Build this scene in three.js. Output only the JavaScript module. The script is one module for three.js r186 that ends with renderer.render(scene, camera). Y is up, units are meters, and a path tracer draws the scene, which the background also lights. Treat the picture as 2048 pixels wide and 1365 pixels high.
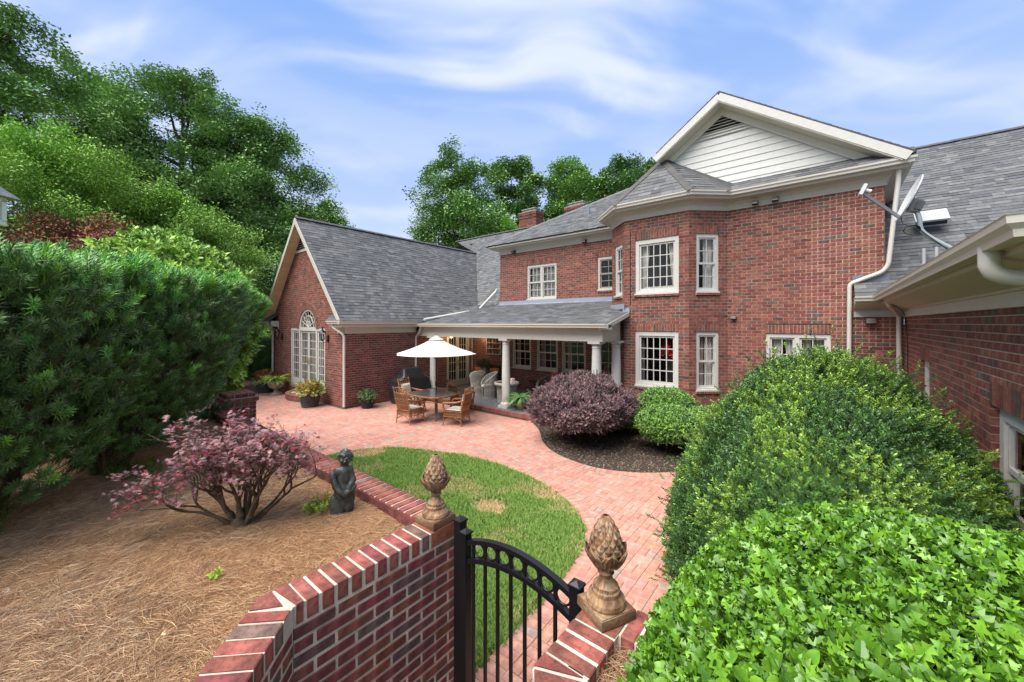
import * as THREE from 'three';
import { mergeGeometries } from 'three/addons/utils/BufferGeometryUtils.js';
import { MarchingCubes } from 'three/addons/objects/MarchingCubes.js';

// ---------------------------------------------------------------- camera
const scene = new THREE.Scene();
const camera = new THREE.PerspectiveCamera(83.1, 1.5, 0.05, 1500);
camera.position.set(0, 2.85, 0);
camera.rotation.set(0, THREE.MathUtils.degToRad(39.3), 0);
camera.setViewOffset(2048, 1365, 0, 35.5, 2048, 1365);
const renderer = new THREE.WebGLRenderer({ antialias: true });
renderer.toneMapping = THREE.LinearToneMapping;
renderer.toneMappingExposure = 2.6;
renderer.shadowMap.enabled = true;

// ---------------------------------------------------------------- random and noise
function rng(seed) { let a = seed >>> 0; return () => { a = (a + 0x6D2B79F5) | 0; let t = Math.imul(a ^ (a >>> 15), 1 | a); t = (t + Math.imul(t ^ (t >>> 7), 61 | t)) ^ t; return ((t ^ (t >>> 14)) >>> 0) / 4294967296; }; }
const hash = (x, y, z) => { let h = Math.imul(x | 0, 374761393) + Math.imul(y | 0, 668265263) + Math.imul(z | 0, 2147483647 ^ 0x5bd1e995); h = Math.imul(h ^ (h >>> 13), 1274126177); return ((h ^ (h >>> 16)) >>> 0) / 4294967296; };
const sm = t => t * t * (3 - 2 * t);
const lerp = (a, b, t) => a + (b - a) * t;
const clamp = (x, a, b) => Math.min(b, Math.max(a, x));
const sstep = (a, b, x) => sm(clamp((x - a) / (b - a), 0, 1));
function noise2(x, y, per = 0) {
  const xi = Math.floor(x), yi = Math.floor(y), fx = sm(x - xi), fy = sm(y - yi);
  const w = per ? (v => ((v % per) + per) % per) : (v => v);
  return lerp(lerp(hash(w(xi), w(yi), 7), hash(w(xi + 1), w(yi), 7), fx), lerp(hash(w(xi), w(yi + 1), 7), hash(w(xi + 1), w(yi + 1), 7), fx), fy);
}
function noise3(x, y, z) {
  const xi = Math.floor(x), yi = Math.floor(y), zi = Math.floor(z), fx = sm(x - xi), fy = sm(y - yi), fz = sm(z - zi);
  const l = k => lerp(lerp(hash(xi, yi, k), hash(xi + 1, yi, k), fx), lerp(hash(xi, yi + 1, k), hash(xi + 1, yi + 1, k), fx), fy);
  return lerp(l(zi), l(zi + 1), fz);
}
function fbm2(x, y, o = 4, per = 0) { let s = 0, a = .5, n = 0; for (let i = 0; i < o; i++) { s += a * noise2(x, y, per); n += a; x *= 2; y *= 2; per *= 2; a *= .5; } return s / n; }

// ---------------------------------------------------------------- sky and sun
{
  const W = 1536, Hh = 768, data = new Float32Array(W * Hh * 4);
  const yaw = THREE.MathUtils.degToRad(39.3);
  for (let j = 0; j < Hh; j++) for (let i = 0; i < W; i++) {
    const el = ((j + .5) / Hh - .5) * Math.PI, az = ((i + .5) / W - .5) * 2 * Math.PI;
    const y = Math.sin(el), x = Math.cos(el) * Math.cos(az), z = Math.cos(el) * Math.sin(az);
    const e = Math.max(y, 0);
    // clear air: pale near the horizon, periwinkle blue higher up
    const t = Math.pow(clamp(e / .62, 0, 1), .75);
    let r = lerp(.58, .19, t), g = lerp(.645, .335, t), b = lerp(.755, .68, t);
    // thin cirrus drifting in long streaks on a layer overhead
    const k = 1 / (e + .16), px = x * k, pz = z * k, ca = .70, sa = -.71;
    const u = (px * ca + pz * sa), v = (-px * sa + pz * ca);
    const warp = fbm2(u * .9 + 11, v * .9 + 3, 3) - .5;
    const streak = fbm2(u * .6 + warp * 1.6 + 63, v * 2.1 + warp * 2.6 + 31, 8) * .8 + .2 * fbm2(u * 2.2 + 3, v * 13 + warp * 6, 4);
    const field = fbm2(u * .34 + 48.4, v * .5 + 23.4, 3);
    let c = Math.pow(sstep(.485, .64, streak * .66 + field * .38), 1.2);
    c = c * .78 * sstep(-.02, .05, y);
    const low = sstep(.38, .68, fbm2(az * 3.4 + 5, el * 13 + 2, 6)) * sstep(.62, .15, y) * .6;
    c = clamp(c + low, 0, .92);
    r = lerp(r, .65, c); g = lerp(g, .685, c); b = lerp(b, .755, c);
    const o = (j * W + i) * 4; const kS = .55; data[o] = r * kS; data[o + 1] = g * kS; data[o + 2] = b * kS; data[o + 3] = 1;
  }
  const tex = new THREE.DataTexture(data, W, Hh, THREE.RGBAFormat, THREE.FloatType);
  tex.mapping = THREE.EquirectangularReflectionMapping; tex.magFilter = THREE.LinearFilter; tex.minFilter = THREE.LinearFilter; tex.needsUpdate = true;
  scene.background = tex; scene.environment = tex;
}
const sun = new THREE.DirectionalLight(new THREE.Color(1, .94, .86), 3.1);
sun.position.set(-9, 40, 15); sun.target.position.set(-4, 0, -7);
sun.castShadow = true; sun.shadow.radius = 105; sun.shadow.mapSize.set(2048, 2048);
Object.assign(sun.shadow.camera, { left: -40, right: 40, top: 40, bottom: -40, near: 1, far: 120 });
scene.add(sun, sun.target);

// ---------------------------------------------------------------- helpers
const V = (x, y, z) => new THREE.Vector3(x, y, z);
const UP = V(0, 1, 0);
const lin = (r, g, b) => { const c = new THREE.Color().setRGB(r / 255, g / 255, b / 255, THREE.SRGBColorSpace); return [c.r, c.g, c.b]; };
const tint = (c, k, R, s = 0) => { const j = s ? (R() - .5) * s : 0; return [c[0] * (k + j), c[1] * (k + j * .6), c[2] * (k + j * .4)]; };
const names = {};
const numbered = n => { if (names[n] === undefined) { names[n] = 0; return n; } names[n]++; return n + '_' + String(names[n]).padStart(3, '0'); };
function shade(o) { o.castShadow = true; o.receiveShadow = true; return o; }
function thing(name, label, category, p = [0, 0, 0], group) {
  const o = new THREE.Group(); o.name = numbered(name); o.position.set(...p); o.base = V(...p);
  o.userData = { label, category }; if (group) o.userData.group = group; scene.add(o); return o;
}
// add a mesh whose geometry is written in world coordinates as a part of its thing
function part(parent, name, geo, mat, label) {
  const m = shade(new THREE.Mesh(geo.isGB ? geo.build() : geo, mat)); m.name = name;
  if (parent.base && !(geo.local)) m.geometry.translate(-parent.base.x, -parent.base.y, -parent.base.z);
  m.base = parent.base; if (label) m.userData.label = label; parent.add(m); return m;
}
function subGroup(parent, name, label) { const g = new THREE.Group(); g.name = name; g.base = parent.base; if (label) g.userData.label = label; parent.add(g); return g; }
function struct(name, geo, mat) { const m = shade(new THREE.Mesh(geo.isGB ? geo.build() : geo, mat)); m.name = numbered(name); m.userData.kind = 'structure'; m.base = V(0, 0, 0); scene.add(m); return m; }
function single(name, geo, mat, label, category, group) { const m = shade(new THREE.Mesh(geo.isGB ? geo.build() : geo, mat)); m.name = numbered(name); m.userData = { label, category }; if (group) m.userData.group = group; m.base = V(0, 0, 0); scene.add(m); return m; }
function copyThing(o, p, turn, label) { const c = o.clone(); c.name = numbered(o.name.replace(/_\d{3}$/, '')); c.position.set(...p); c.rotation.y = turn; c.userData = { ...o.userData, label }; scene.add(c); return c; }

// a builder that gathers faces with colours and uv (metres) into one geometry
class GB {
  constructor() { this.p = []; this.n = []; this.c = []; this.u = []; this.i = []; this.isGB = true; }
  face(pts, col = [1, 1, 1], uv, nrm) {
    const b = this.p.length / 3, n = nrm || V(0, 0, 0);
    if (!nrm) { n.subVectors(pts[1], pts[0]).cross(V(0, 0, 0).subVectors(pts[pts.length - 1], pts[0])).normalize(); }
    let e1, e2;
    if (!uv) { e1 = V(0, 0, 0).subVectors(pts[1], pts[0]).normalize(); e2 = V(0, 0, 0).crossVectors(n, e1); }
    pts.forEach((q, k) => { this.p.push(q.x, q.y, q.z); this.n.push(n.x, n.y, n.z); this.c.push(...col); if (uv) this.u.push(...uv[k]); else this.u.push(q.dot(e1) * 2, q.dot(e2) * 2); });
    for (let k = 1; k < pts.length - 1; k++) this.i.push(b, b + k, b + k + 1);
    return this;
  }
  // box: centre o, unit axes a b c, sizes, colour; skip lists faces left out
  box(o, a, b, c, sa, sb, sc, col, skip = '') {
    const A = a.clone().multiplyScalar(sa / 2), B = b.clone().multiplyScalar(sb / 2), C = c.clone().multiplyScalar(sc / 2);
    const P = (i, j, k) => o.clone().addScaledVector(A, i).addScaledVector(B, j).addScaledVector(C, k);
    const ou = hash(o.x * 997, o.y * 997, o.z * 997) * 7, ov = hash(o.z * 991, o.x * 991, o.y * 991) * 7;
    const q = (pts, su, sv) => this.face(pts, col, [[ou, ov], [ou + su * 2, ov], [ou + su * 2, ov + sv * 2], [ou, ov + sv * 2]]);
    if (!skip.includes('c')) q([P(-1, -1, 1), P(1, -1, 1), P(1, 1, 1), P(-1, 1, 1)], sa, sb);
    if (!skip.includes('C')) q([P(1, -1, -1), P(-1, -1, -1), P(-1, 1, -1), P(1, 1, -1)], sa, sb);
    if (!skip.includes('a')) q([P(1, -1, 1), P(1, -1, -1), P(1, 1, -1), P(1, 1, 1)], sc, sb);
    if (!skip.includes('A')) q([P(-1, -1, -1), P(-1, -1, 1), P(-1, 1, 1), P(-1, 1, -1)], sc, sb);
    if (!skip.includes('b')) q([P(-1, 1, 1), P(1, 1, 1), P(1, 1, -1), P(-1, 1, -1)], sa, sc);
    if (!skip.includes('B')) q([P(-1, -1, -1), P(1, -1, -1), P(1, -1, 1), P(-1, -1, 1)], sa, sc);
    return this;
  }
  abox(x0, x1, y0, y1, z0, z1, col) { return this.box(V((x0 + x1) / 2, (y0 + y1) / 2, (z0 + z1) / 2), V(1, 0, 0), UP, V(0, 0, 1), x1 - x0, y1 - y0, z1 - z0, col); }
  // tube through points with radii (number or function of 0..1), n sides
  tube(pts, rad, n = 8, col = [1, 1, 1], cap = true) {
    const R = typeof rad === 'function' ? rad : () => rad, m = pts.length; let side = null; const rings = [];
    for (let k = 0; k < m; k++) {
      const t = V(0, 0, 0).subVectors(pts[Math.min(k + 1, m - 1)], pts[Math.max(k - 1, 0)]).normalize();
      if (!side) { side = Math.abs(t.y) > .9 ? V(1, 0, 0) : V(0, 1, 0); }
      const s = side.clone().addScaledVector(t, -side.dot(t)).normalize(), w = V(0, 0, 0).crossVectors(t, s); side = s;
      const b = this.p.length / 3; rings.push(b); const r = R(k / (m - 1));
      const cc = typeof col === 'function' ? col(k / (m - 1)) : col;
      for (let j = 0; j <= n; j++) { const a = j / n * Math.PI * 2, nx = s.clone().multiplyScalar(Math.cos(a)).addScaledVector(w, Math.sin(a)); const q = pts[k].clone().addScaledVector(nx, r); this.p.push(q.x, q.y, q.z); this.n.push(nx.x, nx.y, nx.z); this.c.push(...cc); this.u.push(j / n * r * 12, k * .3); }
    }
    for (let k = 0; k < m - 1; k++) for (let j = 0; j < n; j++) { const a = rings[k] + j, b = rings[k + 1] + j; this.i.push(a, a + 1, b, b, a + 1, b + 1); }
    if (cap) { const cc = typeof col === 'function' ? col(1) : col; for (const [k, sgn] of [[0, -1], [m - 1, 1]]) { const b = this.p.length / 3, t = V(0, 0, 0).subVectors(pts[Math.min(k + 1, m - 1)], pts[Math.max(k - 1, 0)]).normalize().multiplyScalar(sgn); for (let j = 0; j < n; j++) { const o = (rings[k] + j) * 3; this.p.push(this.p[o], this.p[o + 1], this.p[o + 2]); this.n.push(t.x, t.y, t.z); this.c.push(...cc); this.u.push(0, 0); } for (let j = 1; j < n - 1; j++) sgn > 0 ? this.i.push(b, b + j, b + j + 1) : this.i.push(b, b + j + 1, b + j); } }
    return this;
  }
  // surface of revolution about a vertical axis through o; prof = [[r,y],...] bottom to top; flat normals per band unless smooth
  lathe(o, prof, n = 24, col = [1, 1, 1], rf = null) {
    for (let k = 0; k < prof.length - 1; k++) {
      const [r0, y0] = prof[k], [r1, y1] = prof[k + 1], dl = Math.hypot(r1 - r0, y1 - y0) || 1, nr = (y1 - y0) / dl, ny = -(r1 - r0) / dl, b = this.p.length / 3;
      const cc = typeof col === 'function' ? col(k, prof) : col;
      for (let j = 0; j <= n; j++) { const a = j / n * Math.PI * 2, f = rf ? rf(a) : 1, ca = Math.cos(a), sa = Math.sin(a); this.p.push(o.x + ca * r0 * f, o.y + y0, o.z + sa * r0 * f, o.x + ca * r1 * f, o.y + y1, o.z + sa * r1 * f); this.n.push(ca * nr, ny, sa * nr, ca * nr, ny, sa * nr); this.c.push(...cc, ...cc); this.u.push(j / n * 2, y0 * 2, j / n * 2, y1 * 2); }
      for (let j = 0; j < n; j++) { const a = b + j * 2; this.i.push(a, a + 1, a + 2, a + 2, a + 1, a + 3); }
    }
    return this;
  }
  // sweep an (outward, y) profile along a plan path [[x,z],...] with mitred corners
  sweep(prof, path, col = [1, 1, 1], closedProf = true, capEnds = true) {
    const m = path.length, nrm = [];
    for (let k = 0; k < m - 1; k++) { const dx = path[k + 1][0] - path[k][0], dz = path[k + 1][1] - path[k][1], l = Math.hypot(dx, dz); nrm.push([-dz / l, dx / l]); }
    const off = path.map((p, k) => { if (k === 0) return nrm[0]; if (k === m - 1) return nrm[m - 2]; const a = nrm[k - 1], b = nrm[k], d = 1 + a[0] * b[0] + a[1] * b[1]; return [(a[0] + b[0]) / d, (a[1] + b[1]) / d]; });
    const P = (k, q) => V(path[k][0] + off[k][0] * q[0], q[1], path[k][1] + off[k][1] * q[0]);
    const np = prof.length, ne = closedProf ? np : np - 1;
    for (let k = 0; k < m - 1; k++) for (let j = 0; j < ne; j++) { const a = prof[j], b = prof[(j + 1) % np]; this.face([P(k, a), P(k, b), P(k + 1, b), P(k + 1, a)], col); }
    if (capEnds && closedProf) { this.face(prof.map(q => P(0, q)).reverse(), col); this.face(prof.map(q => P(m - 1, q)), col); }
    return this;
  }
  // flat polygon (array of Vector3) with thickness t below its normal
  slab(pts, t, col = [1, 1, 1]) {
    const n = V(0, 0, 0); for (let k = 0; k < pts.length; k++) { const a = pts[k], b = pts[(k + 1) % pts.length]; n.x += (a.y - b.y) * (a.z + b.z); n.y += (a.z - b.z) * (a.x + b.x); n.z += (a.x - b.x) * (a.y + b.y); } n.normalize(); if (n.y < -.05) { pts = pts.slice().reverse(); n.negate(); }
    const ax = V(0, 0, 0).subVectors(pts[1], pts[0]).normalize(), ay = V(0, 0, 0).crossVectors(n, ax);
    const tri = THREE.ShapeUtils.triangulateShape(pts.map(q => new THREE.Vector2(q.dot(ax), q.dot(ay))), []);
    const low = pts.map(q => q.clone().addScaledVector(n, -t));
    for (const [a, b, c] of tri) { this.face([pts[a], pts[b], pts[c]], col, [a, b, c].map(k => [pts[k].dot(ax) * 2, pts[k].dot(ay) * 2]), n.clone()); this.face([low[a], low[c], low[b]], col, null, n.clone().negate()); }
    for (let k = 0; k < pts.length; k++) { const j = (k + 1) % pts.length; this.face([pts[j], pts[k], low[k], low[j]], col); }
    return this;
  }
  add(geo, mat4, col = [1, 1, 1]) {
    const g = geo.index ? geo.toNonIndexed() : geo.clone(); if (mat4) g.applyMatrix4(mat4); if (!g.attributes.normal) g.computeVertexNormals(); const b = this.p.length / 3, P = g.attributes.position, N = g.attributes.normal, C = g.attributes.color, U = g.attributes.uv;
    for (let k = 0; k < P.count; k++) { this.p.push(P.getX(k), P.getY(k), P.getZ(k)); this.n.push(N.getX(k), N.getY(k), N.getZ(k)); if (C) this.c.push(C.getX(k), C.getY(k), C.getZ(k)); else this.c.push(...col); this.u.push(U ? U.getX(k) : 0, U ? U.getY(k) : 0); this.i.push(b + k); }
    return this;
  }
  build() {
    const g = new THREE.BufferGeometry();
    g.setAttribute('position', new THREE.Float32BufferAttribute(this.p, 3)); g.setAttribute('normal', new THREE.Float32BufferAttribute(this.n, 3));
    g.setAttribute('color', new THREE.Float32BufferAttribute(this.c, 3)); g.setAttribute('uv', new THREE.Float32BufferAttribute(this.u, 2)); g.setIndex(this.i); return g;
  }
}
const curve = (pts, n) => new THREE.CatmullRomCurve3(pts.map(p => V(...p)), false, 'centripetal').getPoints(n);

// ---------------------------------------------------------------- textures (grain, mottling, relief)
function dataTex(w, h, fn, srgb = true) {
  const d = new Uint8Array(w * h * 4);
  for (let y = 0; y < h; y++) for (let x = 0; x < w; x++) { const c = fn(x / w, y / h, x, y), o = (y * w + x) * 4; d[o] = clamp(c[0], 0, 1) * 255; d[o + 1] = clamp(c[1], 0, 1) * 255; d[o + 2] = clamp(c[2], 0, 1) * 255; d[o + 3] = 255; }
  const t = new THREE.DataTexture(d, w, h); t.wrapS = t.wrapT = THREE.RepeatWrapping; t.magFilter = THREE.LinearFilter; t.minFilter = THREE.LinearMipmapLinearFilter; t.generateMipmaps = true; t.anisotropy = 8; if (srgb) t.colorSpace = THREE.SRGBColorSpace; t.needsUpdate = true; return t;
}
const grain = dataTex(512, 512, (u, v, x, y) => { const a = fbm2(u * 8, v * 8, 5, 8), b = fbm2(u * 40 + 3, v * 40, 3, 40), s = hash(x, y, 3); const p = fbm2(u * 22 + 9, v * 22, 3, 22), k = .60 + .46 * a + .30 * (b - .5) + (p > .62 ? -.14 * (p - .62) / .2 : 0) + (s > .975 ? -.2 : 0) + (s < .02 ? .14 : 0); return [k, k * .99, k * .98]; });
const relief = dataTex(512, 512, (u, v, x, y) => { const a = fbm2(u * 24, v * 24, 4, 24), s = hash(x >> 1, y >> 1, 9); const k = a + (s > .97 ? -.35 : 0); return [k, k, k]; }, false);
const woodTex = dataTex(256, 512, (u, v) => { const a = fbm2(u * 60, v * 4, 4, 4), k = .8 + .3 * (a - .4); return [k, k, k]; });
const softGrain = dataTex(512, 512, (u, v, x, y) => { const a = fbm2(u * 8, v * 8, 5, 8), b = fbm2(u * 40 + 3, v * 40, 3, 40), s = hash(x, y, 3), k = .76 + .24 * a + .14 * (b - .5) + (s > .98 ? -.12 : 0); return [k, k * .99, k * .98]; });
const paintTex = dataTex(256, 256, (u, v) => { const k = .93 + .07 * fbm2(u * 10, v * 10, 4, 10); return [k, k, k * .99]; });
const cloth = dataTex(256, 256, (u, v, x, y) => { const k = .9 + .1 * ((x + y) % 4 < 2 ? 1 : 0) - .06 * fbm2(u * 8, v * 8, 3, 8); return [k, k, k]; });

// ---------------------------------------------------------------- materials
const std = (o) => new THREE.MeshStandardMaterial({ vertexColors: true, ...o });
const M = {
  brick: std({ map: grain, bumpMap: relief, bumpScale: .0035, roughness: .88 }),
  mortar: std({ map: softGrain, bumpMap: relief, bumpScale: .002, roughness: .95 }),
  paver: std({ map: softGrain, bumpMap: relief, bumpScale: .0015, roughness: .85 }),
  shingle: std({ map: softGrain, bumpMap: relief, bumpScale: .002, roughness: .78 }),
  white: std({ map: paintTex, roughness: .5, side: THREE.DoubleSide }),
  metal: std({ roughness: .4, metalness: .1, side: THREE.DoubleSide }),
  plain: std({ roughness: .8, side: THREE.DoubleSide }),
  stone: std({ map: grain, bumpMap: relief, bumpScale: .002, roughness: .75, side: THREE.DoubleSide }),
  wicker: std({ map: grain, roughness: .6, side: THREE.DoubleSide }),
  fabric: std({ map: cloth, roughness: .95, side: THREE.DoubleSide }),
  bark: std({ map: grain, bumpMap: relief, bumpScale: .006, roughness: .95 }),
  iron: std({ roughness: .32, metalness: .2 }),
  glass: new THREE.MeshPhysicalMaterial({ color: 0xffffff, transmission: 1, thickness: 0, roughness: .02, ior: 1.5 }),
  dark: std({ roughness: .9, side: THREE.DoubleSide }),
  earth: std({ map: softGrain, bumpMap: relief, bumpScale: .01, roughness: 1 }),
  cover: std({ roughness: .38, side: THREE.DoubleSide }),
  canopy: new THREE.MeshPhysicalMaterial({ vertexColors: true, roughness: .9, transmission: .25, thickness: 0, side: THREE.DoubleSide }),
};
const leafMat = (rough = .6, tr = .25) => new THREE.MeshPhysicalMaterial({ color: 0xffffff, vertexColors: true, roughness: rough, transmission: tr, thickness: 0, side: THREE.DoubleSide });
const WHITE = lin(198, 196, 190), CREAM = lin(192, 188, 177), MORT = lin(196, 182, 168);
// ================================================================ THE HOUSE
const house = thing('brick_house', 'large red brick house with grey shingle roofs, white trim and a columned porch', 'house', [-6, 0, -11]);
const X1 = V(1, 0, 0), Z1 = V(0, 0, 1);
const BR = [lin(150, 88, 74), lin(142, 80, 69), lin(156, 96, 80), lin(134, 76, 66), lin(148, 92, 79), lin(158, 102, 84), lin(114, 90, 82), lin(122, 102, 92), lin(106, 82, 74)];
function brickCol(R, darkShare = .1) { const k = R() < darkShare ? 6 + Math.floor(R() * 3) : Math.floor(R() * 6); return tint(BR[k], .86 + R() * .26, R, .08); }
const camFwd = V(-Math.sin(39.3 * Math.PI / 180), 0, -Math.cos(39.3 * Math.PI / 180)), camRt = V(-camFwd.z, 0, camFwd.x);
// how large a piece would show: depth, and whether it lies within the picture
function seen(o) { const d = o.x * camFwd.x + o.z * camFwd.z, x = o.x * camRt.x + o.z * camRt.z; if (d < .3) return 0; const u = 1024 + 770 * x / d, v = 647 - 770 * (o.y - 2.85) / d; return (u > -20 && u < 2068 && v > -20 && v < 1385) ? 1 / d : 0; }
// chamfered brick geometries shared by pieces of one size
const chCache = new Map();
function chamferGeo(sx, sy, sz, ch, col) {
  const key = [sx, sy, sz, ch].map(v => v.toFixed(3)).join() + col.map(v => v.toFixed(3)).join();
  if (chCache.has(key)) return chCache.get(key);
  const g = new GB(), a = sx / 2, b = sy / 2, c = sz / 2, q = ch;
  const f = (pts) => { const n = V(0, 0, 0).subVectors(pts[1], pts[0]).cross(V(0, 0, 0).subVectors(pts[2], pts[0])); const m = pts.reduce((s, p) => s.add(p), V(0, 0, 0)); if (n.dot(m) < 0) pts.reverse(); g.face(pts, col); };
  for (const s of [-1, 1]) {
    f([V(-a + q, -b + q, s * c), V(a - q, -b + q, s * c), V(a - q, b - q, s * c), V(-a + q, b - q, s * c)]);
    f([V(-a + q, s * b, -c + q), V(a - q, s * b, -c + q), V(a - q, s * b, c - q), V(-a + q, s * b, c - q)]);
    f([V(s * a, -b + q, -c + q), V(s * a, b - q, -c + q), V(s * a, b - q, c - q), V(s * a, -b + q, c - q)]);
    for (const t of [-1, 1]) {
      f([V(-a + q, s * b, t * (c - q)), V(a - q, s * b, t * (c - q)), V(a - q, s * (b - q), t * c), V(-a + q, s * (b - q), t * c)]);
      f([V(s * a, -b + q, t * (c - q)), V(s * a, b - q, t * (c - q)), V(s * (a - q), b - q, t * c), V(s * (a - q), -b + q, t * c)]);
      f([V(s * a, t * (b - q), -c + q), V(s * a, t * (b - q), c - q), V(s * (a - q), t * b, c - q), V(s * (a - q), t * b, -c + q)]);
      for (const w of [-1, 1]) f([V(s * a, t * (b - q), w * (c - q)), V(s * (a - q), t * b, w * (c - q)), V(s * (a - q), t * (b - q), w * c)]);
    }
  }
  const r = g.build(); chCache.set(key, r); return r;
}
// one mesh of its own for a piece {o, a, b, c, s, col}
function pieceMesh(parent, name, pc, mat, ch = .004) {
  const q = v => Math.max(.02, Math.round(v * 100) / 100);
  const ci = pc.col.map(v => Math.round(v * 40) / 40 + .004);
  const m = shade(new THREE.Mesh(chamferGeo(pc.s[0] > .05 ? q(pc.s[0]) : pc.s[0], pc.s[1], pc.s[2], ch, ci), mat));
  m.name = name; const rh = V(0, 0, 0).crossVectors(pc.a, pc.b).dot(pc.c) > 0; const mt = new THREE.Matrix4().makeBasis(rh ? pc.a : pc.a.clone().negate(), pc.b, pc.c); m.quaternion.setFromRotationMatrix(mt); m.position.copy(pc.o).sub(parent.base || V(0, 0, 0)); parent.add(m); return m;
}
const wallPieces = [];       // every brick of the house with the wall it belongs to
// a brick wall: O at u=0,y=0; u along, n outward
function brickWall(root, name, O, u, n, U, opt) {
  const { y0 = 0, y1, course = .0787, len = .2135, joint = .0105, clip, openings = [], dark = .1, seed = 1, depth = .1 } = opt;
  const R = rng(seed), mort = new GB(), bricks = [];
  const rows = Math.round((y1 - y0) / course), ch = (y1 - y0) / rows;
  for (let r = 0; r < rows; r++) {
    const ya = y0 + r * ch, ym = ya + ch / 2;
    let iv = clip ? clip(ym) : [[0, U]];
    for (const op of openings) {
      let a, b;
      if (op.arch) { const dy = ym - op.y0; if (dy < -.001 || dy > op.r) continue; const w = Math.sqrt(op.r * op.r - dy * dy); a = op.u - w; b = op.u + w; }
      else { if (ym < op.y0 || ym > op.y1) continue; a = op.u0; b = op.u1; }
      const nv = []; for (const [s, e] of iv) { if (b <= s || a >= e) nv.push([s, e]); else { if (a > s) nv.push([s, a]); if (b < e) nv.push([b, e]); } } iv = nv;
    }
    for (const [s, e] of iv) {
      if (e - s < .02) continue;
      const mid = O.clone().addScaledVector(u, (s + e) / 2); mid.y = ym; mort.box(mid.addScaledVector(n, -depth / 2 - .0045), u, UP, n, e - s - .008, ch, depth, tint(MORT, .94 + R() * .12, R), 'C');
      const off = (r % 2) * len / 2 - len;
      for (let k = Math.floor((s - off) / len); ; k++) {
        let a = off + k * len, b = a + len - joint; if (a > e) break; a = Math.max(a, s); b = Math.min(b, e); if (e - b < .035) b = e; if (a - s < .035) a = s; if (b - a < .025) continue;
        const o = O.clone().addScaledVector(u, (a + b) / 2).addScaledVector(n, -depth / 2 + (R() - .5) * .003); o.y = ym;
        bricks.push({ o, a: u, b: UP, c: n, s: [b - a, ch - joint, depth], col: tint(brickCol(R, dark), .88 + .26 * fbm2((a + O.x) * .9 + seed, ym * .9 + O.z, 4), R) });
      }
    }
  }
  const w = part(root, name, mort, M.mortar);
  bricks.forEach(bk => { bk.wall = w; bk.n = n; }); if (root === house) wallPieces.push(...bricks); return { wall: w, bricks };
}
// soldier course or sill of upright bricks on a wall
function brickBand(bricks, O, u, n, u0, u1, y0, y1, proud, R, pitch = .0715, depth = .1) {
  const k = Math.round((u1 - u0) / pitch), w = (u1 - u0) / k; { const o = O.clone().addScaledVector(u, (u0 + u1) / 2).addScaledVector(n, proud - .006 - depth / 2); o.y = (y0 + y1) / 2; part(house, 'lintel_mortar', new GB().box(o, u, UP, n, u1 - u0 - .008, y1 - y0 - .002, depth, MORT), M.mortar); }
  for (let i = 0; i < k; i++) { const o = O.clone().addScaledVector(u, u0 + (i + .5) * w).addScaledVector(n, proud - depth / 2 + (R() - .5) * .003); o.y = (y0 + y1) / 2; bricks.push({ o, a: u, b: UP, c: n, s: [w - .0095, y1 - y0 - .008, depth], col: brickCol(R, .14) }); }
}
// ---- windows
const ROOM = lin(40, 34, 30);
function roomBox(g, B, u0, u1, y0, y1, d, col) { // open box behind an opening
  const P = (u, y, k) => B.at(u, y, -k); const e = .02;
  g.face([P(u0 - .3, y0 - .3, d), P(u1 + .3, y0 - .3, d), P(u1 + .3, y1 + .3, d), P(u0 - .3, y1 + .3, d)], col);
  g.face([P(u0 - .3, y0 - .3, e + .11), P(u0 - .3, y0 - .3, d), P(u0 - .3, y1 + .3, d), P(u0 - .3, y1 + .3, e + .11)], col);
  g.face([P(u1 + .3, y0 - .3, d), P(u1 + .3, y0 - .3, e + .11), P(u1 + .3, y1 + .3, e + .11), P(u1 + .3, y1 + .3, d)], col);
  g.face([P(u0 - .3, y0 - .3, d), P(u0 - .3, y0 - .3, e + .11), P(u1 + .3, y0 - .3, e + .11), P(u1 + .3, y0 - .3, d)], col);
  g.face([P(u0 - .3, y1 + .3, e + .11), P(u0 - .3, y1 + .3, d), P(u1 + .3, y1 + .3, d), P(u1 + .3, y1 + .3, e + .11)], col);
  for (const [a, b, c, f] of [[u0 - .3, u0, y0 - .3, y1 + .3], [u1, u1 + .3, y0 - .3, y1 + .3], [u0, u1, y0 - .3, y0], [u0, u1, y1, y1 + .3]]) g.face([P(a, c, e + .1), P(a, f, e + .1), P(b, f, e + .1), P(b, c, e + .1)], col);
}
const basis = (O, u, n) => ({ O, u, n, at: (a, y, d) => { const q = O.clone().addScaledVector(u, a).addScaledVector(n, d); q.y = y; return q; } });
const bx = (g, B, u0, u1, y0, y1, d0, d1, col) => g.box(B.at((u0 + u1) / 2, (y0 + y1) / 2, (d0 + d1) / 2), B.u, UP, B.n, u1 - u0, y1 - y0, d1 - d0, col);
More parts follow.
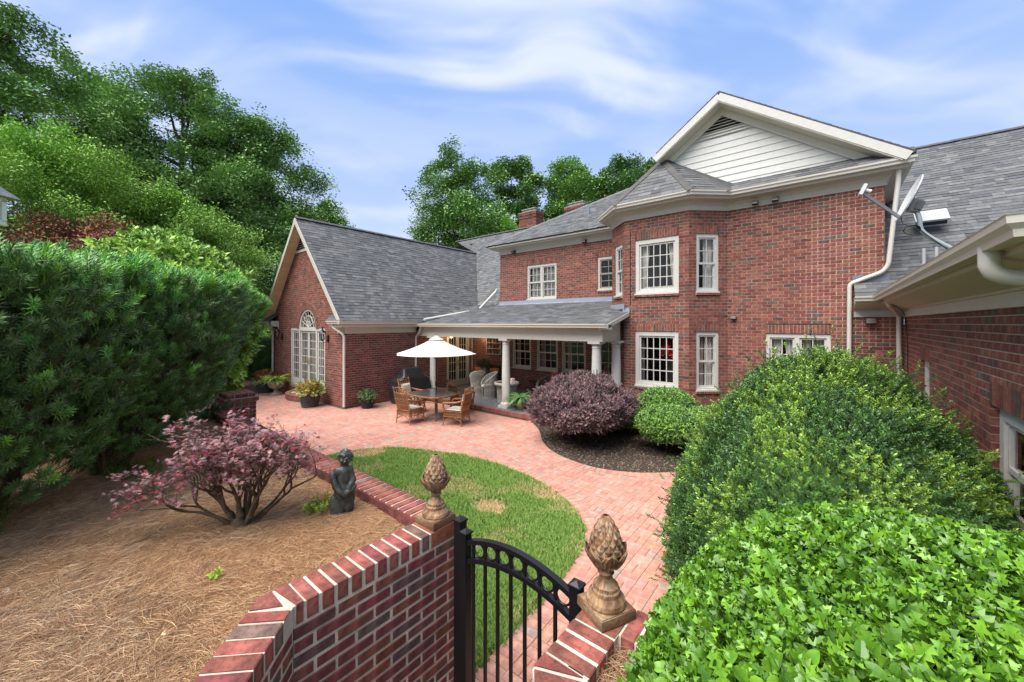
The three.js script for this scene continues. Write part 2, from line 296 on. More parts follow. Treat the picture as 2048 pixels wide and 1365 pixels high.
function sashGrid(win, B, u0, u1, y0, y1, cols, rows, d, col, bar = .018, rail = .04) {
  const g = new GB(); bx(g, B, u0, u0 + rail, y0, y1, d - .02, d + .012, col); bx(g, B, u1 - rail, u1, y0, y1, d - .02, d + .012, col); bx(g, B, u0 + rail, u1 - rail, y0, y0 + rail * 1.3, d - .02, d + .012, col); bx(g, B, u0 + rail, u1 - rail, y1 - rail, y1, d - .02, d + .012, col);
  part(win, 'sash', g, M.white);
  const a0 = u0 + rail, a1 = u1 - rail, b0 = y0 + rail * 1.3, b1 = y1 - rail, mg = new GB();
  for (let i = 1; i < cols; i++) { const x = lerp(a0, a1, i / cols); bx(mg, B, x - bar / 2, x + bar / 2, b0, b1, d - .014, d + .009, col); }
  for (let j = 1; j < rows; j++) { const y = lerp(b0, b1, j / rows); for (let i = 0; i < cols; i++) bx(mg, B, lerp(a0, a1, i / cols) + (i ? bar / 2 : 0), lerp(a0, a1, (i + 1) / cols) - (i < cols - 1 ? bar / 2 : 0), y - bar / 2, y + bar / 2, d - .013, d + .008, col); }
  if (cols > 1 || rows > 1) part(win, 'muntins', mg, M.white);
  for (let i = 0; i < cols; i++) for (let j = 0; j < rows; j++) { const p = new GB(), x0 = lerp(a0, a1, i / cols), x1 = lerp(a0, a1, (i + 1) / cols), c0 = lerp(b0, b1, j / rows), c1 = lerp(b0, b1, (j + 1) / rows); p.face([B.at(x0, c0, d - .002), B.at(x1, c0, d - .002), B.at(x1, c1, d - .002), B.at(x0, c1, d - .002)], [1, 1, 1]); part(win, 'pane', p, M.glass); }
}
function drape(g, B, u0, u1, y0, y1, d, col, folds = 6, tie = 0) {
  const N = 28, K = 10; for (let j = 0; j < K; j++) for (let i = 0; i < N; i++) { const P = (i, j) => { const t = i / N, v = j / K, y = lerp(y0, y1, v); let w = 1; if (tie) w = lerp(.45, 1, Math.pow(v, .8)); const u = tie > 0 ? lerp(u0, lerp(u0, u1, w), t) : tie < 0 ? lerp(lerp(u1, u0, w), u1, t) : lerp(u0, u1, t); return B.at(u, y, d + Math.sin(t * folds * 6.283) * .022 + Math.sin(t * 17 + v * 2) * .006); }; g.face([P(i, j), P(i + 1, j), P(i + 1, j + 1), P(i, j + 1)], col); }
}
// trim: white outer casing between brick opening and sash
function windowUnit(label, O, u, n, u0, u1, y0, y1, kind, o = {}) {
  const B = basis(O, u, n), w = subGroup(house, 'window', label), col = o.trim || WHITE, sc = o.sash || col, f = o.casing || .075, g = new GB(), rec = o.rec ?? -.04;
  bx(g, B, u0, u0 + f, y0, y1, rec - .07, rec + .012, col); bx(g, B, u1 - f, u1, y0, y1, rec - .07, rec + .012, col); bx(g, B, u0 + f, u1 - f, y1 - f * 1.2, y1, rec - .07, rec + .012, col); bx(g, B, u0 + f, u1 - f, y0, y0 + f * .9, rec - .07, rec + .012, col);
  bx(g, B, u0 - .01, u1 + .01, y0 - .022, y0 + .018, rec - .06, .035, col);
  part(w, 'frame', g, M.white);
  const a0 = u0 + f, a1 = u1 - f, b0 = y0 + f * .9, b1 = y1 - f * 1.2;
  if (kind === 'fixed') sashGrid(w, B, a0, a1, b0, b1, o.cols, o.rows, rec - .03, sc, .022, .05);
  else if (kind === 'hung') { const mid = (b0 + b1) / 2; sashGrid(w, B, a0, a1, mid - .02, b1, o.cols, o.rows, rec - .022, sc); sashGrid(w, B, a0, a1, b0, mid + .02, o.cols, o.rows, rec - .052, sc); }
  else if (kind === 'twin') { const m = (a0 + a1) / 2, mid = (b0 + b1) / 2, mg = new GB(); bx(mg, B, m - .045, m + .045, b0, b1, rec - .07, rec + .01, col); part(w, 'mullion', mg, M.white); for (const [s, e] of [[a0, m - .045], [m + .045, a1]]) { if (o.single) sashGrid(w, B, s, e, b0, b1, o.cols, o.rows, rec - .03, sc); else { sashGrid(w, B, s, e, mid - .02, b1, o.cols, o.rows, rec - .022, sc); sashGrid(w, B, s, e, b0, mid + .02, o.cols, o.rows, rec - .052, sc); } } }
  const rm = new GB(); roomBox(rm, B, u0, u1, y0, y1, o.depth || 1.1, o.room || ROOM); part(w, 'interior', rm, M.dark);
  if (o.drapes) { const dg = new GB(); for (const [a, b, tie, c, yy0, yy1] of o.drapes) drape(dg, B, a, b, yy0 ?? y0, yy1 ?? y1, rec - .17, c || lin(222, 220, 208), Math.max(3, Math.round((b - a) / .07)), tie); part(w, 'curtain', dg, M.fabric); }
  if (o.slats) { for (const [s, e] of o.slats) for (let y = b0 + .03; y < b1 - .02; y += .062) { const sg = new GB(); sg.box(B.at((s + e) / 2, y, rec - .13), B.u, V(0, .75, 0).addScaledVector(B.n, .66).normalize(), V(0, -.66, 0).addScaledVector(B.n, .75).normalize(), e - s, .055, .008, lin(215, 212, 202)); part(w, 'slat', sg, M.white); } }
  return w;
}

// ---- brick walls --------------------------------------------------
const RB = rng(77);
const ny = V(0, 0, 1), nx = V(1, 0, 0), nmx = V(-1, 0, 0);
// gable end of the left wing (faces +z)
const gO = V(-18.67, 0, -6.41), gW = 6.24, gApex = 6.62, gMid = 3.12;
const gDoor = { u0: 1.78, u1: 4.78, y0: .3, y1: 2.66 }, gArch = { arch: true, u: 3.31, y0: 2.66, r: .98 };
{
  const { bricks } = brickWall(house, 'wall', gO, X1, ny, gW, { y0: 0, y1: 6.6, seed: 3, dark: .08, clip: y => { const half = Math.min(gMid, (gApex - y) / 1.126); return half > .05 && y < 5.66 ? [[Math.max(0, gMid - half), Math.min(gW, gMid + half)]] : []; }, openings: [gDoor, gArch] });
  const list = []; const K = 40; for (let i = 0; i < K; i++) { const a = (i + .5) / K * Math.PI, r = .855; const o = gO.clone().addScaledVector(X1, gArch.u + Math.cos(a) * r).add(V(0, gArch.y0 + Math.sin(a) * r, -.035)); list.push({ o, a: V(-Math.sin(a), Math.cos(a), 0), b: V(-Math.cos(a), -Math.sin(a), 0), c: ny, s: [.056, .235, .1], col: tint(BR[i % 3 === 0 ? 7 : 4], .95 + RB() * .2, RB, .1) }); }
  const mg = new GB(); for (let i = 0; i < K; i++) { const a = (i + .5) / K * Math.PI; mg.box(gO.clone().addScaledVector(X1, gArch.u + Math.cos(a) * .855).add(V(0, gArch.y0 + Math.sin(a) * .855, -.05)), V(-Math.sin(a), Math.cos(a), 0), V(-Math.cos(a), -Math.sin(a), 0), ny, .08, .25, .1, MORT); }
  const w = part(house, 'arch', mg, M.mortar); list.forEach(b => { b.wall = w; b.n = ny; }); wallPieces.push(...list);
}
// right side of the left wing (faces +x), porch doors in it
const sO = V(-12.431, 0, -6.515), zm = V(0, 0, -1);
brickWall(house, 'wall', sO, zm, nx, 5.8, { y0: 0, y1: 2.52, seed: 5, openings: [{ u0: 4.32, u1: 5.62, y0: .1, y1: 2.42 }] });
brickWall(house, 'wall', V(-18.669, 0, -12.4), V(0, 0, 1), nmx, 5.88, { y0: 0, y1: 2.52, seed: 6 });
// main wall behind and above the porch
const mO = V(-12.43, 0, -12.35);
const mOpen = [[3.1, 4.5, 3.79, 5.16], [6.2, 6.98, 4.0, 5.16], [2.33, 3.3, 1.02, 2.42], [3.56, 4.56, 1.02, 2.42], [4.72, 5.74, 1.02, 2.42], [6.2, 6.98, .14, 2.42]];
{
  const { wall, bricks } = brickWall(house, 'wall', mO, X1, ny, 7.29, { y0: .08, y1: 5.75, seed: 8, clip: y => y < 2.95 ? [[0, 7.29]] : [[1.67, 7.29]], openings: mOpen.map(([a, b, c, d]) => ({ u0: a, u1: b, y0: c - (c > .5 ? .08 : 0), y1: d + .21 })) });
  const list = []; for (const [a, b, c, d] of mOpen) { brickBand(list, mO, X1, ny, a, b, d + .005, d + .21, 0, RB); if (c > .5) brickBand(list, mO, X1, ny, a, b, c - .08, c - .022, .03, RB, .11); }
  list.forEach(b => { b.wall = wall; b.n = ny; }); wallPieces.push(...list);
}
brickWall(house, 'wall', V(-5.139, 0, -12.34), V(0, 0, 1), nmx, 1.1, { y0: .08, y1: 5.75, seed: 9 });
// three sided bay
const bayL = V(-5.14, 0, -11.17), bayA = V(-4.44, 0, -10.45), bayB = V(-2.72, 0, -10.45), bayC = V(-1.97, 0, -11.15);
const dirOf = (p, q) => V(0, 0, 0).subVectors(q, p).normalize(), outOf = d => V(-d.z, 0, d.x);
function bayWall(p, q, opens, seed) {
  const u = dirOf(p, q), n = outOf(u), L = p.distanceTo(q);
  const { wall } = brickWall(house, 'wall', p, u, n, L, { y0: 0, y1: 5.75, seed, openings: opens.map(([a, b, c, d]) => ({ u0: a, u1: b, y0: c - .08, y1: d + .21 })) });
  const list = []; for (const [a, b, c, d] of opens) { brickBand(list, p, u, n, a, b, d + .005, d + .21, .001, RB); brickBand(list, p, u, n, a - .02, b + .02, c - .082, c - .02, .035, RB, .105); }
  list.forEach(b => { b.wall = wall; b.n = n; }); wallPieces.push(...list); return { u, n };
}
const bl = bayWall(bayL, bayA, [[.24, .84, 3.65, 5.14]], 11), bf = bayWall(bayA, bayB, [[.31, 1.47, 3.65, 5.14], [.31, 1.46, 1.13, 2.63]], 12), brr = bayWall(bayB, bayC, [[.19, .79, 3.65, 5.14], [.19, .79, 1.13, 2.63]], 13);
// right part of the main front, running down behind the garage eave
const rO = V(-1.97, 0, -11.15);
{
  const { wall } = brickWall(house, 'wall', rO, X1, ny, 3.19, { y0: 0, y1: 5.75, seed: 15, clip: y => y < 3.0 ? [[0, 3.19]] : [[0, 2.91]], openings: [{ u0: .82, u1: 2.04, y0: .9, y1: 2.82 }] });
  const list = []; brickBand(list, rO, X1, ny, .8, 2.06, 2.605, 2.815, .001, RB); list.forEach(b => { b.wall = wall; b.n = ny; }); wallPieces.push(...list);
}
brickWall(house, 'wall', V(.939, 0, -11.256), V(0, 0, -1), nx, 5, { y0: 3.0, y1: 5.75, seed: 16 });
// garage side (faces -x)
const cO = V(1.22, 0, -11.15);
{
  const { wall } = brickWall(house, 'wall', cO, V(0, 0, 1), nmx, 7.345, { y0: 0, y1: 3.0, seed: 17, course: .081, openings: [{ u0: 1.78, u1: 2.5, y0: 1.1, y1: 2.46 }, { u0: 5.35, u1: 6.65, y0: .95, y1: 2.3 }] });
  const list = []; brickBand(list, cO, V(0, 0, 1), nmx, 1.76, 2.52, 2.24, 2.455, .001, RB); brickBand(list, cO, V(0, 0, 1), nmx, 5.33, 6.67, 2.07, 2.295, .001, RB); list.forEach(b => { b.wall = wall; b.n = nmx; }); wallPieces.push(...list);
}
brickWall(house, 'wall', V(1.22, 0, -3.7), X1, ny, 7.16, { y0: 0, y1: 3.0, seed: 18, course: .081 });
// largest bricks in view become meshes of their own, the others are joined wall by wall
{
  const vis = b => { const s = seen(b.o); if (!s) return 0; const v = V(0, 2.85, 0).sub(b.o); if (v.dot(b.n) <= 0) return 0; let k = s * s * v.normalize().dot(b.n) * b.s[0]; if (b.n === nmx && b.o.x > 1) { const lim = 1.75 + Math.max(0, (-4.6 - b.o.z)) * .16; if (b.o.y < lim + .15) return 0; } if (b.o.z < -10 && b.o.x > -5 && b.o.y < 1.2) return 0; if (b.o.x > -2 && b.o.x < 1.2 && b.o.y < 2.4) return 0; return k; };
  wallPieces.forEach(b => { b.k = vis(b); }); const order = wallPieces.slice().sort((a, b) => b.k - a.k); order.slice(0, 300).forEach(b => { b.own = true; pieceMesh(b.wall, 'brick', b, M.brick, .003); });
  const walls = new Map(); wallPieces.forEach(b => { if (b.own) return; if (!walls.has(b.wall)) walls.set(b.wall, new GB()); walls.get(b.wall).box(b.o, b.a, b.b, b.c, b.s[0], b.s[1], b.s[2], b.col, 'C'); });
  for (const [w, g] of walls) { const m = part(w, 'brickwork', g, M.brick); m.userData.kind = 'stuff'; }
}
// ---- windows in the walls
const GREY = lin(188, 190, 190), SHEER = lin(214, 212, 202);
windowUnit('twin sash window with plantation shutters above the porch roof', mO, X1, ny, 3.1, 4.5, 3.79, 5.16, 'twin', { cols: 3, rows: 2, sash: GREY, slats: [[3.22, 3.74], [3.86, 4.38]], trim: CREAM });
windowUnit('small sash window beside the bay', mO, X1, ny, 6.2, 6.98, 4.0, 5.16, 'hung', { cols: 2, rows: 2, sash: lin(150, 148, 140), trim: CREAM });
for (const [a, b] of [[2.33, 3.3], [3.56, 4.56], [4.72, 5.74]]) windowUnit(null, mO, X1, ny, a, b, 1.02, 2.42, 'hung', { cols: 3, rows: 2, trim: CREAM, sash: lin(210, 205, 192), drapes: [[a + .1, a + .3, 0, lin(170, 160, 150)]] });
windowUnit(null, mO, X1, ny, 6.2, 6.98, .14, 2.42, 'fixed', { cols: 2, rows: 5, trim: CREAM });
windowUnit(null, bayL, bl.u, bl.n, .24, .84, 3.65, 5.14, 'hung', { cols: 2, rows: 2, sash: GREY, drapes: [[.3, .78, 0, SHEER]] });
windowUnit('large upper bay window with tied white curtains', bayA, bf.u, bf.n, .31, 1.47, 3.65, 5.14, 'fixed', { cols: 5, rows: 4, casing: .1, depth: 1.6, drapes: [[.4, .66, 1], [1.14, 1.4, -1], [.5, 1.3, 0, lin(225, 222, 212), 3.68, 3.86]] });
windowUnit(null, bayB, brr.u, brr.n, .19, .79, 3.65, 5.14, 'hung', { cols: 2, rows: 2, sash: GREY, drapes: [[.48, .74, 0, SHEER]] });
windowUnit('large lower bay window with a red flower arrangement inside', bayA, bf.u, bf.n, .31, 1.46, 1.13, 2.63, 'fixed', { cols: 5, rows: 4, casing: .1, depth: 1.6, room: lin(32, 28, 27), drapes: [[.36, .5, 0, lin(140, 132, 128)]] });
windowUnit(null, bayB, brr.u, brr.n, .19, .79, 1.13, 2.63, 'hung', { cols: 2, rows: 2, drapes: [[.3, .5, 0, lin(176, 165, 158)], [.52, .74, 0, lin(225, 220, 210)]] });
windowUnit('twin window with tied sheer curtains behind the big clipped shrub', rO, X1, ny, .82, 2.04, .9, 2.6, 'twin', { cols: 2, rows: 4, single: true, drapes: [[.9, 1.16, 1, SHEER], [1.18, 1.4, -1, SHEER], [1.46, 1.7, 1, SHEER], [1.72, 1.98, -1, SHEER]], room: lin(90, 84, 66) });
windowUnit(null, cO, V(0, 0, 1), nmx, 1.78, 2.5, 1.1, 2.24, 'hung', { cols: 1, rows: 1, rec: -.06 });
windowUnit('white sash window in the garage wall', cO, V(0, 0, 1), nmx, 5.35, 6.65, .95, 2.07, 'hung', { cols: 1, rows: 1, rec: -.07, casing: .11, drapes: [[5.5, 6.5, 0, lin(205, 208, 208)]] });
// ---- doors
function glazedLeaf(root, name, B, u0, u1, y0, y1, cols, rows, d, col, knob) {
  const g = new GB(), s = .085, bot = .26; bx(g, B, u0, u0 + s, y0, y1, d - .04, d, col); bx(g, B, u1 - s, u1, y0, y1, d - .04, d, col); bx(g, B, u0 + s, u1 - s, y0, y0 + bot, d - .04, d, col); bx(g, B, u0 + s, u1 - s, y1 - s, y1, d - .04, d, col);
  const leaf = part(root, name, g, M.white); const a0 = u0 + s, a1 = u1 - s, b0 = y0 + bot, b1 = y1 - s, mg = new GB();
  for (let i = 1; i < cols; i++) { const x = lerp(a0, a1, i / cols); bx(mg, B, x - .011, x + .011, b0, b1, d - .03, d - .006, col); }
  for (let j = 1; j < rows; j++) { const y = lerp(b0, b1, j / rows); for (let i = 0; i < cols; i++) bx(mg, B, lerp(a0, a1, i / cols) + (i ? .011 : 0), lerp(a0, a1, (i + 1) / cols) - (i < cols - 1 ? .011 : 0), y - .011, y + .011, d - .029, d - .007, col); }
  part(leaf, 'muntins', mg, M.white);
  for (let i = 0; i < cols; i++) for (let j = 0; j < rows; j++) { const p = new GB(), x0 = lerp(a0, a1, i / cols), x1 = lerp(a0, a1, (i + 1) / cols), c0 = lerp(b0, b1, j / rows), c1 = lerp(b0, b1, (j + 1) / rows); p.face([B.at(x0, c0, d - .018), B.at(x1, c0, d - .018), B.at(x1, c1, d - .018), B.at(x0, c1, d - .018)]); part(leaf, 'pane', p, M.glass); }
  if (knob) { const k = new GB(), u = knob > 0 ? u1 - .045 : u0 + .045; bx(k, B, u - .02, u + .02, y0 + .85, y0 + 1.1, d, d + .008, lin(150, 125, 70)); k.tube([B.at(u, y0 + .98, d), B.at(u, y0 + .98, d + .05), B.at(u - knob * .1, y0 + .98, d + .05)], .011, 8, lin(150, 125, 70)); part(leaf, 'handle', k, M.metal); }
  return leaf;
}
{ // French doors with fanlight in the gable
  const B = basis(gO, X1, ny), g = new GB(), u0 = gDoor.u0, u1 = gDoor.u1, y0 = .42, y1 = 2.66, w = subGroup(house, 'doorway', 'white French doors with side lights under an arched fanlight');
  const c = WHITE, ca = gArch.u - .73, cb = gArch.u + .73;
  for (const [a, b] of [[u0, u0 + .1], [ca - .06, ca + .05], [cb - .05, cb + .06], [u1 - .1, u1]]) bx(g, B, a, b, y0, y1 - .1, -.12, -.02, c);
  bx(g, B, u0, u1, y1 - .1, y1 + .04, -.12, -.015, c); bx(g, B, u0, u1, .3, y0, -.14, .02, lin(150, 130, 118)); part(w, 'frame', g, M.white);
  glazedLeaf(w, 'side_light', B, u0 + .1, ca - .06, y0, y1 - .1, 3, 6, -.05, c); glazedLeaf(w, 'side_light', B, cb + .06, u1 - .1, y0, y1 - .1, 3, 6, -.05, c);
  glazedLeaf(w, 'door', B, ca + .05, gArch.u - .003, y0, y1 - .1, 3, 6, -.06, c, 1); glazedLeaf(w, 'door', B, gArch.u + .003, cb - .05, y0, y1 - .1, 3, 6, -.06, c, -1);
  const f = new GB(), cx = gArch.u, cy = y1 + .04, ring = (r0, r1, d0, d1, N = 24) => { for (let i = 0; i < N; i++) { const a = i / N * Math.PI, b = (i + 1) / N * Math.PI, P = (r, t, d) => B.at(cx + Math.cos(t) * r, cy + Math.sin(t) * r, d); f.face([P(r0, b, d1), P(r0, a, d1), P(r1, a, d1), P(r1, b, d1)], c); f.face([P(r0, a, d0), P(r0, a, d1), P(r0, b, d1), P(r0, b, d0)].reverse(), c); f.face([P(r1, a, d0), P(r1, a, d1), P(r1, b, d1), P(r1, b, d0)], c); } };
  ring(.62, .735, -.12, -.02); ring(.42, .45, -.07, -.04); ring(.2, .225, -.07, -.04); ring(.0, .05, -.07, -.04, 8);
  for (let i = 1; i < 8; i++) { const a = i / 8 * Math.PI; f.box(B.at(cx + Math.cos(a) * .33, cy + Math.sin(a) * .33, -.056), V(Math.cos(a), Math.sin(a), 0), V(-Math.sin(a), Math.cos(a), 0), ny, .6, .02, .025, c); }
  const fan = part(w, 'fanlight', f, M.white); for (let i = 0; i < 8; i++) { const p = new GB(), a = i / 8 * Math.PI, b = (i + 1) / 8 * Math.PI, pts = [B.at(cx, cy, -.06)]; for (let k = 0; k <= 4; k++) { const t = lerp(a, b, k / 4); pts.push(B.at(cx + Math.cos(t) * .64, cy + Math.sin(t) * .64, -.06)); } p.face(pts); part(fan, 'pane', p, M.glass); }
  const rm = new GB(); roomBox(rm, B, u0, u1, .4, 3.4, 2.2, lin(72, 62, 54)); const dg = new GB(); for (let k = 0; k < 5; k++) drape(dg, B, u0 + .08 + k * .6, u0 + .5 + k * .6, .45, 2.6, -.3, lin(196, 186, 172), 6); part(w, 'curtain', dg, M.fabric); part(w, 'interior', rm, M.dark);
  // louvred vent in the peak
  const v = subGroup(house, 'gable_vent'), vf = new GB(), yb = 5.68, half = y => (gApex - y) / 1.126; const bk = new GB(); bk.face([B.at(gMid - half(yb) - .02, yb, -.5), B.at(gMid + half(yb) + .02, yb, -.5), B.at(gMid, gApex, -.5)], lin(150, 130, 105)); bk.face([B.at(gMid - half(yb), yb, -.5), B.at(gMid + half(yb), yb, -.5), B.at(gMid + half(yb), yb, -.06), B.at(gMid - half(yb), yb, -.06)], lin(150, 130, 105)); part(v, 'backing', bk, M.dark);
  bx(vf, B, gMid - half(yb) - .05, gMid + half(yb) + .05, yb - .06, yb + .02, -.06, .03, CREAM); part(v, 'frame', vf, M.white);
  for (let y = yb + .06; y < gApex - .2; y += .085) { const s = new GB(); s.box(B.at(gMid, y, -.03), X1, V(0, .6, -.8), V(0, .8, .6), half(y) * 2, .07, .012, CREAM); part(v, 'slat', s, M.white); }
}
{ // porch doors in the wing wall
  const B = basis(sO, zm, nx), g = new GB(), w = subGroup(house, 'doorway', 'glazed double doors opening onto the porch'), c = CREAM, u0 = 4.32, u1 = 5.62, y0 = .15, y1 = 2.42;
  bx(g, B, u0, u0 + .07, y0, y1, -.1, .02, c); bx(g, B, u1 - .07, u1, y0, y1, -.1, .02, c); bx(g, B, u0 + .07, u1 - .07, y1 - .07, y1, -.1, .02, c); part(w, 'frame', g, M.white);
  const m = (u0 + u1) / 2; glazedLeaf(w, 'door', B, u0 + .07, m - .003, y0, y1 - .07, 3, 5, -.03, c, 1); glazedLeaf(w, 'door', B, m + .003, u1 - .07, y0, y1 - .07, 3, 5, -.03, c, -1);
  const rm = new GB(); roomBox(rm, B, u0, u1, .4, 2.3, 2.0, lin(58, 48, 40)); part(w, 'interior', rm, M.dark);
}
// ---- roofs: every shingle tab is a thin piece on its deck
const tabs = [];
const SH = [lin(100, 103, 105), lin(90, 94, 97), lin(110, 112, 113), lin(80, 84, 88), lin(96, 98, 99)];
function roofPlane(pts, seed, { tab = true, tone = 1, expo = .143, cut = [] } = {}) {
  const P = pts.map(p => V(...p)), u = dirOf(P[0], P[1]); const n = V(0, 0, 0); for (let k = 0; k < P.length; k++) { const a = P[k], b = P[(k + 1) % P.length]; n.x += (a.y - b.y) * (a.z + b.z); n.y += (a.z - b.z) * (a.x + b.x); n.z += (a.x - b.x) * (a.y + b.y); } n.normalize(); if (n.y < 0) n.negate();
  const v = V(0, 0, 0).crossVectors(n, u); if (v.y < 0) v.negate();
  const deck = new GB(); const up = P.slice(); { const c = V(0, 0, 0).subVectors(P[1], P[0]).cross(V(0, 0, 0).subVectors(P[2], P[1])); if (c.dot(n) < 0) up.reverse(); } deck.slab(up, .05, tint(SH[1], .7, null)); const r = part(house, 'roof', deck, M.shingle);
  if (!tab) return r;
  const R = rng(seed), Q = P.map(q => { const d = V(0, 0, 0).subVectors(q, P[0]); return [d.dot(u), d.dot(v)]; }), vmax = Math.max(...Q.map(q => q[1]));
  let row = 0; for (let y = 0; y < vmax - .02; y += expo, row++) {
    const ym = Math.min(y + expo * .5, vmax - .01), xs = []; for (let k = 0; k < Q.length; k++) { const a = Q[k], b = Q[(k + 1) % Q.length]; if ((a[1] <= ym) !== (b[1] <= ym)) xs.push(a[0] + (ym - a[1]) / (b[1] - a[1]) * (b[0] - a[0])); } xs.sort((a, b) => a - b);
    for (let k = 0; k + 1 < xs.length; k += 2) { let x = xs[k] - R() * .15; while (x < xs[k + 1]) { const w = .12 + R() * .24; const a = Math.max(x, xs[k]), b = Math.min(x + w, xs[k + 1]); x += w; if (b - a < .02) continue; const thick = R() < .45 ? .011 : .005; const col = tint(SH[Math.floor(R() * 5)], (.86 + R() * .3) * tone, R, .03); tabs.push({ P0: P[0], u, v, n, a: a + .001, b: b - .001, y, h: Math.min(expo, vmax - y), t: thick, col, roof: r, o: P[0].clone().addScaledVector(u, (a + b) / 2).addScaledVector(v, y + expo / 2) }); } }
  }
  return r;
}
function tabFaces(g, t, off = V(0, 0, 0)) {
  const Q = (a, y, h) => t.P0.clone().addScaledVector(t.u, a).addScaledVector(t.v, y).addScaledVector(t.n, h).sub(off), hi = .004 + t.t, lo = .003;
  const A = Q(t.a, t.y - .008, hi), B = Q(t.b, t.y - .008, hi), C = Q(t.b, t.y + t.h, lo), D = Q(t.a, t.y + t.h, lo), a = Q(t.a, t.y - .008, 0), b = Q(t.b, t.y - .008, 0);
  const ou = hash(t.a * 313, t.y * 517, 3) * 5; const uv = [[ou, 0], [ou + (t.b - t.a) * 2, 0], [ou + (t.b - t.a) * 2, t.h * 2], [ou, t.h * 2]];
  const fl = V(0, 0, 0).crossVectors(t.u, t.v).dot(t.n) < 0; const F = (p) => g.face(fl ? p.reverse() : p, t.col, uv); F([A, B, C, D]); F([a, b, B, A]); F([B, b, C]); F([a, A, D]);
}
// left wing, its far slope, and the body behind it
roofPlane([[-12.02, 2.93, -6.05], [-12.02, 2.93, -12.3], [-15.5, 6.85, -15.7], [-15.5, 6.85, -6.05]], 31);
roofPlane([[-18.98, 2.93, -15], [-18.98, 2.93, -6.05], [-15.5, 6.85, -6.05], [-15.5, 6.85, -15.7]], 32);
roofPlane([[-12.02, 2.93, -12.3], [-10.3, 2.93, -12.3], [-10.3, 8.06, -16.75], [-18.3, 8.06, -16.75], [-15.5, 6.85, -15.7]], 33);
roofPlane([[-8, 3.2, -21], [-18.3, 3.2, -21], [-18.3, 8.06, -16.75], [-8, 8.06, -16.75]], 34, { tab: false });
// hipped roof of the tall block
roofPlane([[-11.2, 6.1, -11.92], [-3, 6.1, -11.92], [-3, 9.05, -16.84], [-6.28, 9.05, -16.84]], 35);
roofPlane([[-11.2, 6.1, -21.8], [-11.2, 6.1, -11.92], [-6.28, 9.05, -16.84]], 36);
// front gable of the right block
roofPlane([[1.34, 6.2, -10.72], [1.34, 6.2, -16.5], [-2.09, 8.66, -16.5], [-2.09, 8.66, -10.72]], 37);
roofPlane([[-5.5, 6.2, -16.5], [-5.5, 6.2, -12.4], [-3.62, 7.56, -11.1], [-3.62, 7.56, -10.72], [-2.09, 8.66, -10.72], [-2.09, 8.66, -16.5]], 38);
roofPlane([[-1.83, 6.13, -10.74], [1.36, 6.13, -10.74], [1.36, 6.42, -11.14], [-1.9, 6.42, -11.14]], 39);
// bay roof
const bp = [[-5.42, 6.13, -10.95], [-4.62, 6.13, -10.05], [-2.54, 6.13, -10.05], [-1.83, 6.13, -10.74]], apex = [-3.58, 7.5, -11.12];
roofPlane([bp[0], bp[1], apex], 40); roofPlane([bp[1], bp[2], apex], 41); roofPlane([bp[2], bp[3], apex], 42);
roofPlane([bp[3], [-1.83, 6.4, -11.13], apex], 43, { tab: false });
// porch
const pY = z => 2.83 + .245 * (-9.05 - z);
roofPlane([[-12.0, pY(-9.05), -9.05], [-4.3, pY(-9.05), -9.05], [-4.3, pY(-10.43), -10.43], [-4.46, pY(-10.43), -10.43], [-5.15, pY(-11.16), -11.16], [-5.15, pY(-12.34), -12.34], [-12.62, pY(-12.34), -12.34]], 44);
// right extension and garage
roofPlane([[.45, 3.4, -10.7], [9, 3.4, -10.7], [9, 8.06, -16.5], [.95, 8.06, -16.5], [.95, 3.76, -11.15], [.45, 3.76, -11.15]], 45);
roofPlane([[.82, 3.4, -10.3], [.82, 3.4, -3.3], [4.8, 5.8, -3.3], [4.8, 5.8, -13.6]], 46, { tab: false });
roofPlane([[8.78, 3.4, -3.3], [8.78, 3.4, -10.3], [4.8, 5.8, -13.6], [4.8, 5.8, -3.3]], 48, { tab: false });
{ const g = new GB(); g.slab([V(1.0, 3.4, -3.72), V(8.6, 3.4, -3.72), V(4.8, 5.74, -3.72)], .06, WHITE); part(house, 'garage_gable', g, M.white); }
roofPlane([[9, 3.4, -22], [.95, 3.4, -22], [.95, 8.06, -16.5], [9, 8.06, -16.5]], 47, { tab: false });
{
  tabs.forEach(t => { const s = seen(t.o), v = V(0, 2.85, 0).sub(t.o); t.k = s && v.dot(t.n) > 0 && !(t.roof.userData.hid) ? s * s * (t.b - t.a) * Math.abs(v.normalize().dot(t.n)) : 0; });
  tabs.slice().sort((a, b) => b.k - a.k).slice(0, 300).forEach(t => { t.own = true; const g = new GB(); tabFaces(g, t, t.o); const m = shade(new THREE.Mesh(g.build(), M.shingle)); m.name = 'shingle'; m.position.copy(t.o).sub(house.base); t.roof.add(m); });
  const by = new Map(); tabs.forEach(t => { if (t.own) return; if (!by.has(t.roof)) by.set(t.roof, new GB()); tabFaces(by.get(t.roof), t); }); for (const [r, g] of by) { const m = part(r, 'shingles', g, M.shingle); m.userData.kind = 'stuff'; }
}
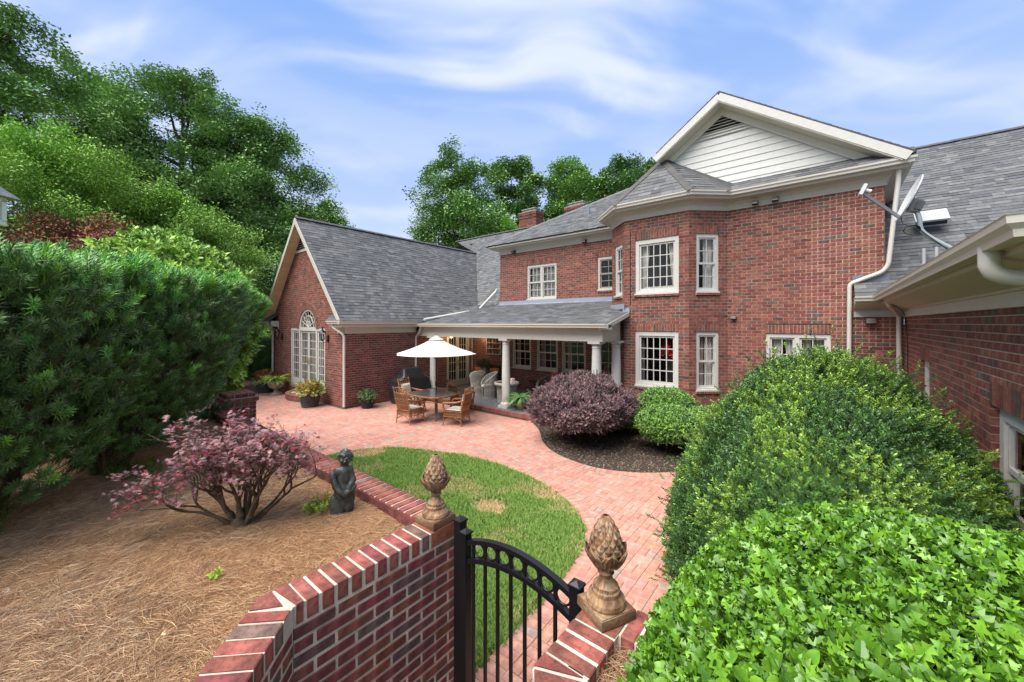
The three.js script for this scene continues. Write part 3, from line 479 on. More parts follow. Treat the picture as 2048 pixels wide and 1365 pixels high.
// ridge and hip caps
function ridge(a, b, seed, col = SH[3]) { const A = V(...a), B = V(...b), L = A.distanceTo(B), d = dirOf(A, B), side = V(0, 0, 0).crossVectors(d, UP).normalize(), g = new GB(), R = rng(seed), N = Math.round(L / .2); for (let i = 0; i < N; i++) { const o = A.clone().addScaledVector(d, (i + .5) * L / N), c = tint(col, .85 + R() * .25, R); const up = V(0, 0, 0).crossVectors(side, d); for (const s of [-1, 1]) { const w = side.clone().multiplyScalar(s * .82).addScaledVector(up, -.57).normalize(); const nn = V(0, 0, 0).crossVectors(d, w); if (nn.y < 0) nn.negate(); g.box(o.clone().addScaledVector(w, .07).addScaledVector(up, .025 + .004 * (i % 2)), d, w, nn, L / N + .02, .15, .012, c); } } part(house, 'ridge_cap', g, M.shingle); }
ridge([-15.5, 6.86, -6.03], [-15.5, 6.86, -15.7], 51); ridge([-18.3, 8.07, -16.75], [-10.3, 8.07, -16.75], 52); ridge([-2.09, 8.655, -10.78], [-2.09, 8.67, -16.5], 53); ridge([.95, 8.07, -16.5], [9, 8.07, -16.5], 54);
ridge(bp[1], apex, 55, lin(88, 86, 86)); ridge(bp[2], apex, 56, lin(88, 86, 86)); ridge(bp[3], apex, 57, lin(88, 86, 86)); ridge([-11.2, 6.11, -11.92], [-6.28, 9.06, -16.84], 58, SH[2]);

// ---- cornices and gutters
const gut = (y, o) => [[o, y - .115], [o + .085, y - .115], [o + .092, y - .075], [o + .118, y - .045], [o + .122, y - .008], [o + .128, y], [o + .116, y], [o + .11, y - .04], [o + .08, y - .07], [o + .075, y - .1], [o + .008, y - .1], [o + .008, y], [o, y]];
function cornice(path, yw, yt, out, label) { // yw top of brick, yt gutter top
  const g = new GB(); g.sweep([[0, yw - .02], [.025, yw - .02], [.025, yw + .11], [.045, yw + .125], [.06, yw + .16], [.1, yw + .185], [out - .03, yw + .2], [out, yw + .2], [out, yt + .005], [0, yt + .005]], path, CREAM); part(house, 'cornice', g, M.white);
  const q = new GB(); q.sweep(gut(yt, out), path, lin(204, 200, 190)); part(house, 'gutter', q, M.metal);
}
const mainPath = [[-10.76, -16], [-10.76, -12.35], [-5.14, -12.35], [-5.14, -11.17], [-4.44, -10.45], [-2.72, -10.45], [-1.97, -11.15], [.94, -11.15], [.94, -15.5]];
cornice(mainPath, 5.75, 6.13, .3);
cornice([[-12.95, -6.41], [-12.43, -6.41], [-12.43, -9.25]], 2.52, 2.94, .29);
cornice([[-18.67, -12], [-18.67, -6.41], [-18.1, -6.41]], 2.52, 2.94, .29);
// small returns under the rakes of the gable
for (const s of [-1, 1]) { const g = new GB(), xo = s > 0 ? -12.43 : -18.67, xi = xo - s * .55, yb = 2.945; const a = V(xo + s * .4, yb, -6.0), b = V(xi, yb, -6.0), c = V(xi, yb + .33, -6.4), d = V(xo, yb + .33, -6.4); g.slab(s > 0 ? [b, a, d, c] : [a, b, c, d], .02, SH[1]); part(house, 'return_roof', g, M.shingle); }
// garage eave: frieze, broad soffit, fascia and gutter
{
  const path = [[.45, -11.15], [1.22, -11.15], [1.22, -3.7], [8.4, -3.7]], g = new GB();
  g.sweep([[0, 2.98], [.022, 2.98], [.022, 3.11], [.03, 3.115], [.03, 3.14], [.36, 3.26], [.36, 3.3], [.375, 3.3], [.375, 3.405], [0, 3.405]], path, lin(196, 189, 173)); part(house, 'cornice', g, M.white);
  const f = new GB(); f.sweep([[.022, 2.985], [.034, 2.985], [.034, 3.1], [.022, 3.1]], path, WHITE); part(house, 'frieze', f, M.white);
  const q = new GB(); q.sweep(gut(3.42, .377).map(([a, y]) => [.377 + (a - .377) * .95, y]), path, lin(202, 198, 185)); part(house, 'gutter', q, M.metal);
}
// rakes of the wing gable: soffit boards and white edge
for (const s of [-1, 1]) {
  const e = V(s > 0 ? -12.0 : -19.0, 2.9, 0), t = V(-15.5, 6.82, 0), d = dirOf(e, t), nrm = V(s * Math.abs(d.y), Math.abs(d.x), 0), L = e.distanceTo(t), g = new GB(), m = e.clone().lerp(t, .5); m.z = -6.03; m.addScaledVector(nrm, -.075); m.z += s * .003; g.box(m, d, nrm, Z1, L, .14, .03, CREAM); part(house, 'rake_board', g, M.white);
  const N = 26; for (let i = 0; i < N; i++) { const q = new GB(), o = e.clone().lerp(t, (i + .5) / N); o.z = -6.22; o.addScaledVector(nrm, -.1); q.box(o, d, nrm, Z1, L / N - .006, .02, .36, tint(lin(214, 186, 152), .96 + .08 * ((i * 7) % 3) / 2, null)); part(house, 'soffit_board', q, M.white); }
}
// pediment over the right block: rake boards, soffit, lap siding, vent
{
  const cxp = -2.09, zf = -10.72, ap = 8.6, sl = .717, zs = -11.12;
  for (const s of [-1, 1]) { const ln = s > 0 ? 3.34 : 1.6, e = V(cxp + s * ln, ap - ln * sl, 0), t = V(cxp, ap, 0), d = dirOf(e, t), nrm = V(s * Math.abs(d.y), Math.abs(d.x), 0), L = e.distanceTo(t), g = new GB(), m = e.clone().lerp(t, .5).addScaledVector(d, -.04); m.z = zf + s * .004; m.addScaledVector(nrm, -.07); g.box(m, d, nrm, Z1, L + .02, .165, .03, WHITE); part(house, 'rake_board', g, M.white); const q = new GB(), o = e.clone().lerp(t, .5); o.z = zf - .2 + s * .003; o.addScaledVector(nrm, -.16); q.box(o, d, nrm, Z1, L, .03, .4, lin(214, 210, 198)); o.addScaledVector(nrm, -.09); o.z = zs + .03 + s * .004; q.box(o, d, nrm, Z1, L, .16, .03, lin(220, 217, 207)); part(house, 'soffit', q, M.white); }
  const half = y => (ap - .28 - y) / sl, ex = .172; let k = 0; for (let y = 6.3; y < ap - .92; y += ex, k++) { const h0 = half(y), h1 = half(Math.min(y + ex, ap - .28)), g = new GB(), P = (x, yy, z) => V(cxp + x, yy, z), c = lin(204, 204, 200); g.face([P(-h0, y, zs + .016), P(h0, y, zs + .016), P(h1, y + ex, zs + .002), P(-h1, y + ex, zs + .002)], c); g.face([P(-h0, y, zs - .01), P(h0, y, zs - .01), P(h0, y, zs + .016), P(-h0, y, zs + .016)], c); part(house, 'siding_board', g, M.white); }
  const v = subGroup(house, 'gable_vent'), bk = new GB(), y0 = 7.68; bk.face([V(cxp - half(y0), y0, zs - .55), V(cxp + half(y0), y0, zs - .55), V(cxp, ap - .28, zs - .55)], lin(150, 130, 105)); bk.face([V(cxp - half(y0), y0, zs - .55), V(cxp + half(y0), y0, zs - .55), V(cxp + half(y0), y0, zs - .01), V(cxp - half(y0), y0, zs - .01)], lin(150, 130, 105)); part(v, 'backing', bk, M.dark); for (let y = y0 + .03; y < ap - .36; y += .075) { const g = new GB(); g.box(V(cxp, y, zs + .02), X1, V(0, .5, -.866), V(0, .866, .5), half(y) * 2, .05, .01, lin(222, 220, 212)); part(v, 'slat', g, M.white); }
  const wall = new GB(); wall.face([V(cxp - 3.3, 6.2, zs - .03), V(cxp + 3.3, 6.2, zs - .03), V(cxp + half(7.66), 7.66, zs - .03), V(cxp - half(7.66), 7.66, zs - .03)], lin(210, 208, 200)); part(house, 'gable_backing', wall, M.white);
}
// flashing strips
{ const g = new GB(), c = lin(142, 150, 166); g.box(V(-7.95, pY(-12.3) + .07, -12.3), X1, UP, Z1, 5.6, .13, .012, c); g.box(V(-7.95, pY(-12.22) + .012, -12.24), X1, V(0, .23, -.97), V(0, .97, .23), 5.6, .16, .008, c); const d = dirOf(bayL, bayA), n = outOf(d); g.box(V(-4.79, pY(-10.8) + .07, -10.8).addScaledVector(n, .02), d, UP, n, 1.1, .15, .012, c); g.box(V(-4.38, pY(-10.42) + .05, -10.43), X1, UP, Z1, .2, .12, .012, c); g.box(V(.72, 3.8, -11.13), X1, UP, Z1, .58, .16, .012, lin(110, 118, 132)); part(house, 'flashing', g, M.metal); }

// ---- porch: floor, edge bricks, beam, columns
{
  const f = new GB(); f.slab([V(-12.4, .15, -9.12), V(-4.3, .15, -9.12), V(-4.3, .15, -10.5), V(-5.2, .15, -11.3), V(-5.2, .15, -12.4), V(-12.4, .15, -12.4)].map(v => v), .12, lin(122, 122, 124)); part(house, 'porch_floor', f, M.stone);
  const R = rng(61); const fl = house.children[house.children.length - 1]; for (let x = -12.3; x < -4.3; x += .083) pieceMesh(fl, 'edge_brick', { o: V(x, .073, -9.085), a: X1, b: UP, c: Z1, s: [.072, .146, .1], col: brickCol(R, .15) }, M.brick, .004);
  const mg = new GB(); mg.abox(-12.38, -4.32, .0, .138, -9.13, -9.05, MORT); part(house, 'edge_mortar', mg, M.mortar);
  const b = new GB(); b.abox(-12.42, -4.55, 2.36, 2.7, -9.58, -9.3, CREAM); b.abox(-4.83, -4.551, 2.36, 2.7, -10.42, -9.585, CREAM); part(house, 'porch_beam', b, M.white);
  const co = new GB(); co.sweep([[0, 2.66], [.03, 2.66], [.05, 2.7], [.18, 2.72], [.18, 2.82], [0, 2.82]], [[-12.05, -9.3], [-4.55, -9.3]], lin(196, 190, 176)); part(house, 'cornice', co, M.white);
  const gq = new GB(); gq.sweep(gut(2.845, .182), [[-12.2, -9.3], [-4.32, -9.3]], lin(206, 200, 188)); part(house, 'gutter', gq, M.metal);
  const tri = new GB(); tri.slab([V(-4.55, 2.7, -9.3), V(-4.55, 2.7, -10.42), V(-4.55, pY(-10.42) - .03, -10.42), V(-4.55, pY(-9.3) - .03, -9.3)], .03, WHITE); part(house, 'porch_gable', tri, M.white);
  const rk = new GB(), d = V(0, .238, -.971); rk.box(V(-4.3, pY(-9.73) - .06, -9.73), d, V(0, .971, .238), X1, 1.43, .11, .04, WHITE); rk.abox(-4.55, -4.28, 2.68, 2.8, -9.3, -9.1, WHITE); part(house, 'rake_board', rk, M.white);
  const ce = new GB(); ce.slab([V(-12.4, 2.56, -9.4), V(-4.7, 2.56, -9.4), V(-4.7, 2.56, -10.5), V(-5.2, 2.56, -11.2), V(-5.2, 2.56, -12.4), V(-12.4, 2.56, -12.4)], .03, CREAM); part(house, 'porch_ceiling', ce, M.white);
  for (const [x, z] of [[-11.6, -9.45], [-7.98, -9.45], [-4.8, -9.45], [-4.62, -10.3]]) {
    const c = subGroup(house, 'column'), s = new GB(), o = V(x, .15, z); s.lathe(o, [[.165, .16], [.15, .17], [.138, .19], [.137, .5], [.135, .95], [.128, 1.4], [.12, 1.8], [.112, 2.02], [.125, 2.03], [.125, 2.05], [.112, 2.06], [.112, 2.1]], 28, WHITE); part(c, 'shaft', s, M.white);
    const ba = new GB(); ba.abox(x - .19, x + .19, .15, .225, z - .19, z + .19, WHITE); ba.lathe(o, [[.185, .075], [.19, .095], [.19, .125], [.175, .145], [.165, .16]], 28, WHITE); part(c, 'base', ba, M.white);
    const ca = new GB(); ca.lathe(o, [[.112, 2.1], [.13, 2.11], [.155, 2.13], [.165, 2.15]], 28, WHITE); ca.abox(x - .175, x + .175, 2.3, 2.358, z - .175, z + .175, WHITE); part(c, 'capital', ca, M.white);
  }
}
// ---- downspouts
function downspout(pts, r = .042, label) { const g = new GB(), c = []; pts.forEach((p, i) => { const q = V(...p); if (i && i < pts.length - 1) { const a = V(...pts[i - 1]), b = V(...pts[i + 1]); for (const t of [-1, -.5, 0, .5, 1]) { const k = .07 * (1 - Math.abs(t)) ** 0; const u = t < 0 ? dirOf(q, a) : dirOf(q, b); c.push(q.clone().addScaledVector(u, .06 * Math.abs(t)).addScaledVector(dirOf(q, a).add(dirOf(q, b)), .018 * (1 - Math.abs(t)))); } } else c.push(q); }); g.tube(c, r, 10, lin(204, 200, 190)); part(house, 'downspout', g, M.metal, label); }
downspout([[1.12, 6.0, -10.95], [1.12, 5.75, -10.98], [.98, 4.05, -11.06], [.9, 3.92, -11.07], [.38, 3.7, -11.08], [.36, .05, -11.08]]);
downspout([[.9, 3.32, -10.28], [.92, 3.2, -10.32], [1.13, 3.02, -11.0], [1.14, .05, -11.02]]);
downspout([[.8, 3.34, -3.82], [.8, 3.16, -3.82], [1.12, 3.08, -3.84], [1.14, .5, -3.84]], .05);
downspout([[-12.72, 2.86, -6.1], [-12.72, 2.72, -6.12], [-12.4, 2.5, -6.3], [-12.36, 2.42, -6.33], [-12.36, .08, -6.33]]);
downspout([[-12.08, 2.72, -9.2], [-12.1, 2.55, -9.22], [-12.33, 2.35, -9.2], [-12.36, 2.3, -9.2], [-12.36, .05, -9.2]]);
downspout([[-18.5, 2.84, -6.12], [-18.5, 2.7, -6.15], [-18.6, 2.45, -6.34], [-18.6, .05, -6.34]]);
downspout([[-10.82, 4.3, -12.22], [-10.86, 4.2, -12.2], [-11.45, 3.42, -11.75], [-11.98, 2.99, -9.3]], .05);
// chimneys
function chimney(x0, x1, y0, y1, z0, z1, seed) {
  const c = subGroup(house, 'chimney'), tmp = { base: house.base }; const w = x1 - x0, d = z1 - z0, R = rng(seed), g = new GB(), br = new GB();
  g.abox(x0 + .008, x1 - .008, y0, y1, z0 + .008, z1 - .008, MORT); part(c, 'core', g, M.mortar);
  let r = 0; for (let y = y0; y < y1 - .02; y += .0787, r++) { const cor = y > y1 - .35 ? (y > y1 - .2 ? .05 : .025) : 0; for (const [O, u, n, L] of [[V(x0 - cor, 0, z1 + cor), X1, Z1, w + 2 * cor], [V(x1 + cor, 0, z1 + cor), V(0, 0, -1), X1, d + 2 * cor]]) for (let k = -((r % 2) * .107); k < L; k += .2135) { const a = Math.max(0, k), b = Math.min(L, k + .203); if (b - a < .03) continue; const o = O.clone().addScaledVector(u, (a + b) / 2).addScaledVector(n, -.04); o.y = y + .039; br.box(o, u, UP, n, b - a, .068, .09, brickCol(R, .25)); } }
  part(c, 'brickwork', br, M.brick).userData.kind = 'stuff'; const cap = new GB(); cap.abox(x0 - .05, x1 + .05, y1 - .01, y1 + .05, z0 - .05, z1 + .05, lin(150, 146, 140)); cap.abox(x0 + .15, x1 - .15, y1 + .05, y1 + .2, z0 + .12, z1 - .12, lin(176, 172, 168)); cap.abox(x0 + .1, x1 - .1, y1 + .2, y1 + .24, z0 + .07, z1 - .07, lin(190, 186, 180)); part(c, 'cap', cap, M.stone);
}
chimney(-13.35, -12.2, 7.0, 8.95, -17.6, -16.95, 71); chimney(-11.0, -9.85, 7.6, 9.1, -18.7, -18.0, 72);
// vent pipes and roof vent box
{ const p = new GB(); p.tube([V(-16.4, 7.0, -16.3), V(-16.4, 7.55, -16.3), V(-16.45, 7.62, -16.28), V(-16.55, 7.6, -16.25)], .045, 8, lin(70, 84, 88)); part(house, 'vent_pipe', p, M.metal); const q = new GB(); q.tube([V(-7.3, 6.9, -13.7), V(-7.3, 7.45, -13.7)], .05, 8, lin(120, 138, 158)); part(house, 'vent_pipe', q, M.metal); for (const [x, z] of [[1.55, -11.55], [1.72, -11.5]]) { const g = new GB(); g.tube([V(x, 3.9, z), V(x, 4.4, z)], .03, 8, lin(176, 178, 176)); part(house, 'vent_pipe', g, M.metal); } 
  const b = new GB(), nrm = V(0, .778, .628), up = V(0, .628, -.778), o = V(1.78, 5.12, -12.55); b.box(o.clone().addScaledVector(nrm, .14), X1, up, nrm, .52, .46, .04, lin(176, 178, 180)); b.box(o.clone().addScaledVector(nrm, .07).addScaledVector(up, .01), X1, up, nrm, .46, .4, .12, lin(40, 46, 52)); part(house, 'roof_vent', b, M.metal, 'low white roof vent on the grey shingles'); }
// brick step in front of the French doors
{ const R = rng(88), st = subGroup(house, 'doorstep', 'half round brick step at the French doors'), c = V(-15.36, 0, -6.4), g = new GB(), pts = []; for (let i = 0; i <= 20; i++) { const a = i / 20 * Math.PI; pts.push(V(c.x + Math.cos(a) * 1.0, .2, c.z + Math.sin(a) * .62)); } g.slab(pts.reverse(), .2, MORT); part(st, 'core', g, M.mortar); for (let i = 0; i < 34; i++) { const a = (i + .5) / 34 * Math.PI, o = V(c.x + Math.cos(a) * .93, .125, c.z + Math.sin(a) * .56), t = V(-Math.sin(a) * 1.0, 0, Math.cos(a) * .62).normalize(), n = V(-t.z, 0, t.x); pieceMesh(st, 'brick', { o, a: t, b: UP, c: n, s: [.068, .18, .2], col: tint(brickCol(R, .1), 1.15, R) }, M.brick); } for (let x = -14; x <= 14; x++) for (let k = 0; k < 2; k++) { const xx = c.x + x * .07, zz = c.z + .1 + k * .205; if (((xx - c.x) / .8) ** 2 + ((zz + .1 - c.z) / .44) ** 2 > 1) continue; pieceMesh(st, 'brick', { o: V(xx, .175, zz), a: X1, b: UP, c: Z1, s: [.06, .06, .195], col: tint(brickCol(R, .1), 1.15, R) }, M.brick); } }
// ================================================================ GROUND, PATIO, BEDS
const inPoly = (x, z, P) => { let c = false; for (let i = 0, j = P.length - 1; i < P.length; j = i++) { const [xi, zi] = P[i], [xj, zj] = P[j]; if ((zi > z) !== (zj > z) && x < (xj - xi) * (z - zi) / (zj - zi) + xi) c = !c; } return c; };
const smoothLine = (pts, n) => new THREE.CatmullRomCurve3(pts.map(([x, z]) => V(x, 0, z)), false, 'centripetal').getPoints(n).map(v => [v.x, v.z]);
const lawnEdge = smoothLine([[-7.4, -1.9], [-8.15, -3.3], [-8.2, -4.5], [-7.54, -5.18], [-6.7, -5.52], [-5.8, -5.8], [-4.5, -5.76], [-3.44, -5.46], [-2.7, -4.88], [-2.42, -4.4], [-2.3, -3.7], [-2.25, -3.0], [-2.22, -2.2], [-2.2, -1.85]], 90);
const lawnPoly = lawnEdge;
const mulchEdge = smoothLine([[-6.75, -9.1], [-5.9, -8.35], [-5.3, -7.65], [-4.75, -7.22], [-4.2, -7.0], [-3.5, -6.93], [-2.8, -7.2], [-2.2, -7.75], [-1.6, -8.5], [-1.2, -9.4], [-.9, -11.1]], 70);
const mulchPoly = [...mulchEdge, [-5.2, -11.2], [-6.4, -9.1]];
const shrubEdge = smoothLine([[-.7, -1.85], [-.82, -2.6], [-1.05, -3.6], [-1.3, -4.6], [-1.52, -5.6], [-1.7, -6.4], [-1.65, -7.0], [-1.2, -7.5], [-.2, -8.2], [1.1, -8.9]], 50);
const shrubPoly = [...shrubEdge, [1.2, -1.85]];
const patioPoly = [[-22, -1.9], [-.9, -1.9], [-.9, -1.0], [-1.9, -1.0], [-1.9, -1.9], [-.85, -1.9], [1.2, -1.9], [1.2, -11.1], [-5, -11.1], [-5, -9.1], [-12.4, -9.1], [-12.4, -6.4], [-22, -6.4]];
struct('ground', new GB().face([V(-700, -.03, 700), V(700, -.03, 700), V(700, -.03, -700), V(-700, -.03, -700)], [1, 1, 1]), new THREE.MeshStandardMaterial({ color: new THREE.Color().setRGB(.085, .12, .035), map: grain, roughness: 1 }));
const patio = struct('patio', new GB().slab([V(-23, -.012, -.3), V(1.2, -.012, -.3), V(1.2, -.012, -11.1), V(-23, -.012, -11.1)], .04, lin(120, 104, 90)), M.earth);
{
  const PV = [lin(206, 150, 130), lin(201, 145, 127), lin(209, 154, 135), lin(198, 142, 125), lin(204, 152, 136), lin(196, 156, 140), lin(184, 158, 144), lin(182, 156, 142)];
  const R = rng(101), pcs = [], Y = 0, th = .05;
  const col = () => { const r = R(); return tint(r < .11 ? PV[6 + Math.floor(R() * 2)] : r < .2 ? PV[5] : PV[Math.floor(R() * 5)], .9 + R() * .16, R, .04); };
  const near = (x, z, E, d) => { for (const [a, b] of E) if ((a - x) ** 2 + (b - z) ** 2 < d * d) return true; return false; };
  const ok = (x, z) => !inPoly(x, z, lawnPoly) && !inPoly(x, z, mulchPoly) && !inPoly(x, z, shrubPoly) && z < -.6 && !(x > -12.43 && z < -9.03 && x < -4.3) && !(x < -12.3 && z < -6.3 && x > -18.8) && !(z > -1.85 && (x < -1.95 || x > -.87));
  const P = .2032;
  for (let i = Math.floor(-22 / P); i < 1.2 / P; i++) for (let j = Math.floor(-11 / P); j < -.6 / P; j++) {
    const x = (i + .5) * P, z = (j + .5) * P; const far = x < -9 || z < -6.2;
    const e1 = near(x, z, lawnEdge, .14), e2 = near(x, z, mulchEdge, .14), e3 = near(x, z, shrubEdge, .14);
    if (!ok(x, z)) { continue; }
    for (const s of [-1, 1]) { const flip = (i + j) % 2 === 0; const ox = flip ? 0 : s * P / 4, oz = flip ? s * P / 4 : 0; pcs.push({ o: V(x + ox, Y - th / 2 + (R() - .5) * .002 - (e1 || e2 || e3 ? .004 : 0), z + oz), a: flip ? X1 : V(0, 0, 1), b: UP, c: flip ? Z1 : X1, s: [P - .004, th, P / 2 - .004], col: tint(col(), .86 + .28 * fbm2(x * 1.7 + 5, z * 1.7, 4), R) }); }
  }
  // soldier border round the lawn, the bed and the path
  const border = (E, w, out) => { let acc = 0; const pitch = .1; for (let k = 0; k < E.length - 1; k++) { const [ax, az] = E[k], [bx2, bz] = E[k + 1], L = Math.hypot(bx2 - ax, bz - az); let t = pitch - acc; while (t < L) { const x = lerp(ax, bx2, t / L), z = lerp(az, bz, t / L), d = V((bx2 - ax) / L, 0, (bz - az) / L), n = V(d.z * out, 0, -d.x * out); const o = V(x, Y - th / 2 + .004, z).addScaledVector(n, w / 2); if (z < -1.8 && !(o.z < -9.05 && o.x < -5)) pcs.push({ o, a: n, b: UP, c: d, s: [w - .004, th, pitch - .003], col: tint(col(), .98, R) }); t += pitch; } acc = (acc + L) % pitch; } };
  border(lawnEdge, .2, 1); border(mulchEdge, .2, -1); border(shrubEdge, .2, 1);
  pcs.forEach(p => { const s = seen(p.o); p.k = s * s * s; const d = p.o.x * camFwd.x + p.o.z * camFwd.z; if (p.o.x > -1.1 && p.o.z > -4) p.k = 0; });
  pcs.slice().sort((a, b) => b.k - a.k).slice(0, 300).forEach(p => { p.own = true; pieceMesh(patio, 'paver', p, M.paver, .003); });
  const g = new GB(); pcs.forEach(p => { if (!p.own) g.box(p.o, p.a, p.b, p.c, p.s[0], p.s[1], p.s[2], p.col, 'B'); }); part(patio, 'pavers', g, M.paver).userData.kind = 'stuff';
}
const polySheet = (P, y, col) => new GB().slab(P.map(([x, z]) => V(x, y, z)), .02, col);
struct('lawn_soil', polySheet(lawnPoly, -.004, lin(110, 102, 64)), M.earth);
struct('mulch_soil', polySheet(mulchPoly, .0, lin(74, 62, 52)), M.earth);
struct('shrub_bed_soil', polySheet(shrubPoly, .0, lin(74, 62, 52)), M.earth);
// instancing helper for what nobody could count
function inst(parent, name, geo, mat, list) {
  const m = shade(new THREE.InstancedMesh(geo, mat, list.length)); m.name = name; const mt = new THREE.Matrix4(), c = new THREE.Color(), b = parent && parent.base ? parent.base : V(0, 0, 0), sv = V(1, 1, 1);
  list.forEach((e, i) => { typeof e.s === 'number' ? sv.set(e.s, e.s, e.s) : sv.copy(e.s); mt.compose(e.p.clone().sub(b), e.q, sv); m.setMatrixAt(i, mt); if (e.c) m.setColorAt(i, c.setRGB(e.c[0], e.c[1], e.c[2])); });
  if (parent) parent.add(m); else { m.name = numbered(name); scene.add(m); } return m;
}
const qUp = (dir, spin) => { const q = new THREE.Quaternion().setFromUnitVectors(UP, dir.clone().normalize()); return q.multiply(new THREE.Quaternion().setFromAxisAngle(UP, spin)); };
const qYaw = a => new THREE.Quaternion().setFromAxisAngle(UP, a);
{ // lawn grass
  const R = rng(202), g = new GB(); for (let k = 0; k < 7; k++) { const a = R() * 6.28, r = R() * .018, h = .035 + R() * .03, l = .2 + R() * .5, w = .0022, d = V(Math.cos(a), 0, Math.sin(a)), s = V(-d.z, 0, d.x), b = V(Math.cos(a * 3) * r, 0, Math.sin(a * 3) * r), m = b.clone().addScaledVector(d, h * l * .35).add(V(0, h * .6, 0)), t = b.clone().addScaledVector(d, h * l).add(V(0, h, 0)); const c = [.9 + R() * .2, 1, .9]; g.face([b.clone().addScaledVector(s, -w), b.clone().addScaledVector(s, w), m.clone().addScaledVector(s, w * .8), m.clone().addScaledVector(s, -w * .8)], c); g.face([m.clone().addScaledVector(s, -w * .8), m.clone().addScaledVector(s, w * .8), t], c); }
  const list = []; const spots = [[-7.86, -4.56, .42], [-4.04, -4.4, .27], [-3.6, -5.32, .25]]; const G1 = lin(112, 146, 62), G2 = lin(128, 158, 74), G3 = lin(178, 172, 114), DEAD = lin(220, 194, 146);
  let tries = 0; while (list.length < 62000 && tries++ < 400000) { const x = -8.3 + R() * 6.2, z = -6 + R() * 4.1; if (!inPoly(x, z, lawnPoly)) continue; const d = Math.hypot(x, z); if (R() > Math.min(1, 3.6 / d)) continue; let dead = 0; for (const [sx, sz, sr] of spots) { const rr = Math.hypot(x - sx, (z - sz) * 1.1) + (noise2(x * 9, z * 9) - .5) * .16; dead = Math.max(dead, sstep(sr * 1.1, sr * .7, rr)); } const dry = sstep(.46, .66, fbm2(x * 1.3 + 4, z * 1.3 + 8, 4)) * .85; let c = tint(R() < .5 ? G1 : G2, .8 + R() * .4, R, .06); if (R() < dry * .8) c = tint(G3, .8 + R() * .4, R); if (R() < dead) c = tint(DEAD, .85 + R() * .3, R); const s = (.75 + R() * .5) * (dead > .5 ? .55 : 1) * (dry > .4 ? .85 : 1); list.push({ p: V(x + (R() - .5) * .07, -.004, z + (R() - .5) * .07), q: qYaw(R() * 6.28), s, c }); }
  const m = inst(null, 'lawn_grass', g.build(), leafMat(.75, 0), list); m.userData = { kind: 'stuff', label: 'mown green lawn with straw coloured dead spots inside the brick path', category: 'grass' };
}
{ // mulch chips
  const R = rng(203), g = new GB(); g.box(V(0, 0, 0), X1, UP, Z1, .05, .008, .018, [1, 1, 1]); const list = []; let t = 0; while (list.length < 16000 && t++ < 200000) { const x = -6.8 + R() * 8, z = -11.1 + R() * 4.3; if (!inPoly(x, z, mulchPoly) && !inPoly(x, z, shrubPoly)) continue; list.push({ p: V(x, .004 + R() * .012, z), q: new THREE.Quaternion().setFromEuler(new THREE.Euler((R() - .5) * .7, R() * 6.28, (R() - .5) * .7)), s: .35 + R() * .75, c: tint(R() < .3 ? lin(132, 116, 98) : lin(82, 68, 58), .6 + R() * .6, R) }); }
  const m = inst(null, 'mulch', g.build(), std({ roughness: 1 }), list); m.userData = { kind: 'stuff', label: 'dark shredded bark mulch under the purple shrub and clipped boxwoods', category: 'mulch' };
}
// ================================================================ GARDEN WALLS
const WT = 1.52, CAPH = .098;
const CB = [lin(142, 76, 66), lin(152, 88, 76), lin(134, 72, 64), lin(118, 90, 80), lin(146, 84, 72), lin(148, 80, 70)];
const WBc = [lin(128, 64, 58), lin(136, 70, 62), lin(122, 62, 57), lin(106, 80, 73), lin(132, 72, 62), lin(114, 72, 66)];
function rowlock(wall, A, d, n, L, W, R, off = 0, pitch = .0765) { // cap bricks across a wall: A front-left corner at top, d along, n towards the front
  const k = Math.round(L / pitch), w = L / k, out = []; for (let i = 0; i < k; i++) { const o = A.clone().addScaledVector(d, (i + .5) * w).addScaledVector(n, -W / 2 + (R() - .5) * .004); o.y = WT - CAPH / 2 + (R() - .5) * .003; pieceMesh(wall, 'cap_brick', { o, a: d, b: UP, c: n, s: [w - .015, CAPH, W], col: tint(CB[Math.floor(R() * 6)], .9 + R() * .25, R, .06) }, M.brick, .005); }
}
function gardenRun(root, A, B, n, W, y0, seed, wantY) { // brick face from A to B (plan), outward n
  const d = dirOf(A, B), L = A.distanceTo(B), R = rng(seed), mort = new GB(), top = WT - CAPH - .008; const mid = A.clone().lerp(B, .5); mort.box(V(mid.x, (y0 + WT - .008) / 2, mid.z).addScaledVector(n, -W / 2 - .0), d, UP, n, L - .002, WT - .008 - y0, W - .006, tint(lin(212, 203, 186), 1, R)); const w = part(root, 'wall', mort, M.mortar);
  const c = .0677, rows = Math.floor((top - y0) / c), rest = new GB(); let own = 0;
  for (let r = 0; r < rows; r++) { const y = top - (r + .5) * c; for (let k = -((r % 2) * .1065); k < L; k += .213) { const a = Math.max(0, k), b = Math.min(L, k + .2); if (b - a < .03) continue; const pc = { o: A.clone().addScaledVector(d, (a + b) / 2).addScaledVector(n, -.05 + (R() - .5) * .004), a: d, b: UP, c: n, s: [b - a, c - .0125, .1], col: tint(WBc[Math.floor(R() * 6)], .88 + R() * .26, R, .06) }; pc.o.y = y; if (y > wantY) pieceMesh(w, 'brick', pc, M.brick, .004); else rest.box(pc.o, pc.a, pc.b, pc.c, pc.s[0], pc.s[1], pc.s[2], pc.col, 'C'); } }
  if (rest.i.length) part(w, 'brickwork', rest, M.brick).userData.kind = 'stuff';
  return w;
}
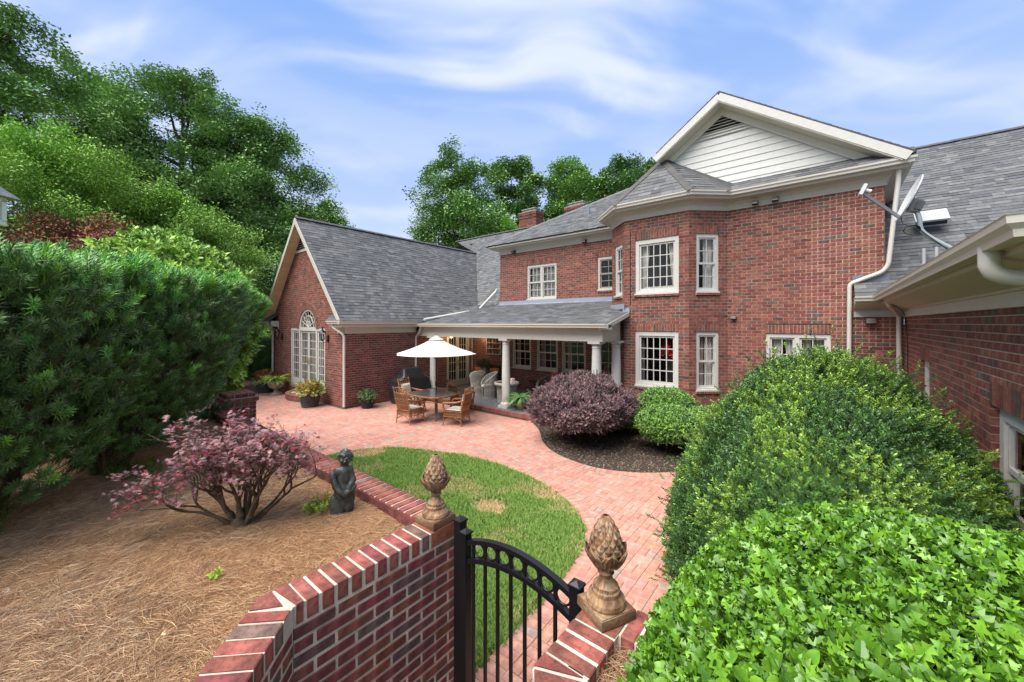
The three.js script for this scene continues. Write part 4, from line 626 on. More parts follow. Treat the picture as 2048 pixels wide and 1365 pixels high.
{ // left retaining wall: pier at the gate, splayed return towards the viewer, long arm along the lawn
  const R = rng(301), gw = thing('garden_wall', 'brick retaining wall with a capped edge around the pine straw bed', 'wall', [-2.04, 0, -1.7]);
  const W = .2; gardenRun(gw, V(-1.94, 0, -.75), V(-1.94, 0, -1.8), nx, W, 0, 302, .25);
  const s45 = V(.7071, 0, .7071), n45 = V(.7071, 0, -.7071); gardenRun(gw, V(-1.94, 0, -.75).addScaledVector(s45, 1.7), V(-1.94, 0, -.75), n45, W, 0, 303, .6);
  gardenRun(gw, V(-1.96, 0, -1.82), V(-7.5, 0, -1.82), V(0, 0, -1), W, 0, 304, 9);
  rowlock(gw, V(-1.94, 0, -.80), V(0, 0, -1), nx, .76, W, R); 
  { // mitred corner pieces of the cap
    const mk = new GB(); mk.slab([[-1.945, -.752], [-1.945, -.802], [-2.136, -.802], [-2.136, -.668], [-2.017, -.549], [-1.88, -.686]].map(([a, b]) => V(a, WT - .006, b)), CAPH, lin(206, 198, 182)); part(gw, 'cap_mortar', mk, M.mortar);
    const q = new GB(); q.slab([V(-1.942, WT, -.795), V(-2.138, WT, -.795), V(-2.138, WT, -.735), V(-1.942, WT, -.762)], CAPH, CB[1]); part(gw, 'cap_brick', q, M.brick);
    const q2 = new GB(); q2.slab([V(-1.925, WT, -.73), V(-1.884, WT, -.689), V(-2.019, WT, -.554), V(-2.062, WT, -.597)], CAPH, CB[0]); q2.slab([V(-1.985, WT, -.718), V(-2.07, WT, -.608), V(-2.134, WT, -.668), V(-2.134, WT, -.722)], CAPH, CB[1]); part(gw, 'cap_brick', q2, M.brick);
  }
  rowlock(gw, V(-1.94, 0, -.75).addScaledVector(s45, .09), s45, n45, 1.6, W, R, 0, .08);
  rowlock(gw, V(-2.16, 0, -1.82), V(-1, 0, 0), V(0, 0, -1), 5.3, W, R, 0, .0765);
  // face of the arm on the bed side, just proud of the straw
  const inner = new GB(); inner.abox(-7.5, -2.16, 1.2, WT - .012, -1.635, -1.61, lin(122, 66, 60)); part(gw, 'inner_face', inner, M.brick);
  const pb = new GB(); pb.abox(-2.14, -1.9405, WT - CAPH, WT - .006, -1.816, -1.565, lin(160, 96, 70)); part(gw, 'pier_brick', pb, M.brick);
}
{ // right wall beside the gate
  const R = rng(311), gw = thing('garden_wall', 'short brick wall right of the black gate, beneath the near clipped hedge', 'wall', [-.79, 0, -1.5]);
  gardenRun(gw, V(-.885, 0, -1.76), V(-.885, 0, -1.2), nmx, .195, 0, 312, .9); rowlock(gw, V(-.885, 0, -1.53), V(0, 0, 1), nmx, .235, .195, R, 0, .077);
  gardenRun(gw, V(1.2, 0, -1.76), V(-.885, 0, -1.76), V(0, 0, -1), .195, 0, 313, 9); rowlock(gw, V(-.69, 0, -1.76), V(1, 0, 0), V(0, 0, -1), 1.5, .195, R, 0, .0765);
  const s45 = V(.7071, 0, .7071); gardenRun(gw, V(-.885, 0, -1.2), V(-.885, 0, -1.2).addScaledVector(s45, 1.2), V(-.7071, 0, .7071), .195, 0, 314, .9); rowlock(gw, V(-.885, 0, -1.2).addScaledVector(s45, .088), s45, V(-.7071, 0, .7071), 1.0, .195, R, 0, .08);
  const mk = new GB(); mk.slab([[-.88, -1.298], [-.694, -1.298], [-.69, -1.281], [-.683, -1.276], [-.823, -1.138], [-.88, -1.2]].map(([a, b]) => V(a, WT - .006, b)), CAPH, lin(206, 198, 182)); { const q = new GB(); q.slab([V(-.883, WT, -1.287), V(-.71, WT, -1.287), V(-.883, WT, -1.215)], CAPH, CB[0]); part(gw, 'cap_brick', q, M.brick); const q2 = new GB(); q2.slab([V(-.872, WT, -1.2), V(-.7, WT, -1.27), V(-.832, WT, -1.146)], CAPH, CB[4]); part(gw, 'cap_brick', q2, M.brick); } part(gw, 'cap_mortar', mk, M.mortar);
  const pb = new GB(); pb.abox(-.8845, -.695, WT - CAPH, WT - .006, -1.755, -1.535, lin(150, 92, 72)); part(gw, 'pier_brick', pb, M.brick);
}
{ // low brick pier at the far end of the bed
  const R = rng(321), p = thing('brick_pier', 'square brick pier with a stepped cap at the far corner of the straw bed', 'pier', [-7.75, 0, -2.1]), c = V(-7.75, 0, -2.1), m = new GB(), top = 1.68; m.abox(c.x - .21, c.x + .21, 0, top - .15, c.z - .21, c.z + .21, MORT); m.abox(c.x - .235, c.x + .235, top - .15, top - .075, c.z - .235, c.z + .235, MORT); m.abox(c.x - .2, c.x + .2, top - .075, top - .006, c.z - .2, c.z + .2, MORT); part(p, 'core', m, M.mortar);
  const ring = (h, y, k, o) => { for (const [u, n] of [[X1, Z1], [V(0, 0, -1), X1], [V(-1, 0, 0), V(0, 0, -1)], [V(0, 0, 1), V(-1, 0, 0)]]) { const L = 2 * h; let s = o ? [[0, .5], [.5, 1]] : [[0, .28], [.28, .76], [.76, 1]]; for (const [a, b] of s) { const q = c.clone().addScaledVector(n, h - .045).addScaledVector(u, -h + (a + b) / 2 * L); q.y = y; pieceMesh(p, 'brick', { o: q, a: u, b: UP, c: n, s: [(b - a) * L - .012, .058, .1], col: tint(CB[Math.floor(R() * 6)], .85 + R() * .2, R) }, M.brick, .004); } } };
  ring(.205, top - .038, 0, 0); ring(.245, top - .112, 0, 1); for (let k = 0; k < 9; k++) ring(.215, top - .19 - k * .0677, 0, k % 2);
  for (let i = 0; i < 2; i++) for (let j = 0; j < 4; j++) pieceMesh(p, 'cap_brick', { o: V(c.x - .1 + i * .2, top - .01, c.z - .15 + j * .1), a: X1, b: UP, c: Z1, s: [.19, .024, .09], col: tint(lin(196, 132, 104), .9 + R() * .2, R) }, M.brick, .003);
}
// ---- gate
{
  const g0 = [-1.36, 0, -1.67], gt = thing('metal_gate', 'black metal garden gate with an arched top and a row of rings', 'gate', g0), K = lin(24, 24, 27), z = -1.67, xl = -1.74, xr = -.955;
  const post = (nm, x, zz, h, s, y0 = 0) => { const g = new GB(); g.abox(x - s, x + s, y0, h, zz - s, zz + s, K); g.abox(x - s - .006, x + s + .006, h, h + .012, zz - s - .006, zz + s + .006, K); g.face([V(x - s, h + .012, zz + s), V(x + s, h + .012, zz + s), V(x, h + .028, zz)], K); g.face([V(x + s, h + .012, zz + s), V(x + s, h + .012, zz - s), V(x, h + .028, zz)], K); g.face([V(x + s, h + .012, zz - s), V(x - s, h + .012, zz - s), V(x, h + .028, zz)], K); g.face([V(x - s, h + .012, zz - s), V(x - s, h + .012, zz + s), V(x, h + .028, zz)], K); part(gt, nm, g, M.iron); };
  post('post', -1.82, -1.7, 1.585, .029); post('post', -.905, -1.79, 1.5, .024); post('stile', xl, z, 1.545, .026, .06); post('stile', xr, z, 1.555, .027, .06);
  const arch = (t, y) => y + .075 * (1 - (2 * t - 1) ** 2), bar = (nm, y, w, h) => { const g = new GB(), N = 20; for (let i = 0; i < N; i++) { const P = k => V(lerp(xl + .026, xr - .027, k / N), arch(k / N, y), z); const a = P(i), b = P(i + 1); g.box(a.clone().lerp(b, .5), dirOf(a, b), V(0, 0, 0).crossVectors(Z1, dirOf(a, b)), Z1, a.distanceTo(b) + .002, h, w, K); } part(gt, nm, g, M.iron); };
  bar('top_rail', 1.5, .036, .026); bar('ring_rail', 1.385, .034, .026);
  const sp = .0985, x0 = xl + .026 + .043; for (let k = 0; k < 8; k++) { const x = x0 + k * sp, t = (x - xl) / (xr - xl), g = new GB(); g.abox(x - .008, x + .008, .1, arch(t, 1.385), z - .008, z + .008, K); g.abox(x - .008, x + .008, arch(t, 1.385), arch(t, 1.5), z - .007, z + .007, K); part(gt, 'bar', g, M.iron); if (k < 7) { const r = new GB(), xx = x + sp / 2, tt = (xx - xl) / (xr - xl), cy = (arch(tt, 1.5) + arch(tt, 1.385)) / 2; r.add(new THREE.TorusGeometry(.0405, .0062, 8, 28), new THREE.Matrix4().makeTranslation(xx, cy, z), K); part(gt, 'ring', r, M.iron); } }
  const lo = new GB(); lo.abox(xl + .026, xr - .027, .44, .468, z - .016, z + .016, K); part(gt, 'lower_rail', lo, M.iron); const b2 = new GB(); b2.abox(xl + .026, xr - .027, .085, .113, z - .016, z + .016, K); part(gt, 'bottom_rail', b2, M.iron); const hg = new GB(); for (const y of [.5, 1.25]) hg.abox(-1.792, xl - .024, y - .04, y + .04, -1.69, -1.672, lin(60, 62, 70)); part(gt, 'hinge', hg, M.iron);
}
// ---- pine cone finials
{
  const c0 = [-2.04, WT, -1.68], f = thing('pinecone_finial', 'weathered stone pinecone finial on the wall left of the gate', 'finial', c0, 'pinecone finials on the gate piers'), R = rng(331);
  const C1 = lin(168, 130, 92), C2 = lin(122, 86, 58), C3 = lin(184, 166, 138), mix = (a, b, t) => a.map((v, i) => lerp(v, b[i], t)), stain = (p, s = 1) => { const n = noise3(p.x * 38 + 5, p.y * 38, p.z * 38), m = noise3(p.x * 90, p.y * 90, p.z * 90); return mix(mix(C2, C1, sstep(.25, .7, n)), C3, sstep(.52, .75, m) * .7).map(v => v * s); };
  const recolor = g => { for (let k = 0; k < g.p.length; k += 3) { const c = stain(V(g.p[k], g.p[k + 1], g.p[k + 2])); g.c[k] = c[0]; g.c[k + 1] = c[1]; g.c[k + 2] = c[2]; } return g; };
  const o = V(...c0); const pl = new GB(); pl.abox(o.x - .094, o.x + .094, o.y, o.y + .042, o.z - .094, o.z + .094, C1); pl.abox(o.x - .09, o.x + .09, o.y + .042, o.y + .046, o.z - .09, o.z + .09, C1); part(f, 'plinth', recolor(pl), M.stone);
  const ft = new GB(), prof = [[.088, .046], [.09, .056], [.086, .072], [.072, .088], [.066, .094], [.064, .11], [.056, .116], [.052, .128], [.047, .132], [.034, .15], [.029, .165], [.03, .178], [.038, .186], [.034, .192], [.03, .2], [.034, .212]]; ft.lathe(o, prof, 36, C1); for (let k = 0; k < 30; k++) { const a = k / 30 * 6.283; ft.box(V(o.x + Math.cos(a) * .053, o.y + .122, o.z + Math.sin(a) * .053), V(-Math.sin(a), 0, Math.cos(a)), UP, V(Math.cos(a), 0, Math.sin(a)), .006, .014, .008, C2); } part(f, 'foot', recolor(ft), M.stone);
  const cone = new GB(), NU = 132, NV = 76, h = .235, yb = o.y + .21, rad = v => .034 + (.0735 - .034) * Math.pow(Math.sin(Math.min(1, v / .36) * Math.PI / 2), .9) - (v > .36 ? (.0735 - .012) * Math.pow((v - .36) / .64, 2.1) : 0);
  const pos = (i, j) => { const a = i / NU * 6.283, v = j / NV, k = 11, q = v * 9.2, fa = (k * a / 6.283 + q / 2), fb = (k * a / 6.283 - q / 2), tent = x => { const f = x - Math.floor(x); return 1 - Math.abs(2 * f - 1); }; const d = v > .3 ? Math.min(tent(fa), tent(fb)) * .013 * (1 - .4 * v) : 0; const r = rad(v) + d - .004; return V(o.x + Math.cos(a) * r, yb + v * h, o.z + Math.sin(a) * r); };
  for (let j = 0; j < NV; j++) for (let i = 0; i < NU; i++) { const A = pos(i, j), B = pos(i + 1, j), C = pos(i + 1, j + 1), D = pos(i, j + 1); cone.face([A, D, C, B], C1); } part(f, 'cone', recolor(cone), M.stone);
  const lf = new GB(); for (let k = 0; k < 7; k++) { const a0 = k / 7 * 6.283 + .2; const P = (s, t) => { const w = Math.sin(Math.PI * Math.min(1, .12 + t * .88)) ** .6 * .52, a = a0 + s * w, v = .02 + t * .40, r = rad(v) + .004 + .013 * (1 - Math.abs(s) ** 2 * .6) + .012 * t * t + Math.cos(s * 14) * .0022; return V(o.x + Math.cos(a) * r, yb + v * h, o.z + Math.sin(a) * r); }; for (let j = 0; j < 8; j++) for (let i = -7; i < 7; i++) lf.face([P(i / 7, j / 8), P(i / 7, (j + 1) / 8), P((i + 1) / 7, (j + 1) / 8), P((i + 1) / 7, j / 8)], C2); } part(f, 'leaf_collar', recolor(lf), M.stone);
  copyThing(f, [-.79, WT, -1.65], 1.1, 'weathered stone pinecone finial right of the gate, beside the near hedge');
}
// ================================================================ PINE STRAW BED
const bedY = (x, z) => 1.405 + .05 * (fbm2(x * 1.4 + 3, z * 1.4 + 7, 3) - .5) + .012 * (fbm2(x * 9, z * 9, 2) - .5);
{
  const g = new GB(), N = 70, P = (i, j) => { const x = lerp(-10.5, -1.2, i / N), z = lerp(-1.63, 4, j / N); return V(x, bedY(x, z), z); }; const inside = (x, z) => x < -2.1 || z - (-.75) > (x + 1.94) + .24; for (let i = 0; i < N; i++) for (let j = 0; j < N; j++) { const m = P(i + .5, j + .5); if (!inside(m.x, m.z)) continue; g.face([P(i, j + 1), P(i + 1, j + 1), P(i + 1, j), P(i, j)], lin(118, 86, 60)); } struct('straw_bed_soil', g, M.earth);
  const side = new GB(); side.abox(-10.5, -2.2, -.02, 1.3, -1.6, 4, lin(90, 70, 54)); struct('raised_bed', side, M.earth);
  const g2 = new GB(); g2.slab([V(-.68, 1.4, -1.56), V(1.2, 1.4, -1.56), V(1.2, 1.4, .6), V(-.2, 1.4, -.6), V(-.68, 1.4, -1.1)], .3, lin(118, 86, 60)); struct('straw_bed_soil', g2, M.earth);
  const R = rng(401), nd = new GB(); nd.tube([V(-.1, 0, 0), V(-.05, .006, .004), V(0, .009, .006), V(.05, .006, .003), V(.1, 0, -.003)], t => 0.00075 * (1.05 - t * .5), 3, [1, 1, 1], false); const geo = nd.build();
  const cols = [lin(180, 141, 101), lin(163, 122, 86), lin(194, 158, 116), lin(148, 108, 78), lin(203, 177, 139), lin(133, 103, 80), lin(175, 148, 120)], list = []; let t = 0;
  while (list.length < 300000 && t++ < 3200000) { const x = -9.2 + R() * 8, z = -1.62 + R() * 4.2; if (!inside(x + .06, z - .03)) continue; const d = Math.hypot(x, z); if (!seen(V(x, 1.42, z)) && R() > .3) continue; if (R() > Math.min(1, (2.0 / d) ** 1.3)) continue; const fl = fbm2(x * .8 + 2, z * .8, 2) * 5 + (fbm2(x * 3.5, z * 3.5 + 9, 2) - .5) * 5 + (R() - .5) * 2.4; const patch = fbm2(x * 1.1 + 9, z * 1.1, 3); const k = Math.floor(clamp(patch * 9 - 1.2 + (R() - .5) * 6, 0, 6.99)); list.push({ p: V(x, bedY(x, z) + .004 + R() * .026, z), q: new THREE.Quaternion().setFromEuler(new THREE.Euler((R() - .5) * 1.2, fl, (R() - .5) * .34, 'YXZ')), s: V(.4 + R() * .5, .5 + R() * 1.6, .9 + R() * .7), c: tint(cols[k], .75 + R() * .5, R) }); }
  for (let k = 0; k < 3500; k++) { const x = -.69 + R() * .55, z = -1.55 + R() * .65; if (z - x < -.9 - .0 && x < -.2) { } list.push({ p: V(x, 1.405 + R() * .07, z), q: new THREE.Quaternion().setFromEuler(new THREE.Euler((R() - .5) * 1.6, R() * 6.28, (R() - .5) * .8, 'YXZ')), s: V(.5 + R() * .5, 1 + R() * 2, 1.1), c: tint(cols[Math.floor(R() * 7)], .8 + R() * .4, R) }); }
  const m = inst(null, 'pine_straw', geo, std({ roughness: .7 }), list); m.userData = { kind: 'stuff', label: 'brown pine straw covering the raised bed', category: 'pine straw' };
  // fallen leaves and a tuft or two on the straw
  const lv = (x, z, s, col, lab) => { const q = new GB(), y = bedY(x, z) + .035, N = 10; const pts = []; for (let i = 0; i < N; i++) { const a = i / N * 6.283; pts.push(V(x + Math.cos(a) * s, y + Math.sin(a * 2) * .004, z + Math.sin(a) * s * .42)); } q.slab(pts, .0015, col); single('fallen_leaf', q, M.plain, lab, 'leaf', 'leaves fallen on the pine straw'); };
  lv(-2.55, .48, .032, lin(206, 214, 160), 'pale green oval leaf lying on the pine straw'); lv(-2.15, .82, .05, lin(196, 168, 120), 'long tan leaf lying on the near pine straw'); lv(-3.35, .12, .032, lin(226, 220, 206), 'white curled leaf lying near the hedge trunk'); lv(-1.72, .92, .028, lin(168, 186, 90), 'small green leaf lying on the nearest pine straw'); lv(-2.9, -.25, .03, lin(190, 160, 116), 'small brown leaf in front of the maple trunk'); lv(-3.75, -.3, .035, lin(170, 136, 100), 'brown leaf between the maple and the yew trunks'); lv(-2.35, -.35, .03, lin(200, 176, 136), 'pale tan leaf near the bend of the brick wall'); lv(-2.32, 1.02, .045, lin(186, 158, 116), 'brown leaf at the left edge of the pine straw');
}
// ================================================================ PLANTS
const rndDir = R => { const y = R() * 2 - 1, a = R() * 6.283, r = Math.sqrt(1 - y * y); return V(Math.cos(a) * r, y, Math.sin(a) * r); };
// --- leaf geometries
function leafFace(g, o, d, n, L, W, col) { // folded oval leaf from o along d, facing n
  const s = V(0, 0, 0).crossVectors(d, n).normalize(), P = (t, w, h) => o.clone().addScaledVector(d, t * L).addScaledVector(s, w * W).addScaledVector(n, h * W); const b = P(0, 0, 0), m = P(.5, 0, -.12), t = P(1, 0, -.1), l1 = P(.32, -.5, .12), l2 = P(.68, -.42, .06), r1 = P(.32, .5, .12), r2 = P(.68, .42, .06);
  g.face([b, m, l2, l1].reverse(), col); g.face([m, t, l2].reverse(), col); g.face([b, r1, r2, m].reverse(), col); g.face([m, r2, t].reverse(), col);
}
function sprigGeo(R, n, len, L, W, spread = .9) { const g = new GB(); for (let k = 0; k < n; k++) { const t = k / n, a = k * 2.4, d = V(Math.cos(a) * spread, .55 + t * .5, Math.sin(a) * spread).normalize(), o = V(0, t * len, 0), nn = V(0, 1, 0).addScaledVector(d, -d.y).normalize(); const c = .85 + R() * .3; leafFace(g, o, d, nn, L * (.8 + R() * .4), W, [c, c, c]); } g.tube([V(0, -len * .3, 0), V(0, len, 0)], .0012, 3, [.6, .5, .3], false); return g.build(); }
function clusterGeo(R, n, rad, L, W) { const g = new GB(); for (let k = 0; k < n; k++) { const p = rndDir(R).multiplyScalar(rad * Math.cbrt(R())), d = rndDir(R); d.y *= .5; d.normalize(); const nn = V((R() - .5) * 1.1, 1, (R() - .5) * 1.1); nn.addScaledVector(d, -nn.dot(d)).normalize(); const s = V(0, 0, 0).crossVectors(d, nn), c = .8 + R() * .4, l = L * (.7 + R() * .6), w = W * (.7 + R() * .5), P = (t, q) => p.clone().addScaledVector(d, t * l).addScaledVector(s, q * w); g.face([P(0, 0), P(.45, -.5), P(1, 0), P(.5, .5)], [c, c, c * .95]); } return g.build(); }
function needleGeo(R) { const g = new GB(); for (let k = 0; k < 34; k++) { const t = k / 34, a = k * 2.4, up = lerp(-.1, 1.5, t), d = V(Math.cos(a), up, Math.sin(a)).normalize(), o = V(0, t * .075, 0), l = .046 * (.8 + R() * .4), s = V(0, 0, 0).crossVectors(d, UP).normalize().multiplyScalar(.0024), m = o.clone().addScaledVector(d, l * .55).add(V(0, .003, 0)), e = o.clone().addScaledVector(d, l); const c = .85 + R() * .3; g.face([o.clone().sub(s), o.clone().add(s), m.clone().add(s), m.clone().sub(s)], [c, c, c]); g.face([m.clone().sub(s), m.clone().add(s), e], [c, c, c]); } g.tube([V(0, -.06, 0), V(0, .075, 0)], .0022, 4, [.7, .62, .35], false); return g.build(); }
function hollyGeo() { const g = new GB(), L = .056, st = [[0, .002], [.12, .010], [.24, .0225], [.36, .0085], [.54, .021], [.68, .0075], [.86, .016], [.92, .004], [1, .0005]]; const P = (k, s) => { const [t, w] = st[k], spine = (k === 2 || k === 4 || k === 6); return V(s * w, -t * t * .012 + (s ? (spine ? .016 : .0045) : 0), t * L + (spine && s ? .003 : 0)); }; for (let k = 0; k < st.length - 1; k++) for (const s of [-1, 1]) { const A = P(k, 0), B = P(k + 1, 0), C = P(k + 1, s), D = P(k, s); const b = g.p.length / 3, pts = [A, B, C, D], n = V(0, 0, 0).subVectors(B, A).cross(V(0, 0, 0).subVectors(D, A)).normalize(); const fl = n.y < 0; if (fl) n.negate(); pts.forEach((q, i) => { g.p.push(q.x, q.y, q.z); g.n.push(n.x, n.y, n.z); g.c.push(...(i < 2 ? [.82, .88, .76] : [1.3, 1.18, .9])); g.u.push(0, 0); }); fl ? g.i.push(b, b + 2, b + 1, b, b + 3, b + 2) : g.i.push(b, b + 1, b + 2, b, b + 2, b + 3); } return g.build(); }
function ovalGeo() { const g = new GB(), L = .05, st = [[0, .002], [.15, .009], [.35, .0145], [.6, .015], [.8, .010], [.93, .005], [1, .0005]]; for (let k = 0; k < st.length - 1; k++) for (const s of [-1, 1]) { const P = (k, q) => { const [t, w] = st[k]; return V(q * w, -t * t * .01 + (q ? .004 : 0), t * L); }; const pts = [P(k, 0), P(k + 1, 0), P(k + 1, s), P(k, s)], n = V(0, 0, 0).subVectors(pts[1], pts[0]).cross(V(0, 0, 0).subVectors(pts[3], pts[0])).normalize(); const fl = n.y < 0; if (fl) n.negate(); const b = g.p.length / 3; pts.forEach((q, i) => { g.p.push(q.x, q.y, q.z); g.n.push(n.x, n.y, n.z); g.c.push(...(i < 2 ? [.85, .9, .8] : [1.25, 1.15, .9])); g.u.push(0, 0); }); fl ? g.i.push(b, b + 2, b + 1, b, b + 3, b + 2) : g.i.push(b, b + 1, b + 2, b, b + 2, b + 3); } return g.build(); }
function palmGeo(R, n, L) { const g = new GB(); for (let k = 0; k < n; k++) { const o = rndDir(R).multiplyScalar(L * 1.3 * R()), az = R() * 6.283, tilt = (R() - .5) * 1.2, q = new THREE.Quaternion().setFromEuler(new THREE.Euler(tilt, az, (R() - .5) * .9)), c = [.8 + R() * .45, .8 + R() * .4, .8 + R() * .4]; for (let f = -3; f <= 3; f++) { const a = f * .62, l = L * (1 - Math.abs(f) * .14), d = V(Math.sin(a), -.12, Math.cos(a)), s = V(Math.cos(a), 0, -Math.sin(a)); const P = (t, w) => d.clone().multiplyScalar(l * t).addScaledVector(s, w * l).applyQuaternion(q).add(o); g.face([P(0, 0), P(.45, -.13), P(1, 0), P(.45, .13)], c); } } return g.build(); }
const RL = rng(500), GEO = { sprig: sprigGeo(RL, 12, .06, .021, .011), boxSprig: sprigGeo(RL, 14, .09, .032, .017), needle: needleGeo(RL), holly: hollyGeo(), oval: ovalGeo(), palm: palmGeo(RL, 5, .042), tree: clusterGeo(RL, 26, .42, .17, .095), treeFine: clusterGeo(RL, 34, .42, .12, .06), lacy: clusterGeo(RL, 24, .3, .11, .055), frill: sprigGeo(RL, 11, .085, .034, .017, .8), laurel: sprigGeo(RL, 9, .12, .09, .04, .9) };
const MAT = { tree: leafMat(.9, 0), shrub: leafMat(.42, 0), gloss: leafMat(.42, 0), soft: leafMat(.75, 0), needle: leafMat(.4, 0), maple: leafMat(.55, 0) };
// --- a clipped shrub: sprigs over a bumpy dome with stems inside
function dome(name, label, group, base, rx, rz, h, opt) {
  const { n, geo, mat, cols, sc = 1, seed, low = .12, power = 2.3, jitter = .05, stem = true, rag = .06, newGrowth, turn = 0, hemi = false } = opt, R = rng(seed), t = thing(name, label, opt.cat || 'shrub', base, group), o = V(...base), list = [];
  const C = Math.cos(turn), S = Math.sin(turn);
  for (let k = 0; k < n; k++) {
    const d = rndDir(R); if (d.y < -.55) { k--; continue; } const e = 2 / power, sg = (v) => Math.sign(v) * Math.pow(Math.abs(v), e); let nrm = V(sg(d.x) / 1, sg(d.y), sg(d.z)); const f = 1 / Math.pow(Math.pow(Math.abs(d.x), power) + Math.pow(Math.abs(d.y), power) + Math.pow(Math.abs(d.z), power), 1 / power);
    const bump = 1 + (noise3(d.x * 3.1 + seed, d.y * 3.1, d.z * 3.1) - .5) * rag * 2 + (noise3(d.x * 9 + seed, d.y * 9, d.z * 9) - .5) * rag; const depth = R() < .03 ? 1 + R() * .11 : R() < .76 ? 1 - R() * jitter : .6 + R() * .38, q = d.clone().multiplyScalar(f * bump * depth); if (hemi) { if (d.y < -.02) continue; } const cy = hemi ? 0 : h * (low + (1 - low) * .5), hy = hemi ? h : h * (1 - low) * .5, tp = d.y < 0 ? lerp(1, .72, Math.min(1, -q.y)) : 1; const lx = q.x * rx * tp, lz = q.z * rz * tp; const p = V(o.x + lx * C + lz * S, o.y + cy + q.y * hy, o.z - lx * S + lz * C);
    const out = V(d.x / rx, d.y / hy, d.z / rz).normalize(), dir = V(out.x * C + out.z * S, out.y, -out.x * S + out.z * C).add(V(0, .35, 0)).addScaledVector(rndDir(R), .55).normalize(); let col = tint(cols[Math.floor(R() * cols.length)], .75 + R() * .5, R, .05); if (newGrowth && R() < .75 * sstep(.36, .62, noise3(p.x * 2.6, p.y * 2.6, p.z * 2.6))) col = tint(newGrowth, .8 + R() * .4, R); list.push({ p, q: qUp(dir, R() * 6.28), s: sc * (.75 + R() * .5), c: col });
  }
  inst(t, 'foliage', geo, mat, list).userData.kind = 'stuff';
  { const cg = new GB(), NA = 28, NB = 14, k0 = .86, hyy = hemi ? h : h * (1 - low) * .5, cyy = hemi ? 0 : h * (low + (1 - low) * .5), P = (i, j) => { const a = i / NA * 6.283, b = lerp(hemi ? 0 : -.9, 1.57, j / NB), d = V(Math.cos(b) * Math.cos(a), Math.sin(b), Math.cos(b) * Math.sin(a)), f = k0 / Math.pow(Math.pow(Math.abs(d.x), power) + Math.pow(Math.abs(d.y), power) + Math.pow(Math.abs(d.z), power), 1 / power) * (1 + (noise3(d.x * 3.1 + seed, d.y * 3.1, d.z * 3.1) - .5) * rag * 2), tp = d.y < 0 ? lerp(1, .72, Math.min(1, -d.y * f)) : 1, lx = d.x * f * rx * tp, lz = d.z * f * rz * tp; return V(o.x + lx * C + lz * S, o.y + cyy + d.y * f * hyy, o.z - lx * S + lz * C); }; for (let i = 0; i < NA; i++) for (let j = 0; j < NB; j++) cg.face([P(i, j), P(i, j + 1), P(i + 1, j + 1), P(i + 1, j)], cols[0]); part(t, 'inner_growth', cg, M.dark); }
  const st = new GB(), ns = 9; for (let k = 0; k < ns; k++) { const a = k / ns * 6.283 + R(), r = .35 + R() * .45; st.tube(curve([[o.x + Math.cos(a) * .03, o.y, o.z + Math.sin(a) * .03], [o.x + Math.cos(a) * rx * r * .4, o.y + h * .35, o.z + Math.sin(a) * rz * r * .4], [o.x + Math.cos(a) * rx * r, o.y + h * (.6 + R() * .2), o.z + Math.sin(a) * rz * r]], 8), q => lerp(.018, .005, q) * Math.min(1.6, h), 6, lin(92, 74, 58)); } part(t, 'stem', st, M.bark);
  return t;
}
const BOX = [lin(110, 151, 68), lin(93, 131, 62), lin(132, 173, 81), lin(79, 113, 58)];
dome('boxwood', 'round clipped boxwood on a bare stem in the mulch', 'clipped boxwoods by the bay', [-2.7, 0, -8.7], .6, .6, .98, { n: 4200, geo: GEO.sprig, mat: MAT.shrub, cols: [...BOX, lin(140, 182, 84)], sc: 1.25, seed: 601, low: .22, rag: .05 });
dome('boxwood', 'flat topped clipped boxwood under the lower bay window', 'clipped boxwoods by the bay', [-3.08, 0, -9.78], .62, .45, 1.2, { n: 3600, geo: GEO.sprig, mat: MAT.shrub, cols: [...BOX, lin(140, 182, 84)], sc: 1.25, seed: 602, low: .3, rag: .05 });
dome('boxwood', 'small boxwood between the purple shrub and the bay', 'clipped boxwoods by the bay', [-4.0, 0, -9.6], .4, .4, .75, { n: 1500, geo: GEO.sprig, mat: MAT.shrub, cols: [...BOX, lin(140, 182, 84)], sc: 1.25, seed: 603 });
dome('boxwood', 'boxwood half hidden behind the big clipped shrub', 'clipped boxwoods by the bay', [-2.0, 0, -9.5], .62, .55, .9, { n: 2600, geo: GEO.sprig, mat: MAT.shrub, cols: [...BOX, lin(140, 182, 84)], sc: 1.25, seed: 604 });
dome('purple_shrub', 'broad purple leaved shrub in front of the porch corner', null, [-4.55, 0, -8.2], 1.16, 1.1, 1.55, { n: 15000, geo: GEO.frill, mat: MAT.soft, cols: [lin(160, 128, 126), lin(150, 118, 118), lin(118, 92, 96), lin(102, 78, 84), lin(136, 110, 110), lin(90, 70, 76), lin(96, 92, 78)], sc: .9, seed: 611, low: .1, rag: .2, jitter: .16, power: 2.1 });
const JH = [lin(74, 112, 50), lin(64, 100, 46), lin(86, 126, 56), lin(58, 90, 42)];
dome('clipped_shrub', 'huge rounded small leaved shrub filling the space beside the garage wall', null, [-.05, 0, -6.15], 1.54, 3.0, 2.36, { n: 52000, hemi: true, geo: GEO.sprig, mat: MAT.gloss, cols: JH, sc: 1.25, seed: 621, low: .02, rag: .07, jitter: .07, newGrowth: lin(128, 162, 64), power: 2.1 });
